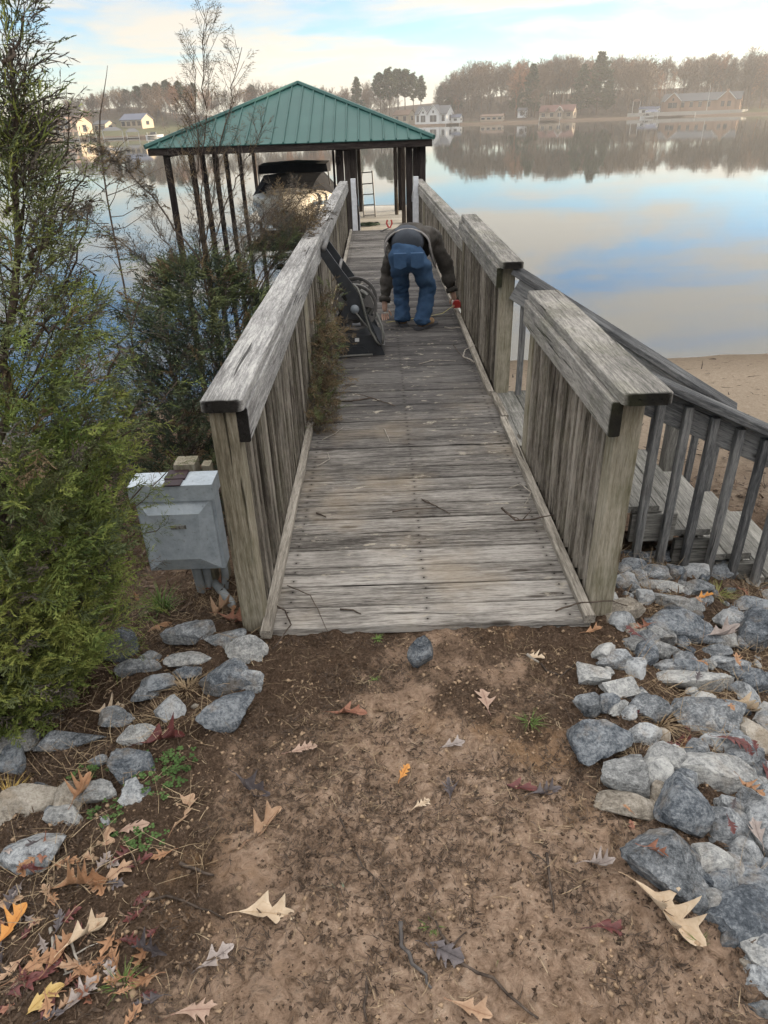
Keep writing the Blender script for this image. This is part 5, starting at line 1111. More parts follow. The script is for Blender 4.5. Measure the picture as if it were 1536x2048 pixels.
# browner cedar behind the left railing, pushing through the slats
cb_ = np.array([-1.22, 5.05, terr1(-1.22, 5.05)-0.05]); ctop = np.array(at(408, 8, 5.05))
def prof_mid(f): return np.interp(f, [0, .12, .3, .5, .62, .8, 1], [0.55, 0.85, 0.92, 0.62, 0.42, 0.30, 0.10])
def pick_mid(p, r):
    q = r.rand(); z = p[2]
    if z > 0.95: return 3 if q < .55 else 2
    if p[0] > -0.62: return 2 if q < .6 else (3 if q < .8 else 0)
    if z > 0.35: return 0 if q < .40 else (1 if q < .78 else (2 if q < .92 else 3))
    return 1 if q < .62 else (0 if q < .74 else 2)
def extra_mid(put, br, r):
    for (pts, sc_) in [
        ([(-0.95, 4.9, -.2), (-0.62, 4.75, 0.05), (-0.42, 4.66, 0.20), (-0.34, 4.6, 0.42)], .8), ([(-0.95, 4.6, -.2), (-0.6, 4.45, .08), (-0.40, 4.4, .12), (-0.33, 4.36, .20)], .8),
        ([(-0.9, 5.0, 0), (-0.6, 4.95, .25), (-0.42, 4.9, .38), (-0.36, 4.9, .58)], .75), ([(-0.9, 5.2, 0), (-0.6, 5.2, .2), (-0.40, 5.15, .3), (-0.28, 5.1, .36)], .8), ([(-0.9, 4.5, -.2), (-0.6, 4.3, .02), (-0.41, 4.28, .05), (-0.36, 4.3, .12)], .7),
        ([(-0.9, 4.8, -.2), (-0.6, 4.6, .02), (-0.41, 4.55, .05), (-0.36, 4.5, .3)], .75), ([(-0.9, 5.4, 0), (-0.6, 5.35, .1), (-0.42, 5.3, .2), (-0.33, 5.3, .3)], .75), ([(-0.9, 5.0, 0), (-0.6, 4.8, .15), (-0.42, 4.75, .3), (-0.37, 4.75, .48)], .75), ([(-0.9, 4.4, -.2), (-0.6, 4.2, .0), (-0.42, 4.15, .04), (-0.36, 4.1, .10)], .75), ([(-0.9, 5.6, 0), (-0.6, 5.5, .3), (-0.43, 5.45, .42), (-0.38, 5.4, .60)], .75), ([(-0.9, 4.7, -.1), (-0.6, 4.5, .1), (-0.40, 4.45, .2), (-0.30, 4.4, .30)], .8),
        ([(-1.1, 5.3, .4), (-.8, 5.6, .8), (-.6, 5.8, .98), (-.45, 6.0, 1.08)], 1.0), ([(-1.1, 5.3, .3), (-.85, 5.8, .75), (-.68, 6.3, .95), (-.55, 6.7, 1.04)], 1.0), ([(-1.15, 5.2, .5), (-.95, 5.5, .9), (-.78, 5.9, 1.1), (-.62, 6.3, 1.2)], .9),
        ([(-1.25, 5.0, .5), (-1.6, 5.1, .9), (-1.95, 5.2, 1.15), (-2.15, 5.2, 1.30)], 1.0), ([(-1.25, 5.0, .2), (-1.7, 5.0, .55), (-2.1, 5.0, .72), (-2.35, 5.0, .85)], 1.0), ([(-1.2, 5.0, .9), (-1.45, 5.0, 1.3), (-1.62, 5.0, 1.5), (-1.75, 5.0, 1.62)], .9)]:
        P = [np.array(q) for q in pts]; n = 16; full = []
        for k in range(n+1):
            t = k/n*(len(P)-1); i = min(int(t), len(P)-2); full.append(P[i]+(P[i+1]-P[i])*(t-i)+r.normal(0, .006, 3))
        br.tube(full, [0.006*(1-.85*k/n)+.0008 for k in range(n+1)], 5)
        for k in range(5, n+1):
            d = full[k]-full[k-1]; d /= np.linalg.norm(d)
            for s in range(9): put(full[k]+r.normal(0, .035, 3), d*.6+r.normal(0, .6, 3)+np.array([0, 0, .15]), r.uniform(.5, .95)*sc_, 1 if s % 2 else 0)
def fill_mid(put, r):
    for i in range(1500):
        f = r.rand()**.9; z = -.75+1.62*f; R_ = np.interp(f, [0, .15, .45, .75, 1], [.62, .82, .80, .55, .16])
        a = r.uniform(0, 2*np.pi); rad = R_*(.35+.7*math.sqrt(r.rand()))*(.75+.5*vnoise(np.array([a*2.4]), np.array([f*7.0]))[0])
        p = np.array([-1.24+math.cos(a)*rad, 5.0+math.sin(a)*rad, z])
        if p[0] > -.66: continue
        d = np.array([math.cos(a), math.sin(a), .5+.5*f+r.normal(0, .25)]); put(p, d+r.normal(0, .3, 3), r.uniform(.8, 1.4), 0)
def leaders(put, br, r):
    extra_mid(put, br, r)
    for (A, B, nb, wid) in [(a_, b_, int(n_b*1.5), w_) for a_, b_, n_b, w_ in [((-1.22, 5.05, .8), at(408, 8, 5.05), 30, .34), ((-1.22, 5.05, .9), at(486, 95, 5.0), 17, .26), ((-1.22, 5.05, 1.0), at(388, 100, 5.1), 12, .2), ((-1.2, 5.05, .9), at(532, 245, 5.2), 16, .26), ((-1.2, 5.0, .8), at(600, 390, 5.3), 14, .24), ((-1.3, 5.0, .5), at(268, 515, 4.9), 16, .28), ((-1.3, 5.0, .7), at(300, 440, 5.0), 14, .24), ((-1.0, 5.3, .55), at(640, 402, 6.1), 26, .30), ((-1.0, 5.3, .45), at(600, 452, 5.9), 26, .30), ((-1.0, 5.4, .5), at(655, 440, 6.5), 22, .26), ((-1.1, 5.3, .55), at(560, 400, 5.7), 24, .30), ((-1.1, 5.2, .5), at(520, 430, 5.4), 20, .28), ((-1.05, 5.3, .6), at(612, 385, 6.0), 22, .28)]]:
        A = np.array(A); B = np.array(B); n = 16; pts = [A+(B-A)*k/n+r.normal(0, .010, 3)*min(1, k/3)+np.array([0, 0, .05*math.sin(math.pi*k/n)]) for k in range(n+1)]; br.tube(pts, [.0048*(1-.8*k/n)+.0008 for k in range(n+1)], 5)
        D = (B-A)/np.linalg.norm(B-A)
        for k in range(nb):
            f = .15+.83*(k+r.rand())/nb; j = min(int(f*n), n-1); p = pts[j]+(pts[j+1]-pts[j])*(f*n-j); a = r.uniform(0, 2*np.pi); d = D*.8+np.array([math.cos(a), math.sin(a), .25])*.75; d /= np.linalg.norm(d); L = wid*(1.15-.8*f)*r.uniform(.6, 1.2); m = max(3, int(L/.045)); q = p.copy(); tw = [q.copy()]
            for s_ in range(m):
                d = d+np.array([0, 0, .10])+r.normal(0, .07, 3); d /= np.linalg.norm(d); q = q+d*L/m; tw.append(q.copy())
                if s_ > 0: sd = np.cross(d, r.normal(size=3)); sd /= np.linalg.norm(sd); put(q, d*.85+sd*.6, r.uniform(.35, .62), 1)
            br.tube(tw, [.0016]*len(tw), 3, cap=False); put(q, d, .45, 1)
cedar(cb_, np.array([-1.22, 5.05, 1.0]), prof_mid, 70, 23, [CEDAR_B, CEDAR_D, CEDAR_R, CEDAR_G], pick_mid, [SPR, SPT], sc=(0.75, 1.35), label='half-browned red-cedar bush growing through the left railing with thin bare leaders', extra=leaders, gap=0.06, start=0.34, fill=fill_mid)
# low dark cedar clump beneath it
cedar((-1.45, 4.6, terr1(-1.45, 4.6)-.03), (-1.42, 4.6, 0.42), lambda f: .80*(1-f*.55), 110, 31, [CEDAR_D, CEDAR_B, CEDAR_G], lambda p, r: 0 if r.rand() < .6 else (1 if r.rand() < .6 else 2), [SPR, SPT], sc=(.8, 1.3), label='small dark cedar between the meter box and the water', gap=0.06)

# ------------------------------------------------------------------ bare sapling
base = on(272, 770); SY_ = base.y
def sp(x, y): return at(x, y, SY_)
t = thing('bare_sapling', tuple(base), 'thin leafless sapling with a few bare branches in front of the water', 'sapling')
m = MB(); main = [base+Vector((0, 0, -.1))]+[sp(*q) for q in [(268, 720), (262, 660), (248, 570), (236, 510), (224, 450), (214, 395), (207, 345), (199, 285), (200, 230), (207, 190), (213, 150), (215, 131)]]
m.tube(main, [0.017, .016, .015, .014, .0135, .013, .012, .011, .010, .008, .006, .004, .003], 8); m.build('trunk', BARK, t, True)
for q in [[(207, 378), (182, 360), (160, 342), (135, 310), (112, 275)], [(209, 345), (222, 322), (238, 292), (255, 276)], [(213, 392), (240, 382), (270, 368), (292, 350), (330, 332)], [(222, 434), (245, 432), (275, 415), (300, 405)], [(224, 460), (250, 455), (275, 438), (297, 420)], [(218, 415), (228, 395), (238, 358)],
          [(211, 372), (228, 365), (236, 356)], [(217, 447), (190, 447), (160, 448)], [(226, 495), (200, 495), (172, 490)], [(239, 520), (262, 515), (285, 508)], [(252, 600), (280, 575), (310, 552)], [(243, 545), (225, 520), (205, 505)]]:
    m = MB(); pts = [sp(*p)+Vector((0, 0.02*i, 0)) for i, p in enumerate(q)]; n = len(pts); m.tube(pts, [.0068*(1-.7*i/n) for i in range(n)], 6); m.build('branch', BARK, t, True)
# ------------------------------------------------------------------ hose reel cart
BLK = simple('charcoal_plastic', (0.028, 0.031, 0.036), 0.48, 0.4, var=0.2); GRY = simple('grey_plastic', (0.105, 0.10, 0.098), 0.5, 0.4, var=0.15); LGY = simple('hub_grey', (0.20, 0.23, 0.26), 0.4, 0.5)
HOSE = simple('olive_grey_hose', (0.115, 0.115, 0.105), 0.45, 0.4, var=0.15); LBL = simple('white_sticker', (0.55, 0.56, 0.56), 0.6)
YF_, YK_ = 5.72, 6.16
def S(cx_, cy_, Y=YF_): return at(640+cx_/7.5875, 460+cy_/7.5875, Y)
def S2(cx_, cy_):
    p = S(cx_, cy_); return (p.x, p.z)
HR = thing('hose_reel_cart', (-0.2, 5.95, 0.0), 'charcoal plastic garden hose reel cart on two wheels parked against the left railing', 'hose reel')
dzf = S(500, 1868).z
def prof2(pts): return [(x, max(0.004, z-dzf)) for x, z in (S2(*q) for q in pts)]
# base tub
m = MB(); m.prism(prof2([(300, 1545), (800, 1545), (905, 1640), (985, 1862), (330, 1866), (280, 1700)]), 'y', YF_, YK_); base_ = m.build('base_tub', BLK, HR)
m = MB(); m.prism(prof2([(420, 1850), (430, 1760), (500, 1712), (640, 1712), (720, 1760), (760, 1850)]), 'y', YF_-.006, YF_); m.build('recess', GRY if False else BLK, base_)
m = MB(); m.prism(prof2([(528, 1588), (592, 1588), (592, 1640), (528, 1640)]), 'y', YF_-.008, YF_-.001); m.build('sticker', LBL, base_)
m = MB(); m.prism(prof2([(940, 1700), (985, 1700), (990, 1800), (965, 1862)]), 'y', YF_+.01, YK_-.01); m.build('toe', GRY, base_)
# A-shaped side frames
for Y in (YF_+.005, YK_-.03):
    m = MB(); m.prism(prof2([(415, 1000), (620, 1000), (650, 1060), (700, 1180), (980, 1840), (860, 1700), (730, 1420), (640, 1300), (430, 1310), (380, 1440), (300, 1560), (235, 1430), (330, 1180)]), 'y', Y, Y+.025); m.build('side_frame', BLK, HR)
    m = MB(); m.prism(prof2([(620, 1010), (415, 1010), (330, 850), (0, 330), (0, 250), (35, 205), (80, 215), (330, 560), (480, 760), (560, 900)]), 'y', Y+.001, Y+.024); m.build('handle_arm', BLK, HR)
g = S(42, 235); m = MB(); m.tube([(g.x, YF_+.005, g.z-dzf), (g.x, YK_-.005, g.z-dzf)], .022, 10); m.build('grip', GRY, HR, True)
g2 = S(290, 540); m = MB(); m.tube([(g2.x, YF_+.03, g2.z-dzf), (g2.x, YK_-.03, g2.z-dzf)], .015, 8); m.build('cross_bar', GRY, HR, True)
# reel: two spoked flanges, drum, wound hose
hc = S(525, 1150); hx, hz = hc.x, hc.z-dzf; RR = 0.185
for Y in (YF_+.055, YK_-.075):
    m = MB(); m.lathe([(RR, 0), (RR, .018), (RR-.025, .020), (RR-.025, -.002), (RR, 0)], (hx, Y, hz), 'y', 36); fl = m.build('reel_flange', GRY, HR, True)
    for k in range(5):
        a = 2*math.pi*k/5+.35; m = MB(); pts = []
        for q, w_ in ((.045, .55), (.10, .34), (RR-.022, .40)):
            pts.append((q, a-w_)); 
        for q, w_ in ((RR-.022, .40), (.10, .34), (.045, .55)): pts.append((q, a+w_))
        m.prism([(hx+q*math.cos(b), hz+q*math.sin(b)) for q, b in pts], 'y', Y+.002, Y+.014); m.build('spoke', GRY, fl)
m = MB(); m.lathe([(.07, YF_+.06), (.07, YK_-.06)], (hx, 0, hz), 'y', 20, True); m.build('drum', BLK, HR, True)
m = MB(); pts = []; N_ = 420
for i in range(N_):
    f = i/N_; a = f*2*math.pi*21; lay = int(f*3); ff = (f*3) % 1; ff = ff if lay % 2 == 0 else 1-ff; rr = .085+.024*lay+.003*math.sin(a*3.3)
    pts.append((hx+rr*math.cos(a), YF_+.085+ff*(YK_-YF_-.18), hz+rr*math.sin(a)))
m.tube(pts, .0115, 6); m.build('wound_hose', HOSE, HR, True)
m = MB(); m.lathe([(.0, -.022), (.030, -.020), (.036, -.008), (.036, .006)], (hx, YF_, hz), 'y', 20); m.build('hub', LGY, HR, True)
# loose end of the hose
loose = [(490, 770, .02), (560, 830, .01), (610, 930, -.01), (650, 1080, -.02), (700, 1280, -.025), (760, 1460, -.025), (850, 1620, -.03), (905, 1685, -.03), (950, 1660, -.03), (965, 1560, -.02), (940, 1420, 0), (890, 1310, .03), (850, 1230, .06)]
m = MB(); m.tube([(S(a, b).x, YF_+d, S(a, b).z-dzf) for a, b, d in loose], .0095, 8); m.build('loose_hose', HOSE, HR, True)
m = MB(); m.tube([(S(a, b).x, YF_-.02, S(a, b).z-dzf) for a, b in [(540, 1190), (640, 1320), (750, 1450), (860, 1590)]], .007, 6); m.build('inlet_hose', HOSE, HR, True)
m = MB(); m.tube([(S(160, 1850).x, YF_-.03, .012), (S(300, 1866).x, YF_-.04, .012), (S(480, 1850).x, YF_-.02, .012), (S(800, 1850).x, YF_-.01, .012)], .010, 6); m.build('supply_hose', HOSE, HR, True)
wc = S(232, 1752); wr = .075
for Y in (YF_-.035, YK_-.02):
    wz = wr+.003
    m = MB(); m.lathe([(wr-.018, 0), (wr-.004, -.002), (wr, .006), (wr, .040), (wr-.018, .044)], (wc.x, Y, wz), 'y', 28); wh = m.build('wheel', BLK, HR, True)
    m = MB(); m.lathe([(.0, -.006), (.018, -.006), (.020, .004)], (wc.x, Y, wz), 'y', 14); m.build('hub_cap', GRY, wh, True)
    m = MB(); m.lathe([(wr-.014, .004), (wr-.028, .002), (wr-.028, .02), (wr-.014, .02)], (wc.x, Y, wz), 'y', 28); m.build('rim', GRY, wh, True)
    for k in range(5):
        a = 2*math.pi*k/5+.3; b = a+.5; m = MB()
        m.tube([(wc.x+.016*math.cos(a), Y+.006, wz+.016*math.sin(a)), (wc.x+.034*math.cos((a+b)/2), Y+.006, wz+.034*math.sin((a+b)/2)), (wc.x+(wr-.02)*math.cos(b), Y+.008, wz+(wr-.02)*math.sin(b))], .008, 6); m.build('spoke', GRY, wh, True)

# ------------------------------------------------------------------ the man bending over his tape measure
def skin(nodes, edges, sub=2, root=0, wob=0.0, wscale=9, seed=0):
    me = bpy.data.meshes.new('tmp'); me.from_pydata([n[0] for n in nodes], edges, []); o = bpy.data.objects.new('tmp', me); COL.objects.link(o)
    o.modifiers.new('s', 'SKIN'); 
    sv = me.skin_vertices[0].data
    for i, n in enumerate(nodes):
        rr = n[1]; sv[i].radius = rr if isinstance(rr, tuple) else (rr, rr); sv[i].use_root = (i == root)
    q = o.modifiers.new('d', 'SUBSURF'); q.levels = sub; q.render_levels = sub
    dg = bpy.context.evaluated_depsgraph_get(); ev = o.evaluated_get(dg); res = bpy.data.meshes.new_from_object(ev)
    bpy.data.objects.remove(o); bpy.data.meshes.remove(me)
    if wob:
        n = len(res.vertices); co = np.zeros(n*3, np.float32); nr = np.zeros(n*3, np.float32); res.vertices.foreach_get('co', co); res.vertex_normals.foreach_get('vector', nr)
        co = co.reshape(-1, 3); nr = nr.reshape(-1, 3)
        d = fbm(co[:, 0]*wscale+co[:, 1]*wscale*.7+seed, co[:, 2]*wscale*2.0+co[:, 1]*wscale*.5+seed, 4, .6)-.5; co = co+nr*(d*wob)[:, None]; res.vertices.foreach_set('co', co.ravel()); res.update()
    res.shade_smooth(); return res
def cloth(name, meshes, mat, parent):
    b = bmesh.new()
    for me in meshes: b.from_mesh(me); bpy.data.meshes.remove(me)
    me = bpy.data.meshes.new(name); b.to_mesh(me); b.free(); me.materials.append(mat); me.shade_smooth(); return link(bpy.data.objects.new(name, me), parent)
SKIN = simple('skin', (0.46, 0.29, 0.22), 0.55, 0.35, var=0.12); HAIR = simple('grey_hair', (0.12, 0.10, 0.085), 0.8)
DEN = Mat('blue_denim', 0.85, 0.15); n_ = DEN.noise(DEN.pos(), 7, 5, .6); n2_ = DEN.noise(DEN.map(DEN.pos(), (60, 60, 240)), 1.0, 3)
DEN.color(DEN.ramp(DEN.math('ADD', DEN.math('MULTIPLY', n_, .8), DEN.math('MULTIPLY', n2_, .2)), [(0.36, (0.026, 0.055, 0.110)), (0.55, (0.040, 0.080, 0.150)), (0.72, (0.065, 0.115, 0.195))])); DEN.bump(n_, 0.01); DEN = DEN.m
JAC = simple('charcoal_jacket', (0.062, 0.056, 0.050), 0.8, 0.2, var=0.35, scale=9, bump=0.012); LIN = simple('pale_jacket_lining', (0.26, 0.245, 0.235), 0.9); BOOT = simple('tan_suede_boot', (0.30, 0.20, 0.115), 0.85, 0.2, var=0.2); SOLE = simple('boot_sole', (0.05, 0.05, 0.055), 0.8)
hipc = at(816, 512, 6.50); lh = at(797, 522, 6.52); rh = at(841, 520, 6.50); lk = at(803, 586, 6.70); rk_ = at(857, 583, 6.62); la = at(806, 645, 6.66); ra = at(843, 650, 6.53)
la.z = max(la.z, .07); ra.z = max(ra.z, .07)
wai = at(814, 483, 6.62); mid = at(816, 472, 6.78); chest = at(822, 484, 7.00); neck = at(828, 512, 7.16); head = at(830, 536, 7.26)
ls = at(788, 505, 6.98); rs = at(867, 482, 7.00); le = at(775, 556, 7.02); re = at(893, 533, 7.06); lw = at(769, 604, 6.93); rw = at(905, 584, 7.02)
lp = at(770, 624, 6.92); rp = at(909, 600, 7.03)
body = skin([(hipc, .095), (wai, .09), (mid, .11), (chest, .13), (neck, .06), (head, .095), (ls, .06), (le, .043), (lw, .030), (lp, (.042, .026)), (rs, .06), (re, .043), (rw, .030), (rp, (.042, .026)), (lh, .070), (lk, .050), (la, .042), (rh, .070), (rk_, .050), (ra, .042)],
            [(0, 1), (1, 2), (2, 3), (3, 4), (4, 5), (3, 6), (6, 7), (7, 8), (8, 9), (3, 10), (10, 11), (11, 12), (12, 13), (0, 14), (14, 15), (15, 16), (0, 17), (17, 18), (18, 19)])
def fingers(palm, wrist, fan, curl, thumb):
    d = (palm-wrist).normalized(); out = []
    for k, (o_, L_) in enumerate(zip((-.030, -.010, .010, .028), (.068, .078, .074, .058))):
        a = palm+fan*o_+d*.012; b = a+d*L_*.45+curl*.012; c = b+d*L_*.28+curl*.022; e = c+d*L_*.10+curl*.026
        out.append(skin([(a, .0095), (b, .0090), (c, .0082), (e, .0065)], [(0, 1), (1, 2), (2, 3)], 1))
    a = palm-d*.02+thumb*.03; b = a+thumb*.028+d*.025; c = b+d*.03+thumb*.004
    out.append(skin([(a, .0115), (b, .010), (c, .0075)], [(0, 1), (1, 2)], 1)); return out
fl_ = fingers(lp, lw, Vector((1, .2, 0)).normalized(), Vector((0.1, -1, 0)).normalized()*.6, Vector((1, -.1, -.1)).normalized())
fr_ = fingers(rp, rw, Vector((.5, 1, 0)).normalized()*.8, Vector((-.5, -.6, 0)), Vector((-.8, -.5, 0)).normalized())
b = bmesh.new()
for me in [body]+fl_+fr_: b.from_mesh(me)
me = bpy.data.meshes.new('person'); b.to_mesh(me); b.free(); me.materials.append(SKIN); me.shade_smooth()
man = bpy.data.objects.new('person', me); link(man); tag(man, 'person in blue jeans and dark jacket bending down to measure the walkway planks', 'person')
jz = Vector((0, 0, .085)); 
jl = skin([(hipc+Vector((0, 0, .005)), (.165, .145)), (wai+Vector((0, -.02, -.01)), (.155, .135)), (lh, (.108, .115)), (lh.lerp(lk, .5), .085), (lk, .072), (lk.lerp(la, .5), .070), (la+Vector((0, 0, .03)), .076), (la+Vector((0, -.01, -.045)), (.088, .095)),
           (rh, (.112, .118)), (rh.lerp(rk_, .5), .092), (rk_, .080), (rk_.lerp(ra, .5), .075), (ra+Vector((0, 0, .03)), .078), (ra+Vector((0, -.01, -.04)), (.088, .096))],
          [(0, 1), (0, 2), (2, 3), (3, 4), (4, 5), (5, 6), (6, 7), (0, 8), (8, 9), (9, 10), (10, 11), (11, 12), (12, 13)], 3, wob=.055, wscale=10, seed=3)
cloth('jeans', [jl], DEN, man)
for s in (-1, 1):
    pk = hipc+Vector((s*.075, -.150, .0)); m = MB(); m.prism([(pk.x-.055, pk.z-.065), (pk.x, pk.z-.085), (pk.x+.055, pk.z-.065), (pk.x+.055, pk.z+.045), (pk.x-.055, pk.z+.045)], 'y', pk.y-.006, pk.y+.05); m.build('back_pocket', DEN, [c for c in man.children if c.name.startswith('jeans')][0])
ja = skin([(wai.lerp(hipc, .35)+Vector((0, -.01, .03)), (.20, .165)), (mid+Vector((0, 0, -.005)), (.20, .155)), (chest, (.185, .15)), (neck, .085), (ls, .100), (ls.lerp(le, .5), .080), (le, .074), (le.lerp(lw, .55), .066), (lw.lerp(le, .12), .060), (rs, .105), (rs.lerp(re, .5), .085), (re, .076), (re.lerp(rw, .55), .068), (rw.lerp(re, .10), .060)],
          [(0, 1), (1, 2), (2, 3), (2, 4), (4, 5), (5, 6), (6, 7), (7, 8), (2, 9), (9, 10), (10, 11), (11, 12), (12, 13)], 3, wob=.065, wscale=10, seed=9)
jk = cloth('jacket', [ja], JAC, man)
sh = skin([(hipc+Vector((0, -.005, .06)), (.150, .135)), (wai+Vector((0, -.01, .01)), (.168, .140)), (mid, (.17, .14))], [(0, 1), (1, 2)], 2, wob=.02)
cloth('shirt', [sh], simple('navy_grey_shirt', (0.045, 0.052, 0.065), .85), man)
# hem hanging off the waist, with its pale lining edge, and the loose right flap
hem = []
for k in range(17):
    a = math.pi*(k/16); r1 = .198; hem.append(Vector((wai.x+r1*math.cos(math.pi-a)*1.02, wai.y-.045-.01*math.sin(a), wai.z-.040+.150*math.sin(a))))
hem = [hem[0]+Vector((.01, .02, -.10))]+hem+[hem[-1]+Vector((.03, .05, -.13)), hem[-1]+Vector((.06, .10, -.20))]
m = MB(); m.tube(hem, [.007]+[.009]*17+[.010, .008], 8); m.build('hem', LIN, jk, True)
m = MB(); e = hem[-3:]; vs = []
for p in hem[9:]:
    vs += [p, p+Vector((.02, .16, .015))]
m.add(vs, [(2*i, 2*i+1, 2*i+3, 2*i+2) for i in range(len(vs)//2-1)]); m.build('flap', JAC, jk, True)
m = MB(); vs = []
for p in hem[:9]: vs += [p, p+Vector((-.005, .16, .01))]
m.add(vs, [(2*i, 2*i+1, 2*i+3, 2*i+2) for i in range(len(vs)//2-1)]); m.build('flap', JAC, jk, True)
for w0, w1 in ((le, lw), (re, rw)):
    d = (w1-w0).normalized(); c = w1-d*.012; m = MB(); m.tube([c-d*.035, c-d*.01, c+d*.012], [.057, .059, .055], 14); m.build('cuff', JAC, jk, True)
hr_ = skin([(head+Vector((0, .01, -.01)), .100), (head+Vector((0, -.03, .04)), .085)], [(0, 1)], 2); cloth('hair', [hr_], HAIR, man)
for a, rz_ in ((la, -.15), (ra, .75)):
    d = Vector((math.sin(rz_), math.cos(rz_), 0)); h_ = Vector((a.x, a.y, 0))-d*.035
    b_ = skin([(h_+Vector((0, 0, .058)), (.045, .050)), (h_+d*.10+Vector((0, 0, .055)), (.045, .045)), (h_+d*.20+Vector((0, 0, .045)), (.046, .036))], [(0, 1), (1, 2)], 2); bo = cloth('boot', [b_], BOOT, man)
    m = MB(); side_ = Vector((d.y, -d.x, 0)); vs = []
    for f, w_ in ((-.045, .030), (-.02, .042), (.08, .044), (.17, .050), (.235, .040), (.255, .018)):
        for s in (-1, 1): p = h_+d*f+side_*s*w_; vs += [(p.x, p.y, .003), (p.x, p.y, .026)]
    fs = [(4*i, 4*i+2, 4*i+6, 4*i+4) for i in range(5)]+[(4*i+1, 4*i+5, 4*i+7, 4*i+3) for i in range(5)]+[(4*i, 4*i+4, 4*i+5, 4*i+1) for i in range(5)]+[(4*i+2, 4*i+3, 4*i+7, 4*i+6) for i in range(5)]+[(0, 1, 3, 2), (20, 22, 23, 21)]
    m.add(vs, fs); m.build('sole', SOLE, bo)
# tape measure
tc_ = at(913, 608, 7.02); YEL = simple('yellow_tape', (0.50, 0.42, 0.07), 0.5, 0.4)
TM = thing('tape_measure', (tc_.x, tc_.y, .05), 'red tape measure held in the right hand with its yellow blade pulled across the planks', 'tape measure')
m = MB(); m.prism([(tc_.x-.036, tc_.z-.034), (tc_.x+.030, tc_.z-.034), (tc_.x+.038, tc_.z-.02), (tc_.x+.038, tc_.z+.018), (tc_.x+.018, tc_.z+.036), (tc_.x-.018, tc_.z+.036), (tc_.x-.036, tc_.z+.018)], 'y', tc_.y-.022, tc_.y+.022); m.build('case', RED, TM)
bl = [Vector((tc_.x-.036, tc_.y, tc_.z-.02)), gr(885, 627, .02), gr(850, 634, .010), gr(800, 641, .010), gr(772, 645, .012)]
m = MB(); vs = []
for p in bl: vs += [p+Vector((0, -.012, .003)), p+Vector((0, .012, .0))]
m.add(vs, [(2*i, 2*i+1, 2*i+3, 2*i+2) for i in range(4)]); m.build('blade', YEL, TM)
# ------------------------------------------------------------------ far trees
def bare_tree(seed, H=18.0, spread=0.33, twig_w=0.12, levels=4):
    r = np.random.RandomState(seed); m = MB(); Q = []
    def limb(p, d, L, rad, lev):
        n = 4 if lev < 2 else 2; pts = [p]; dirs = [d]
        for k in range(n):
            d = d+r.normal(0, .10+.04*lev, 3)+np.array([0, 0, .06]); d /= np.linalg.norm(d); pts.append(pts[-1]+d*L/n); dirs.append(d)
        if lev < 2: m.tube(pts, [max(.03, rad*(1-.75*k/n)) for k in range(n+1)], 5 if lev == 0 else 3, cap=False)
        else:
            for k in range(n):
                a, b = pts[k], pts[k+1]; s = np.cross(b-a, r.normal(size=3)); s /= np.linalg.norm(s)+1e-9; w0 = max(twig_w*.7, rad*2*(1-.6*k/n)); w1 = max(twig_w*.5, rad*2*(1-.6*(k+1)/n)) if k < n-1 else twig_w*.3
                Q.append([a-s*w0/2, a+s*w0/2, b+s*w1/2, b-s*w1/2])
        if lev < levels:
            nb = (13, 6, 5, 4)[lev] if levels == 4 else (12, 5, 4)[lev]
            for k in range(nb):
                f = (0.30 if lev == 0 else .18)+(.68 if lev == 0 else .8)*(k+r.rand())/nb; j = min(int(f*n), n-1); q = pts[j]+(pts[j+1]-pts[j])*(f*n-j)
                a = r.uniform(0, 2*np.pi); perp = np.cross(dirs[j], [math.cos(a), math.sin(a), .3]); perp /= np.linalg.norm(perp)+1e-9
                ang = (.75-.35*f) if lev == 0 else .65; dd = dirs[j]*math.cos(ang)+perp*math.sin(ang); limb(q, dd, L*((spread*1.25*(1.25-.75*f)) if lev == 0 else .52*r.uniform(.7, 1.2)), rad*(.42 if lev == 0 else .5), lev+1)
    limb(np.zeros(3), np.array([0, 0, 1.0]), H*.88, H*.011, 0)
    for q in Q: m.add(q, [(0, 1, 2, 3)])
    return m
FT = {'brown': foliage('far_twigs_brown', (0.065, 0.042, 0.028), (0.098, 0.065, 0.043), (0.140, 0.095, 0.065), .12), 'rust': foliage('far_twigs_rust', (0.14, 0.068, 0.036), (0.20, 0.10, 0.055), (0.26, 0.14, 0.08), .12), 'grey': foliage('far_twigs_grey', (0.055, 0.043, 0.036), (0.083, 0.068, 0.058), (0.125, 0.103, 0.088), .12)}
def bt_mesh(i, mat): me = bare_tree(40+i, 18.0, (.30, .36, .26, .33, .40)[i % 5]).mesh('bare_tree', mat); return me
BT_ = {'brown': [bt_mesh(0, FT['brown']), bt_mesh(1, FT['brown']), bt_mesh(2, FT['brown'])], 'rust': [bt_mesh(3, FT['rust'])], 'grey': [bt_mesh(4, FT['grey']), bt_mesh(5, FT['grey'])]}
PINE_M = foliage('pine_needles', (0.020, 0.033, 0.018), (0.036, 0.055, 0.026), (0.062, 0.085, 0.038), .25)
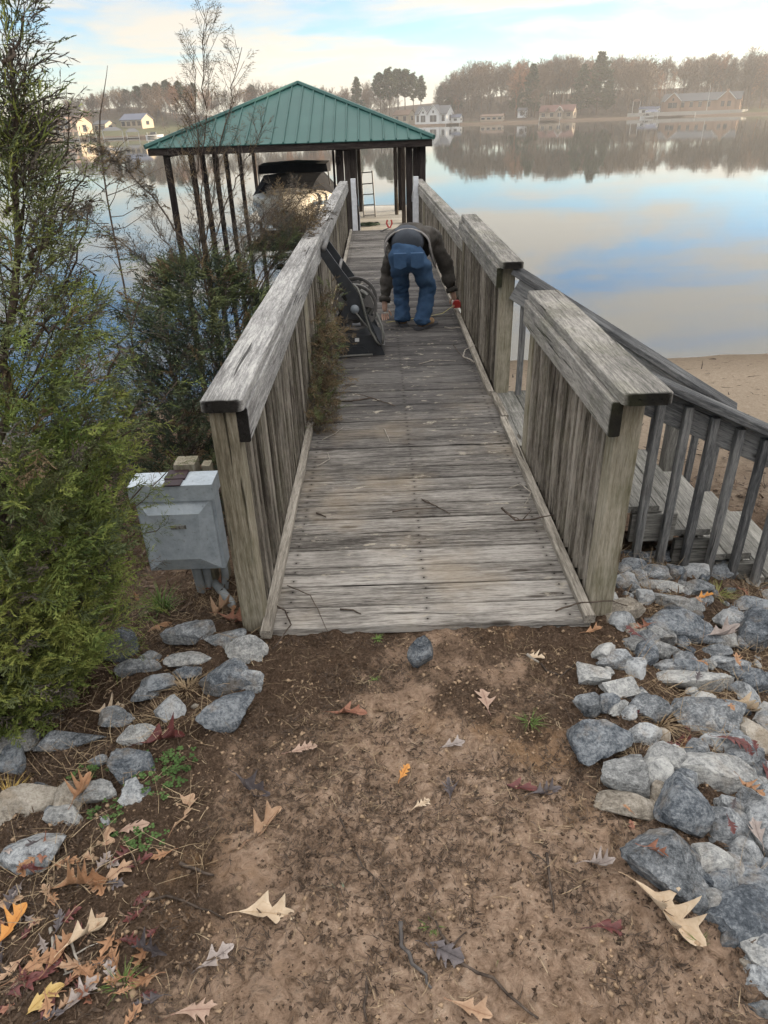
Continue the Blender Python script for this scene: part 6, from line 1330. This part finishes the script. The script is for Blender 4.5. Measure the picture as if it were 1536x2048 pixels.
def pine_mesh(seed, shape='tall'):
    """18 m pine: trunk part and a crown of needle clumps"""
    r = np.random.RandomState(seed); H = 18.0; tr = MB(); wob = r.normal(0, .15, 2); pts = [(wob[0]*f, wob[1]*f, H*f) for f in (0, .3, .6, .95)]; tr.tube(pts, [.26, .21, .15, .05], 6); Vq = []
    lo = .52 if shape == 'tall' else .12; n = 64 if shape == 'tall' else 120
    for i in range(n):
        f = lo+(1-lo)*(i+r.rand())/n; a = r.uniform(0, 2*np.pi)
        R_ = (np.interp(f, [lo, lo+.12, .75, .9, 1], [1.6, 3.0, 3.3, 2.2, .5]) if shape == 'tall' else np.interp(f, [lo, .25, .5, .8, 1], [3.0, 4.1, 3.5, 2.0, .3]))*r.uniform(.55, 1.1)
        b = np.array([0, 0, H*f-.4]); e = np.array([R_*math.cos(a), R_*math.sin(a), H*f+r.uniform(-.2, .9)]); tr.tube([b, (b+e)/2+[0, 0, .1], e], [.06, .04, .02], 3, cap=False)
        for c in range(5 if shape == 'tall' else 4):
            t_ = r.uniform(.45, 1.05); cc = b+(e-b)*t_+r.normal(0, .28, 3); k = 22; d = r.normal(size=(k, 3)); d[:, 2] = np.abs(d[:, 2])*.7; d /= np.linalg.norm(d, axis=1)[:, None]
            L_ = r.uniform(.45, .95, k)[:, None]; s = np.cross(d, r.normal(size=(k, 3))); s /= np.linalg.norm(s, axis=1)[:, None]; A = cc+d*.05; B = cc+d*L_
            Vq.append(np.stack([A-s*.05, A+s*.05, B+s*.10, B-s*.10], 1))
    V = np.concatenate(Vq).reshape(-1, 3); return tr.mesh('trunk', BARK), np_mesh('crown', V, np.arange(len(V)).reshape(-1, 4), PINE_M)
PIN = {'tall': [pine_mesh(1), pine_mesh(2), pine_mesh(3)], 'full': [pine_mesh(11, 'full'), pine_mesh(12, 'full')]}
def topz(px, py, r_):
    d = ray(px, py); return CAMH+r_*d.z/math.hypot(d.x, d.y)
TOPX = [-200, 0, 100, 150, 200, 260, 320, 380, 430, 520, 600, 680, 740, 860, 900, 940, 1010, 1100, 1200, 1300, 1400, 1536, 1700]
TOPY = [245, 228, 214, 196, 184, 176, 168, 170, 176, 168, 176, 176, 168, 180, 152, 128, 128, 118, 116, 119, 113, 106, 100]
def place_tree(mesh, px, d, ytop, name, label, group, cat='tree', wide=1.0, rz=None, r=random):
    x, y, z, a = far(px, d); rr = math.hypot(x, y); H = max(4.0, topz(px, ytop, rr)-z); s = H/18.0
    if isinstance(mesh, tuple):
        o = thing(name, (0, 0, 0), label, cat, group)
        for nm, me in zip(('trunk', 'crown'), mesh): link(bpy.data.objects.new(nm, me), o)
    else:
        o = bpy.data.objects.new(name, mesh); link(o); tag(o, label, cat, group)
    o.location = (x, y, z-.15); o.scale = (s*wide, s*wide, s); o.rotation_euler = (0, 0, rz if rz is not None else r.uniform(0, 6.28)); return o
r = random.Random(21); FW = []
HOUSES_PX = [(105, 185), (190, 305), (832, 912), (1075, 1150), (1325, 1470)]
for i in range(285):
    right = r.random() < .52
    px = r.uniform(872, 1570) if right else r.uniform(60, 790)
    d = r.uniform(14, 80) if right else r.uniform(36, 95)
    if any(a-6 < px < b+6 for a, b in HOUSES_PX): d = max(d, 48)
    yt = np.interp(px, TOPX, TOPY); x, y, z, a = far(px, d)
    drop = r.uniform(0, 1)**1.6*(38 if d < 60 else 16); yt2 = yt+drop
    k = 'rust' if ((330 < px < 420 and r.random() < .5) or r.random() < .13) else ('grey' if r.random() < .3 else 'brown')
    place_tree(r.choice(BT_[k]), px, d, yt2, 'bare_tree', {'rust': 'leafless russet-twigged tree in the wood across the lake', 'grey': 'leafless grey tree in the wood across the lake', 'brown': 'leafless brown tree in the wood across the lake'}[k], {'rust': 'russet trees across the lake', 'grey': 'grey trees across the lake', 'brown': 'brown trees across the lake'}[k], r=r, wide=r.uniform(.85, 1.15))
# the rest of the wood behind, one mass
LITE = [bare_tree(70+k, 18.0, .36, .34, 3).mesh('lite_tree', FT['brown']) for k in range(3)]; m_ = [np.array([v.co[:] for v in me.vertices]) for me in LITE]
def tri_of(me):
    return [tuple(p.vertices) for p in me.polygons]
fl3 = [np.array([f for f in tri_of(me) if len(f) == 4]) for me in LITE]
for me in LITE: bpy.data.meshes.remove(me)
Vs, Fs, off = [], [], 0
for i in range(240):
    px = r.uniform(875, 1700) if r.random() < .68 else r.uniform(-150, 745); d = r.uniform(42, 150); x, y, z, a = far(px, d); k = i % 3
    H = max(5, topz(px, np.interp(px, TOPX, TOPY)+r.uniform(-1, 14), math.hypot(x, y))-z)/18; c, s = math.cos(i*1.7), math.sin(i*1.7); P = m_[k]*H; P = np.stack([P[:, 0]*c-P[:, 1]*s+x, P[:, 0]*s+P[:, 1]*c+y, P[:, 2]+z-.2], -1)
    Vs.append(P); Fs.append(fl3[k]+off); off += len(P)
o = bpy.data.objects.new('woods', np_mesh('woods', np.concatenate(Vs), np.concatenate(Fs), FT['brown'])); link(o); tag(o, 'mass of leafless woods on the ridge behind the far shore', kind='stuff')

for (px, d, yt, kind, wide, lab) in [
    (762, 34, 147, 'tall', 1.15, 'flat-topped pine, leftmost of the pine group above the boathouse roof'), (780, 30, 142, 'tall', 1.1, 'second flat-topped pine of the group above the boathouse roof'), (797, 36, 140, 'tall', 1.1, 'tallest flat-topped pine of the group above the boathouse roof'), (811, 32, 143, 'tall', 1.0, 'pine third from the white house in the group above the roof'),
    (827, 30, 151, 'tall', .95, 'slender pine next to the white house'), (842, 34, 157, 'tall', .9, 'shortest pine right behind the white house'), (716, 30, 158, 'full', .9, 'bushy pine left of the flat-topped pine group'),
    (1190, 26, 110, 'full', 1.35, 'tallest full green pine on the far shore'), (1158, 30, 134, 'full', 1.2, 'full pine just left of the tallest green pine'), (1061, 28, 132, 'full', 1.1, 'full pine above the red-roofed house'), (1030, 36, 138, 'full', .9, 'darker pine left of the one above the red-roofed house'), (1210, 30, 150, 'full', 1.0, 'lower pine leaning right of the tallest green pine'),
    (900, 52, 166, 'full', 1.2, 'dark evergreen right behind the white house'), (915, 60, 160, 'full', 1.2, 'dark evergreen on the slope right of the white house'), (880, 60, 174, 'full', 1.1, 'dark evergreen left end of the slope behind the white house'),
    (262, 70, 180, 'tall', 1.3, 'dark pine at the left end of the hilltop pines'), (285, 75, 172, 'tall', 1.35, 'second of the hilltop pines on the left shore'), (305, 72, 168, 'tall', 1.4, 'third of the hilltop pines on the left shore'), (325, 76, 166, 'tall', 1.4, 'tall pine in the middle of the hilltop pines'), (345, 74, 163, 'tall', 1.4, 'tallest of the hilltop pines on the left shore'), (368, 76, 165, 'tall', 1.3, 'hilltop pine half behind the cedar top'), (395, 80, 168, 'tall', 1.3, 'rightmost hilltop pine on the left shore'), (510, 70, 172, 'tall', 1.2, 'pine behind the left slope of the boathouse roof')]:
    place_tree(r.choice(PIN[kind]), px, d, yt, 'pine_tree', lab, 'pines across the lake', wide=wide, r=r)
# low shoreline brush
for px in [1000, 1045, 1090, 1130, 1240, 1310, 1490, 1520, 940, 960, 330, 420, 90]:
    place_tree(r.choice(BT_['grey']), px, r.uniform(3, 14), np.interp(px, [0, 1536], [266, 214])-r.uniform(6, 20), 'shore_bush', 'leafless grey bush at the far water edge', 'bushes at the far water edge', 'bush', wide=1.8, r=r)

# brush under the trees, one mass
Vs, Fs, off = [], [], 0
for i in range(300):
    px = r.uniform(872, 1650) if r.random() < .5 else r.uniform(60, 745); d = r.uniform(8, 95)
    if (any(a-4 < px < b+4 for a, b in HOUSES_PX) and d < 46) or (px < 760 and d < 40): continue
    x, y, z, a = far(px, d); k = i % 3; H = r.uniform(4, 8.5)/18; c, s = math.cos(i*1.7)*1.5, math.sin(i*1.7)*1.5; P = m_[k]*H; P = np.stack([P[:, 0]*c-P[:, 1]*s+x, P[:, 0]*s+P[:, 1]*c+y, P[:, 2]*1.0+z-2.2*H*1.2], -1)
    Vs.append(P); Fs.append(fl3[k]+off); off += len(P)
o = bpy.data.objects.new('undergrowth', np_mesh('undergrowth', np.concatenate(Vs), np.concatenate(Fs), FT['grey'])); link(o); tag(o, 'low leafless brush under the trees of the far shore', kind='stuff')

# ------------------------------------------------------------------ houses across the lake
HW_ = simple('white_siding', (0.55, 0.56, 0.57), .7); HC = simple('cream_siding', (0.30, 0.25, 0.19), .7); HB = simple('brick_wall', (0.26, 0.17, 0.125), .85); HS = simple('stone_wall', (0.30, 0.25, 0.20), .85)
RG = simple('grey_shingles', (0.085, 0.09, 0.10), .85); RR_ = simple('red_roof', (0.11, 0.055, 0.048), .8); RB = simple('bluish_roof', (0.10, 0.115, 0.16), .7); RBR = simple('brown_roof', (0.15, 0.10, 0.075), .85)
WIN = simple('house_glass', (0.035, 0.04, 0.05), .12, .6); TRIM = simple('white_trim', (0.45, 0.45, 0.44), .6)
def house(px0, px1, d, h_eave, rise, depth, wallm, roofm, label, turn=0.0, gables=(), wins=3, chimney=None, up=0.0, side_win=True):
    """long house, ridge along the shore; gables = front cross gables (fraction, width, extra height)"""
    pc = (px0+px1)/2; x, y, z, a = far(pc, d); q = math.hypot(x, y); W_ = (px1-px0)*q*.95/FPX*0.93; t = thing('house', (0, 0, 0), label, 'house'); w2, d2 = W_/2, depth/2
    m = MB(); m.box(-w2, w2, -d2, d2, -1.5, h_eave)
    m.add([(-w2, -d2, h_eave), (-w2, d2, h_eave), (-w2, 0, h_eave+rise)], [(0, 1, 2)]); m.add([(w2, -d2, h_eave), (w2, d2, h_eave), (w2, 0, h_eave+rise)], [(0, 1, 2)]); m.build('wall', wallm, t)
    def gable_roof(cx_, hw, y0, y1, zr, along, ov=.35):
        m = MB()
        if along: P = [(-hw-ov, y0-ov, h_eave-.12), (hw+ov, y0-ov, h_eave-.12), (hw+ov, 0, zr), (-hw-ov, 0, zr), (-hw-ov, y1+ov, h_eave-.12), (hw+ov, y1+ov, h_eave-.12)]; F = [(0, 1, 2, 3), (3, 2, 5, 4)]
        else: P = [(cx_-hw-ov, y0-ov, h_eave-.12), (cx_, y0-ov, zr), (cx_+hw+ov, y0-ov, h_eave-.12), (cx_-hw-ov, 0, h_eave-.12), (cx_, 0, zr), (cx_+hw+ov, 0, h_eave-.12)]; F = [(0, 1, 4, 3), (1, 2, 5, 4)]
        n = len(P); m.add(P+[(p[0], p[1], p[2]+.16) for p in P], F+[tuple(i+n for i in f) for f in F]+[(f[k], f[(k+1) % 4], f[(k+1) % 4]+n, f[k]+n) for f in F for k in range(4)]); return m.build('roof', roofm, t)
    rf = gable_roof(0, w2, -d2, d2, h_eave+rise, True)
    for fx, gw, gh in gables:
        cx_ = -w2+fx*W_; hw = gw/2; m = MB(); m.box(cx_-hw, cx_+hw, -d2-1.2, -d2+.1, -1.5, h_eave); m.add([(cx_-hw, -d2-1.2, h_eave), (cx_+hw, -d2-1.2, h_eave), (cx_, -d2-1.2, h_eave+gh)], [(0, 1, 2)]); m.build('gable_wall', wallm, t)
        gable_roof(cx_, hw, -d2-1.2, 0, h_eave+gh, False)
        for s in (-1, 1): 
            m = MB(); m.tube([(cx_+s*(hw+.35), -d2-1.6, h_eave-.05), (cx_, -d2-1.6, h_eave+gh+.1)], .14, 4); m.build('gable_trim', TRIM, t)
        m = MB(); m.box(cx_-hw*.55, cx_+hw*.55, -d2-1.27, -d2-1.19, .5, h_eave-.5); g_ = m.build('window', WIN, t); m = MB(); m.box(cx_-.06, cx_+.06, -d2-1.30, -d2-1.275, .5, h_eave-.5); m.build('mullion', TRIM, g_)
        m = MB(); m.box(cx_-.4, cx_+.4, -d2-1.27, -d2-1.19, h_eave+.3, h_eave+.3+gh*.3); m.build('window', WIN, t)
    for k in range(wins):
        cx_ = -w2+W_*(k+.5)/wins
        if any(abs(cx_-(-w2+f_*W_)) < g_/2+.6 for f_, g_, _ in gables): continue
        m = MB(); m.box(cx_-.75, cx_+.75, -d2-.06, -d2+.02, .6, h_eave-.5); wn_ = m.build('window', WIN, t); m = MB()
        m.box(cx_-.87, cx_+.87, -d2-.09, -d2-.062, h_eave-.5, h_eave-.36)
        m.build('frame', TRIM, wn_)
    if side_win: m = MB(); m.box(w2-.02, w2+.06, -1.0, 1.0, .8, h_eave-.5); m.build('window', WIN, t)
    if chimney is not None: m = MB(); cx_ = -w2+chimney*W_; m.box(cx_-.6, cx_+.6, -d2-1.9, -d2-1.0, -1, h_eave+rise+1.2); m.build('chimney', HB, rf)
    t.location = (x, y, z+.3+up); t.rotation_euler = (0, 0, -a+turn); return t
house(835, 903, 9, 3.6, 3.2, 8.5, HW_, RG, 'white house with two front gables and grey roof on the far shore', -.45, gables=((.30, 4.2, 2.6), (.62, 6.0, 3.6)), wins=5)
house(792, 826, 30, 3.0, 2.0, 7, HC, RBR, 'small cream house up the slope left of the white gabled house', -.5, wins=2)
house(118, 172, 22, 3.6, 2.4, 8, HC, RBR, 'cream house with brown roof on the left shore, nearest the cedar', -.75, wins=4, gables=((.7, 4.0, 2.0),))
house(196, 222, 30, 2.4, 1.2, 6, HC, RG, 'little cream cottage between the two houses of the left shore', -.7, wins=2)
house(252, 298, 38, 2.6, 2.0, 8, HC, RB, 'low house with blue-grey roof on the hillside lawn of the left shore', -.6, wins=4)
house(1082, 1146, 14, 2.6, 2.6, 9, HS, RR_, 'house with red-brown roof below the full green pines', -.2, wins=4, gables=((.62, 3.0, 2.0),))
house(1330, 1462, 26, 3.3, 3.2, 9, HB, RG, 'long brick house with a timber gable and chimney on the right shore', -.15, wins=9, gables=((.15, 7.5, 3.6), (.83, 8.0, 3.8)), chimney=.83, up=.8)
house(1278, 1312, 16, 2.3, 0.9, 5, HW_, RB, 'pale low boat shed left of the long brick house', -.2, wins=2)
house(962, 1006, 8, 1.9, 0.7, 4, HS, RBR, 'small stone pavilion at the water, right of the white house', -.2, wins=4)
house(1036, 1052, 26, 2.6, 1.2, 4, HW_, RG, 'tiny white shed among trees left of the red-roofed house', -.2, wins=1)
house(904, 922, 7, 2.0, 1.2, 4, HW_, RB, 'white boat shed beside the white gabled house', -.3, wins=1)
def shelter(px, w_, d, label, h=2.6, roof=RG):
    x, y, z, a = far(px, d); z = WZ; t = thing('boat_shelter', (0, 0, 0), label, 'boathouse', 'boat shelters across the lake')
    for sx in (-1, 1):
        for sy in (-1, 1): m = MB(); m.box(sx*w_/2-.12, sx*w_/2+.12, sy*2.4-.12, sy*2.4+.12, -.8, h); m.build('post', TRIM, t)
    m = MB(); e = .5; m.add([(-w_/2-e, -2.9, h), (w_/2+e, -2.9, h), (w_/2+e, 2.9, h), (-w_/2-e, 2.9, h), (-w_/4, 0, h+1.1), (w_/4, 0, h+1.1)], [(0, 1, 5, 4), (1, 2, 5), (2, 3, 4, 5), (3, 0, 4), (0, 3, 2, 1)]); m.build('roof', roof, t)
    m = MB(); m.box(-w_/2, w_/2, -3.2, 3.2, .25, .45); m.build('deck', W_DOCK, t); t.location = (x, y, z); t.rotation_euler = (0, 0, -a)
shelter(222, 6.5, -2.5, 'grey-roofed boat shelter on the left shore below the cottage'); shelter(137, 5.0, -2.0, 'boat shelter at the left shore nearest the cedar', roof=RBR); shelter(262, 4.0, -2, 'small boat shelter below the blue-roofed house', h=2.0); shelter(1300, 5.5, -2.5, 'boat shelter at the dock before the long brick house', h=2.4, roof=RB); shelter(1268, 3.2, 22, 'tall thin lookout shelter among trees on the right shore', h=7.0, roof=RBR)
def pier(px, L_, w_, label, posts=4):
    x, y, z, a = far(px, 0); t = thing('pier', (0, 0, 0), label, 'pier', 'small piers across the lake'); m = MB(); m.box(-w_/2, w_/2, -L_, 1.5, .45, .62); m.build('deck', W_PILE, t)
    for k in range(posts):
        for s in (-1, 1): m = MB(); m.tube([(s*w_/2, -L_*k/max(1, posts-1), -1), (s*w_/2, -L_*k/max(1, posts-1), 1.7)], .10, 5); m.build('post', TRIM, t)
    t.location = (x, y, WZ); t.rotation_euler = (0, 0, -a)
pier(1098, 5, 9, 'low pier with white posts below the red-roofed house', 2); pier(1345, 6, 18, 'wide low dock in front of the long brick house', 3); pier(905, 5, 6, 'pier by the white boat shed', 2); pier(180, 7, 2.4, 'narrow pier on the left shore', 3); pier(300, 6, 3, 'short pier with a white boat on the left shore', 3)
def white_boat(px, lab, d=-6):
    x, y, z, a = far(px, d); t = thing('moored_boat', (0, 0, 0), lab, 'boat', 'boats across the lake'); m = MB(); vs = []
    for f in np.linspace(0, 1, 8):
        hb = 1.1*math.sin(min(1, f*1.6+.03)*math.pi/2); 
        for u, v in ((-hb, .75), (-hb*.8, -.1), (hb*.8, -.1), (hb, .75)): vs.append((-3+6*(1-f), u, v+.15*(1-f)))
    m.add(vs, [(i*4+j, i*4+(j+1) % 4, i*4+4+(j+1) % 4, i*4+4+j) for i in range(7) for j in range(4)]+[(28, 29, 30, 31)]); m.build('hull', HW_, t); m = MB(); m.prism([(-1.6, .8), (.8, .8), (.2, 1.7), (-1.5, 1.7)], 'y', -.8, .8); m.build('cabin', WIN, t); t.location = (x, y, WZ+.1); t.rotation_euler = (0, 0, -a+.2)
white_boat(306, 'white motorboat moored at the left shore pier', -4); white_boat(1292, 'white motorboat at the dock before the long brick house', -3)
# flagpole, shore wall
x, y, z, a = far(1408, 18); zt_ = topz(1409, 172, math.hypot(x, y)); m = MB(); m.tube([(x, y, z-.2), (x, y, zt_)], [.16, .09], 6); tag(m.build('flagpole', TRIM), 'bare white flagpole before the long brick house', 'flagpole')
SW = thing('shore_wall', (0, 0, 0), 'pale concrete wall curving round the lawn of the long brick house', 'wall'); m = MB(); vs = []; WP = [(1252, 2.5), (1300, 3.0), (1340, 5.0), (1380, 4.5), (1420, 4), (1455, 4), (1478, 7), (1490, 13), (1486, 20)]
for px, d in WP: x, y, z, a = far(px, d); vs += [(x, y, WZ-.2), (x, y, WZ+2.2), (x+.3*math.sin(a), y+.4, WZ+2.2), (x+.3*math.sin(a), y+.4, WZ-.2)]
m.add(vs, [(4*i+j, 4*i+(j+1) % 4, 4*i+4+(j+1) % 4, 4*i+4+j) for i in range(len(WP)-1) for j in range(4)]); m.build('wall_face', simple('pale_concrete', (0.27, 0.265, 0.25), .85), SW)

# unseen hill added at right, shaped to keep low sun off the foreground
HX = np.linspace(0, 1, 60); PA = np.array([[52, 34], [60, 10], [58, -25], [40, -70]]) ; sN = np.linspace(0, 1, 4)
hxs = np.interp(HX, sN, PA[:, 0]); hys = np.interp(HX, sN, PA[:, 1]); OFF = np.array([-16, -9, -4, 0, 5, 12, 25, 45]); HZ = np.array([-3, .2, 6.5, 11.5, 14.5, 15.0, 13, 3.0])
ox = 1.0+0*HX; oy = 0.28+0*HX; V = np.stack([hxs[:, None]+ox[:, None]*OFF, hys[:, None]+oy[:, None]*OFF, np.broadcast_to(HZ*(1+0*HX[:, None]), (60, 8))+(fbm(hxs[:, None]*.1+OFF*.1, hys[:, None]*.12, 3)-.5)*2], -1)
V[0, :, 2] = -3; V[-1, :, 2] = -1; V[1, :, 2] *= .6; V = V.reshape(-1, 3); I = np.arange(480).reshape(60, 8)
o = bpy.data.objects.new('hill', np_mesh('hill', V, np.stack([I[:-1, :-1], I[:-1, 1:], I[1:, 1:], I[1:, :-1]], -1).reshape(-1, 4), fm.materials[0], smooth=True)); link(o); tag(o, 'unseen hill added at the right to shade the bank and walkway from the sun', kind='structure')

# ------------------------------------------------------------------ thin morning haze
HZM = bpy.data.materials.new('haze'); HZM.use_nodes = True; t_ = HZM.node_tree; t_.nodes.clear(); pv = t_.nodes.new('ShaderNodeVolumePrincipled'); ot = t_.nodes.new('ShaderNodeOutputMaterial'); t_.links.new(pv.outputs[0], ot.inputs['Volume'])
pv.inputs['Color'].default_value = (0.93, 0.94, 0.96, 1); pv.inputs['Density'].default_value = 0.0003; pv.inputs['Anisotropy'].default_value = 0.35
m = MB(); m.box(-1000, 1000, -100, 700, -9.5, 44); o = m.build('haze', HZM); tag(o, 'thin pale morning haze over the lake', kind='stuff')
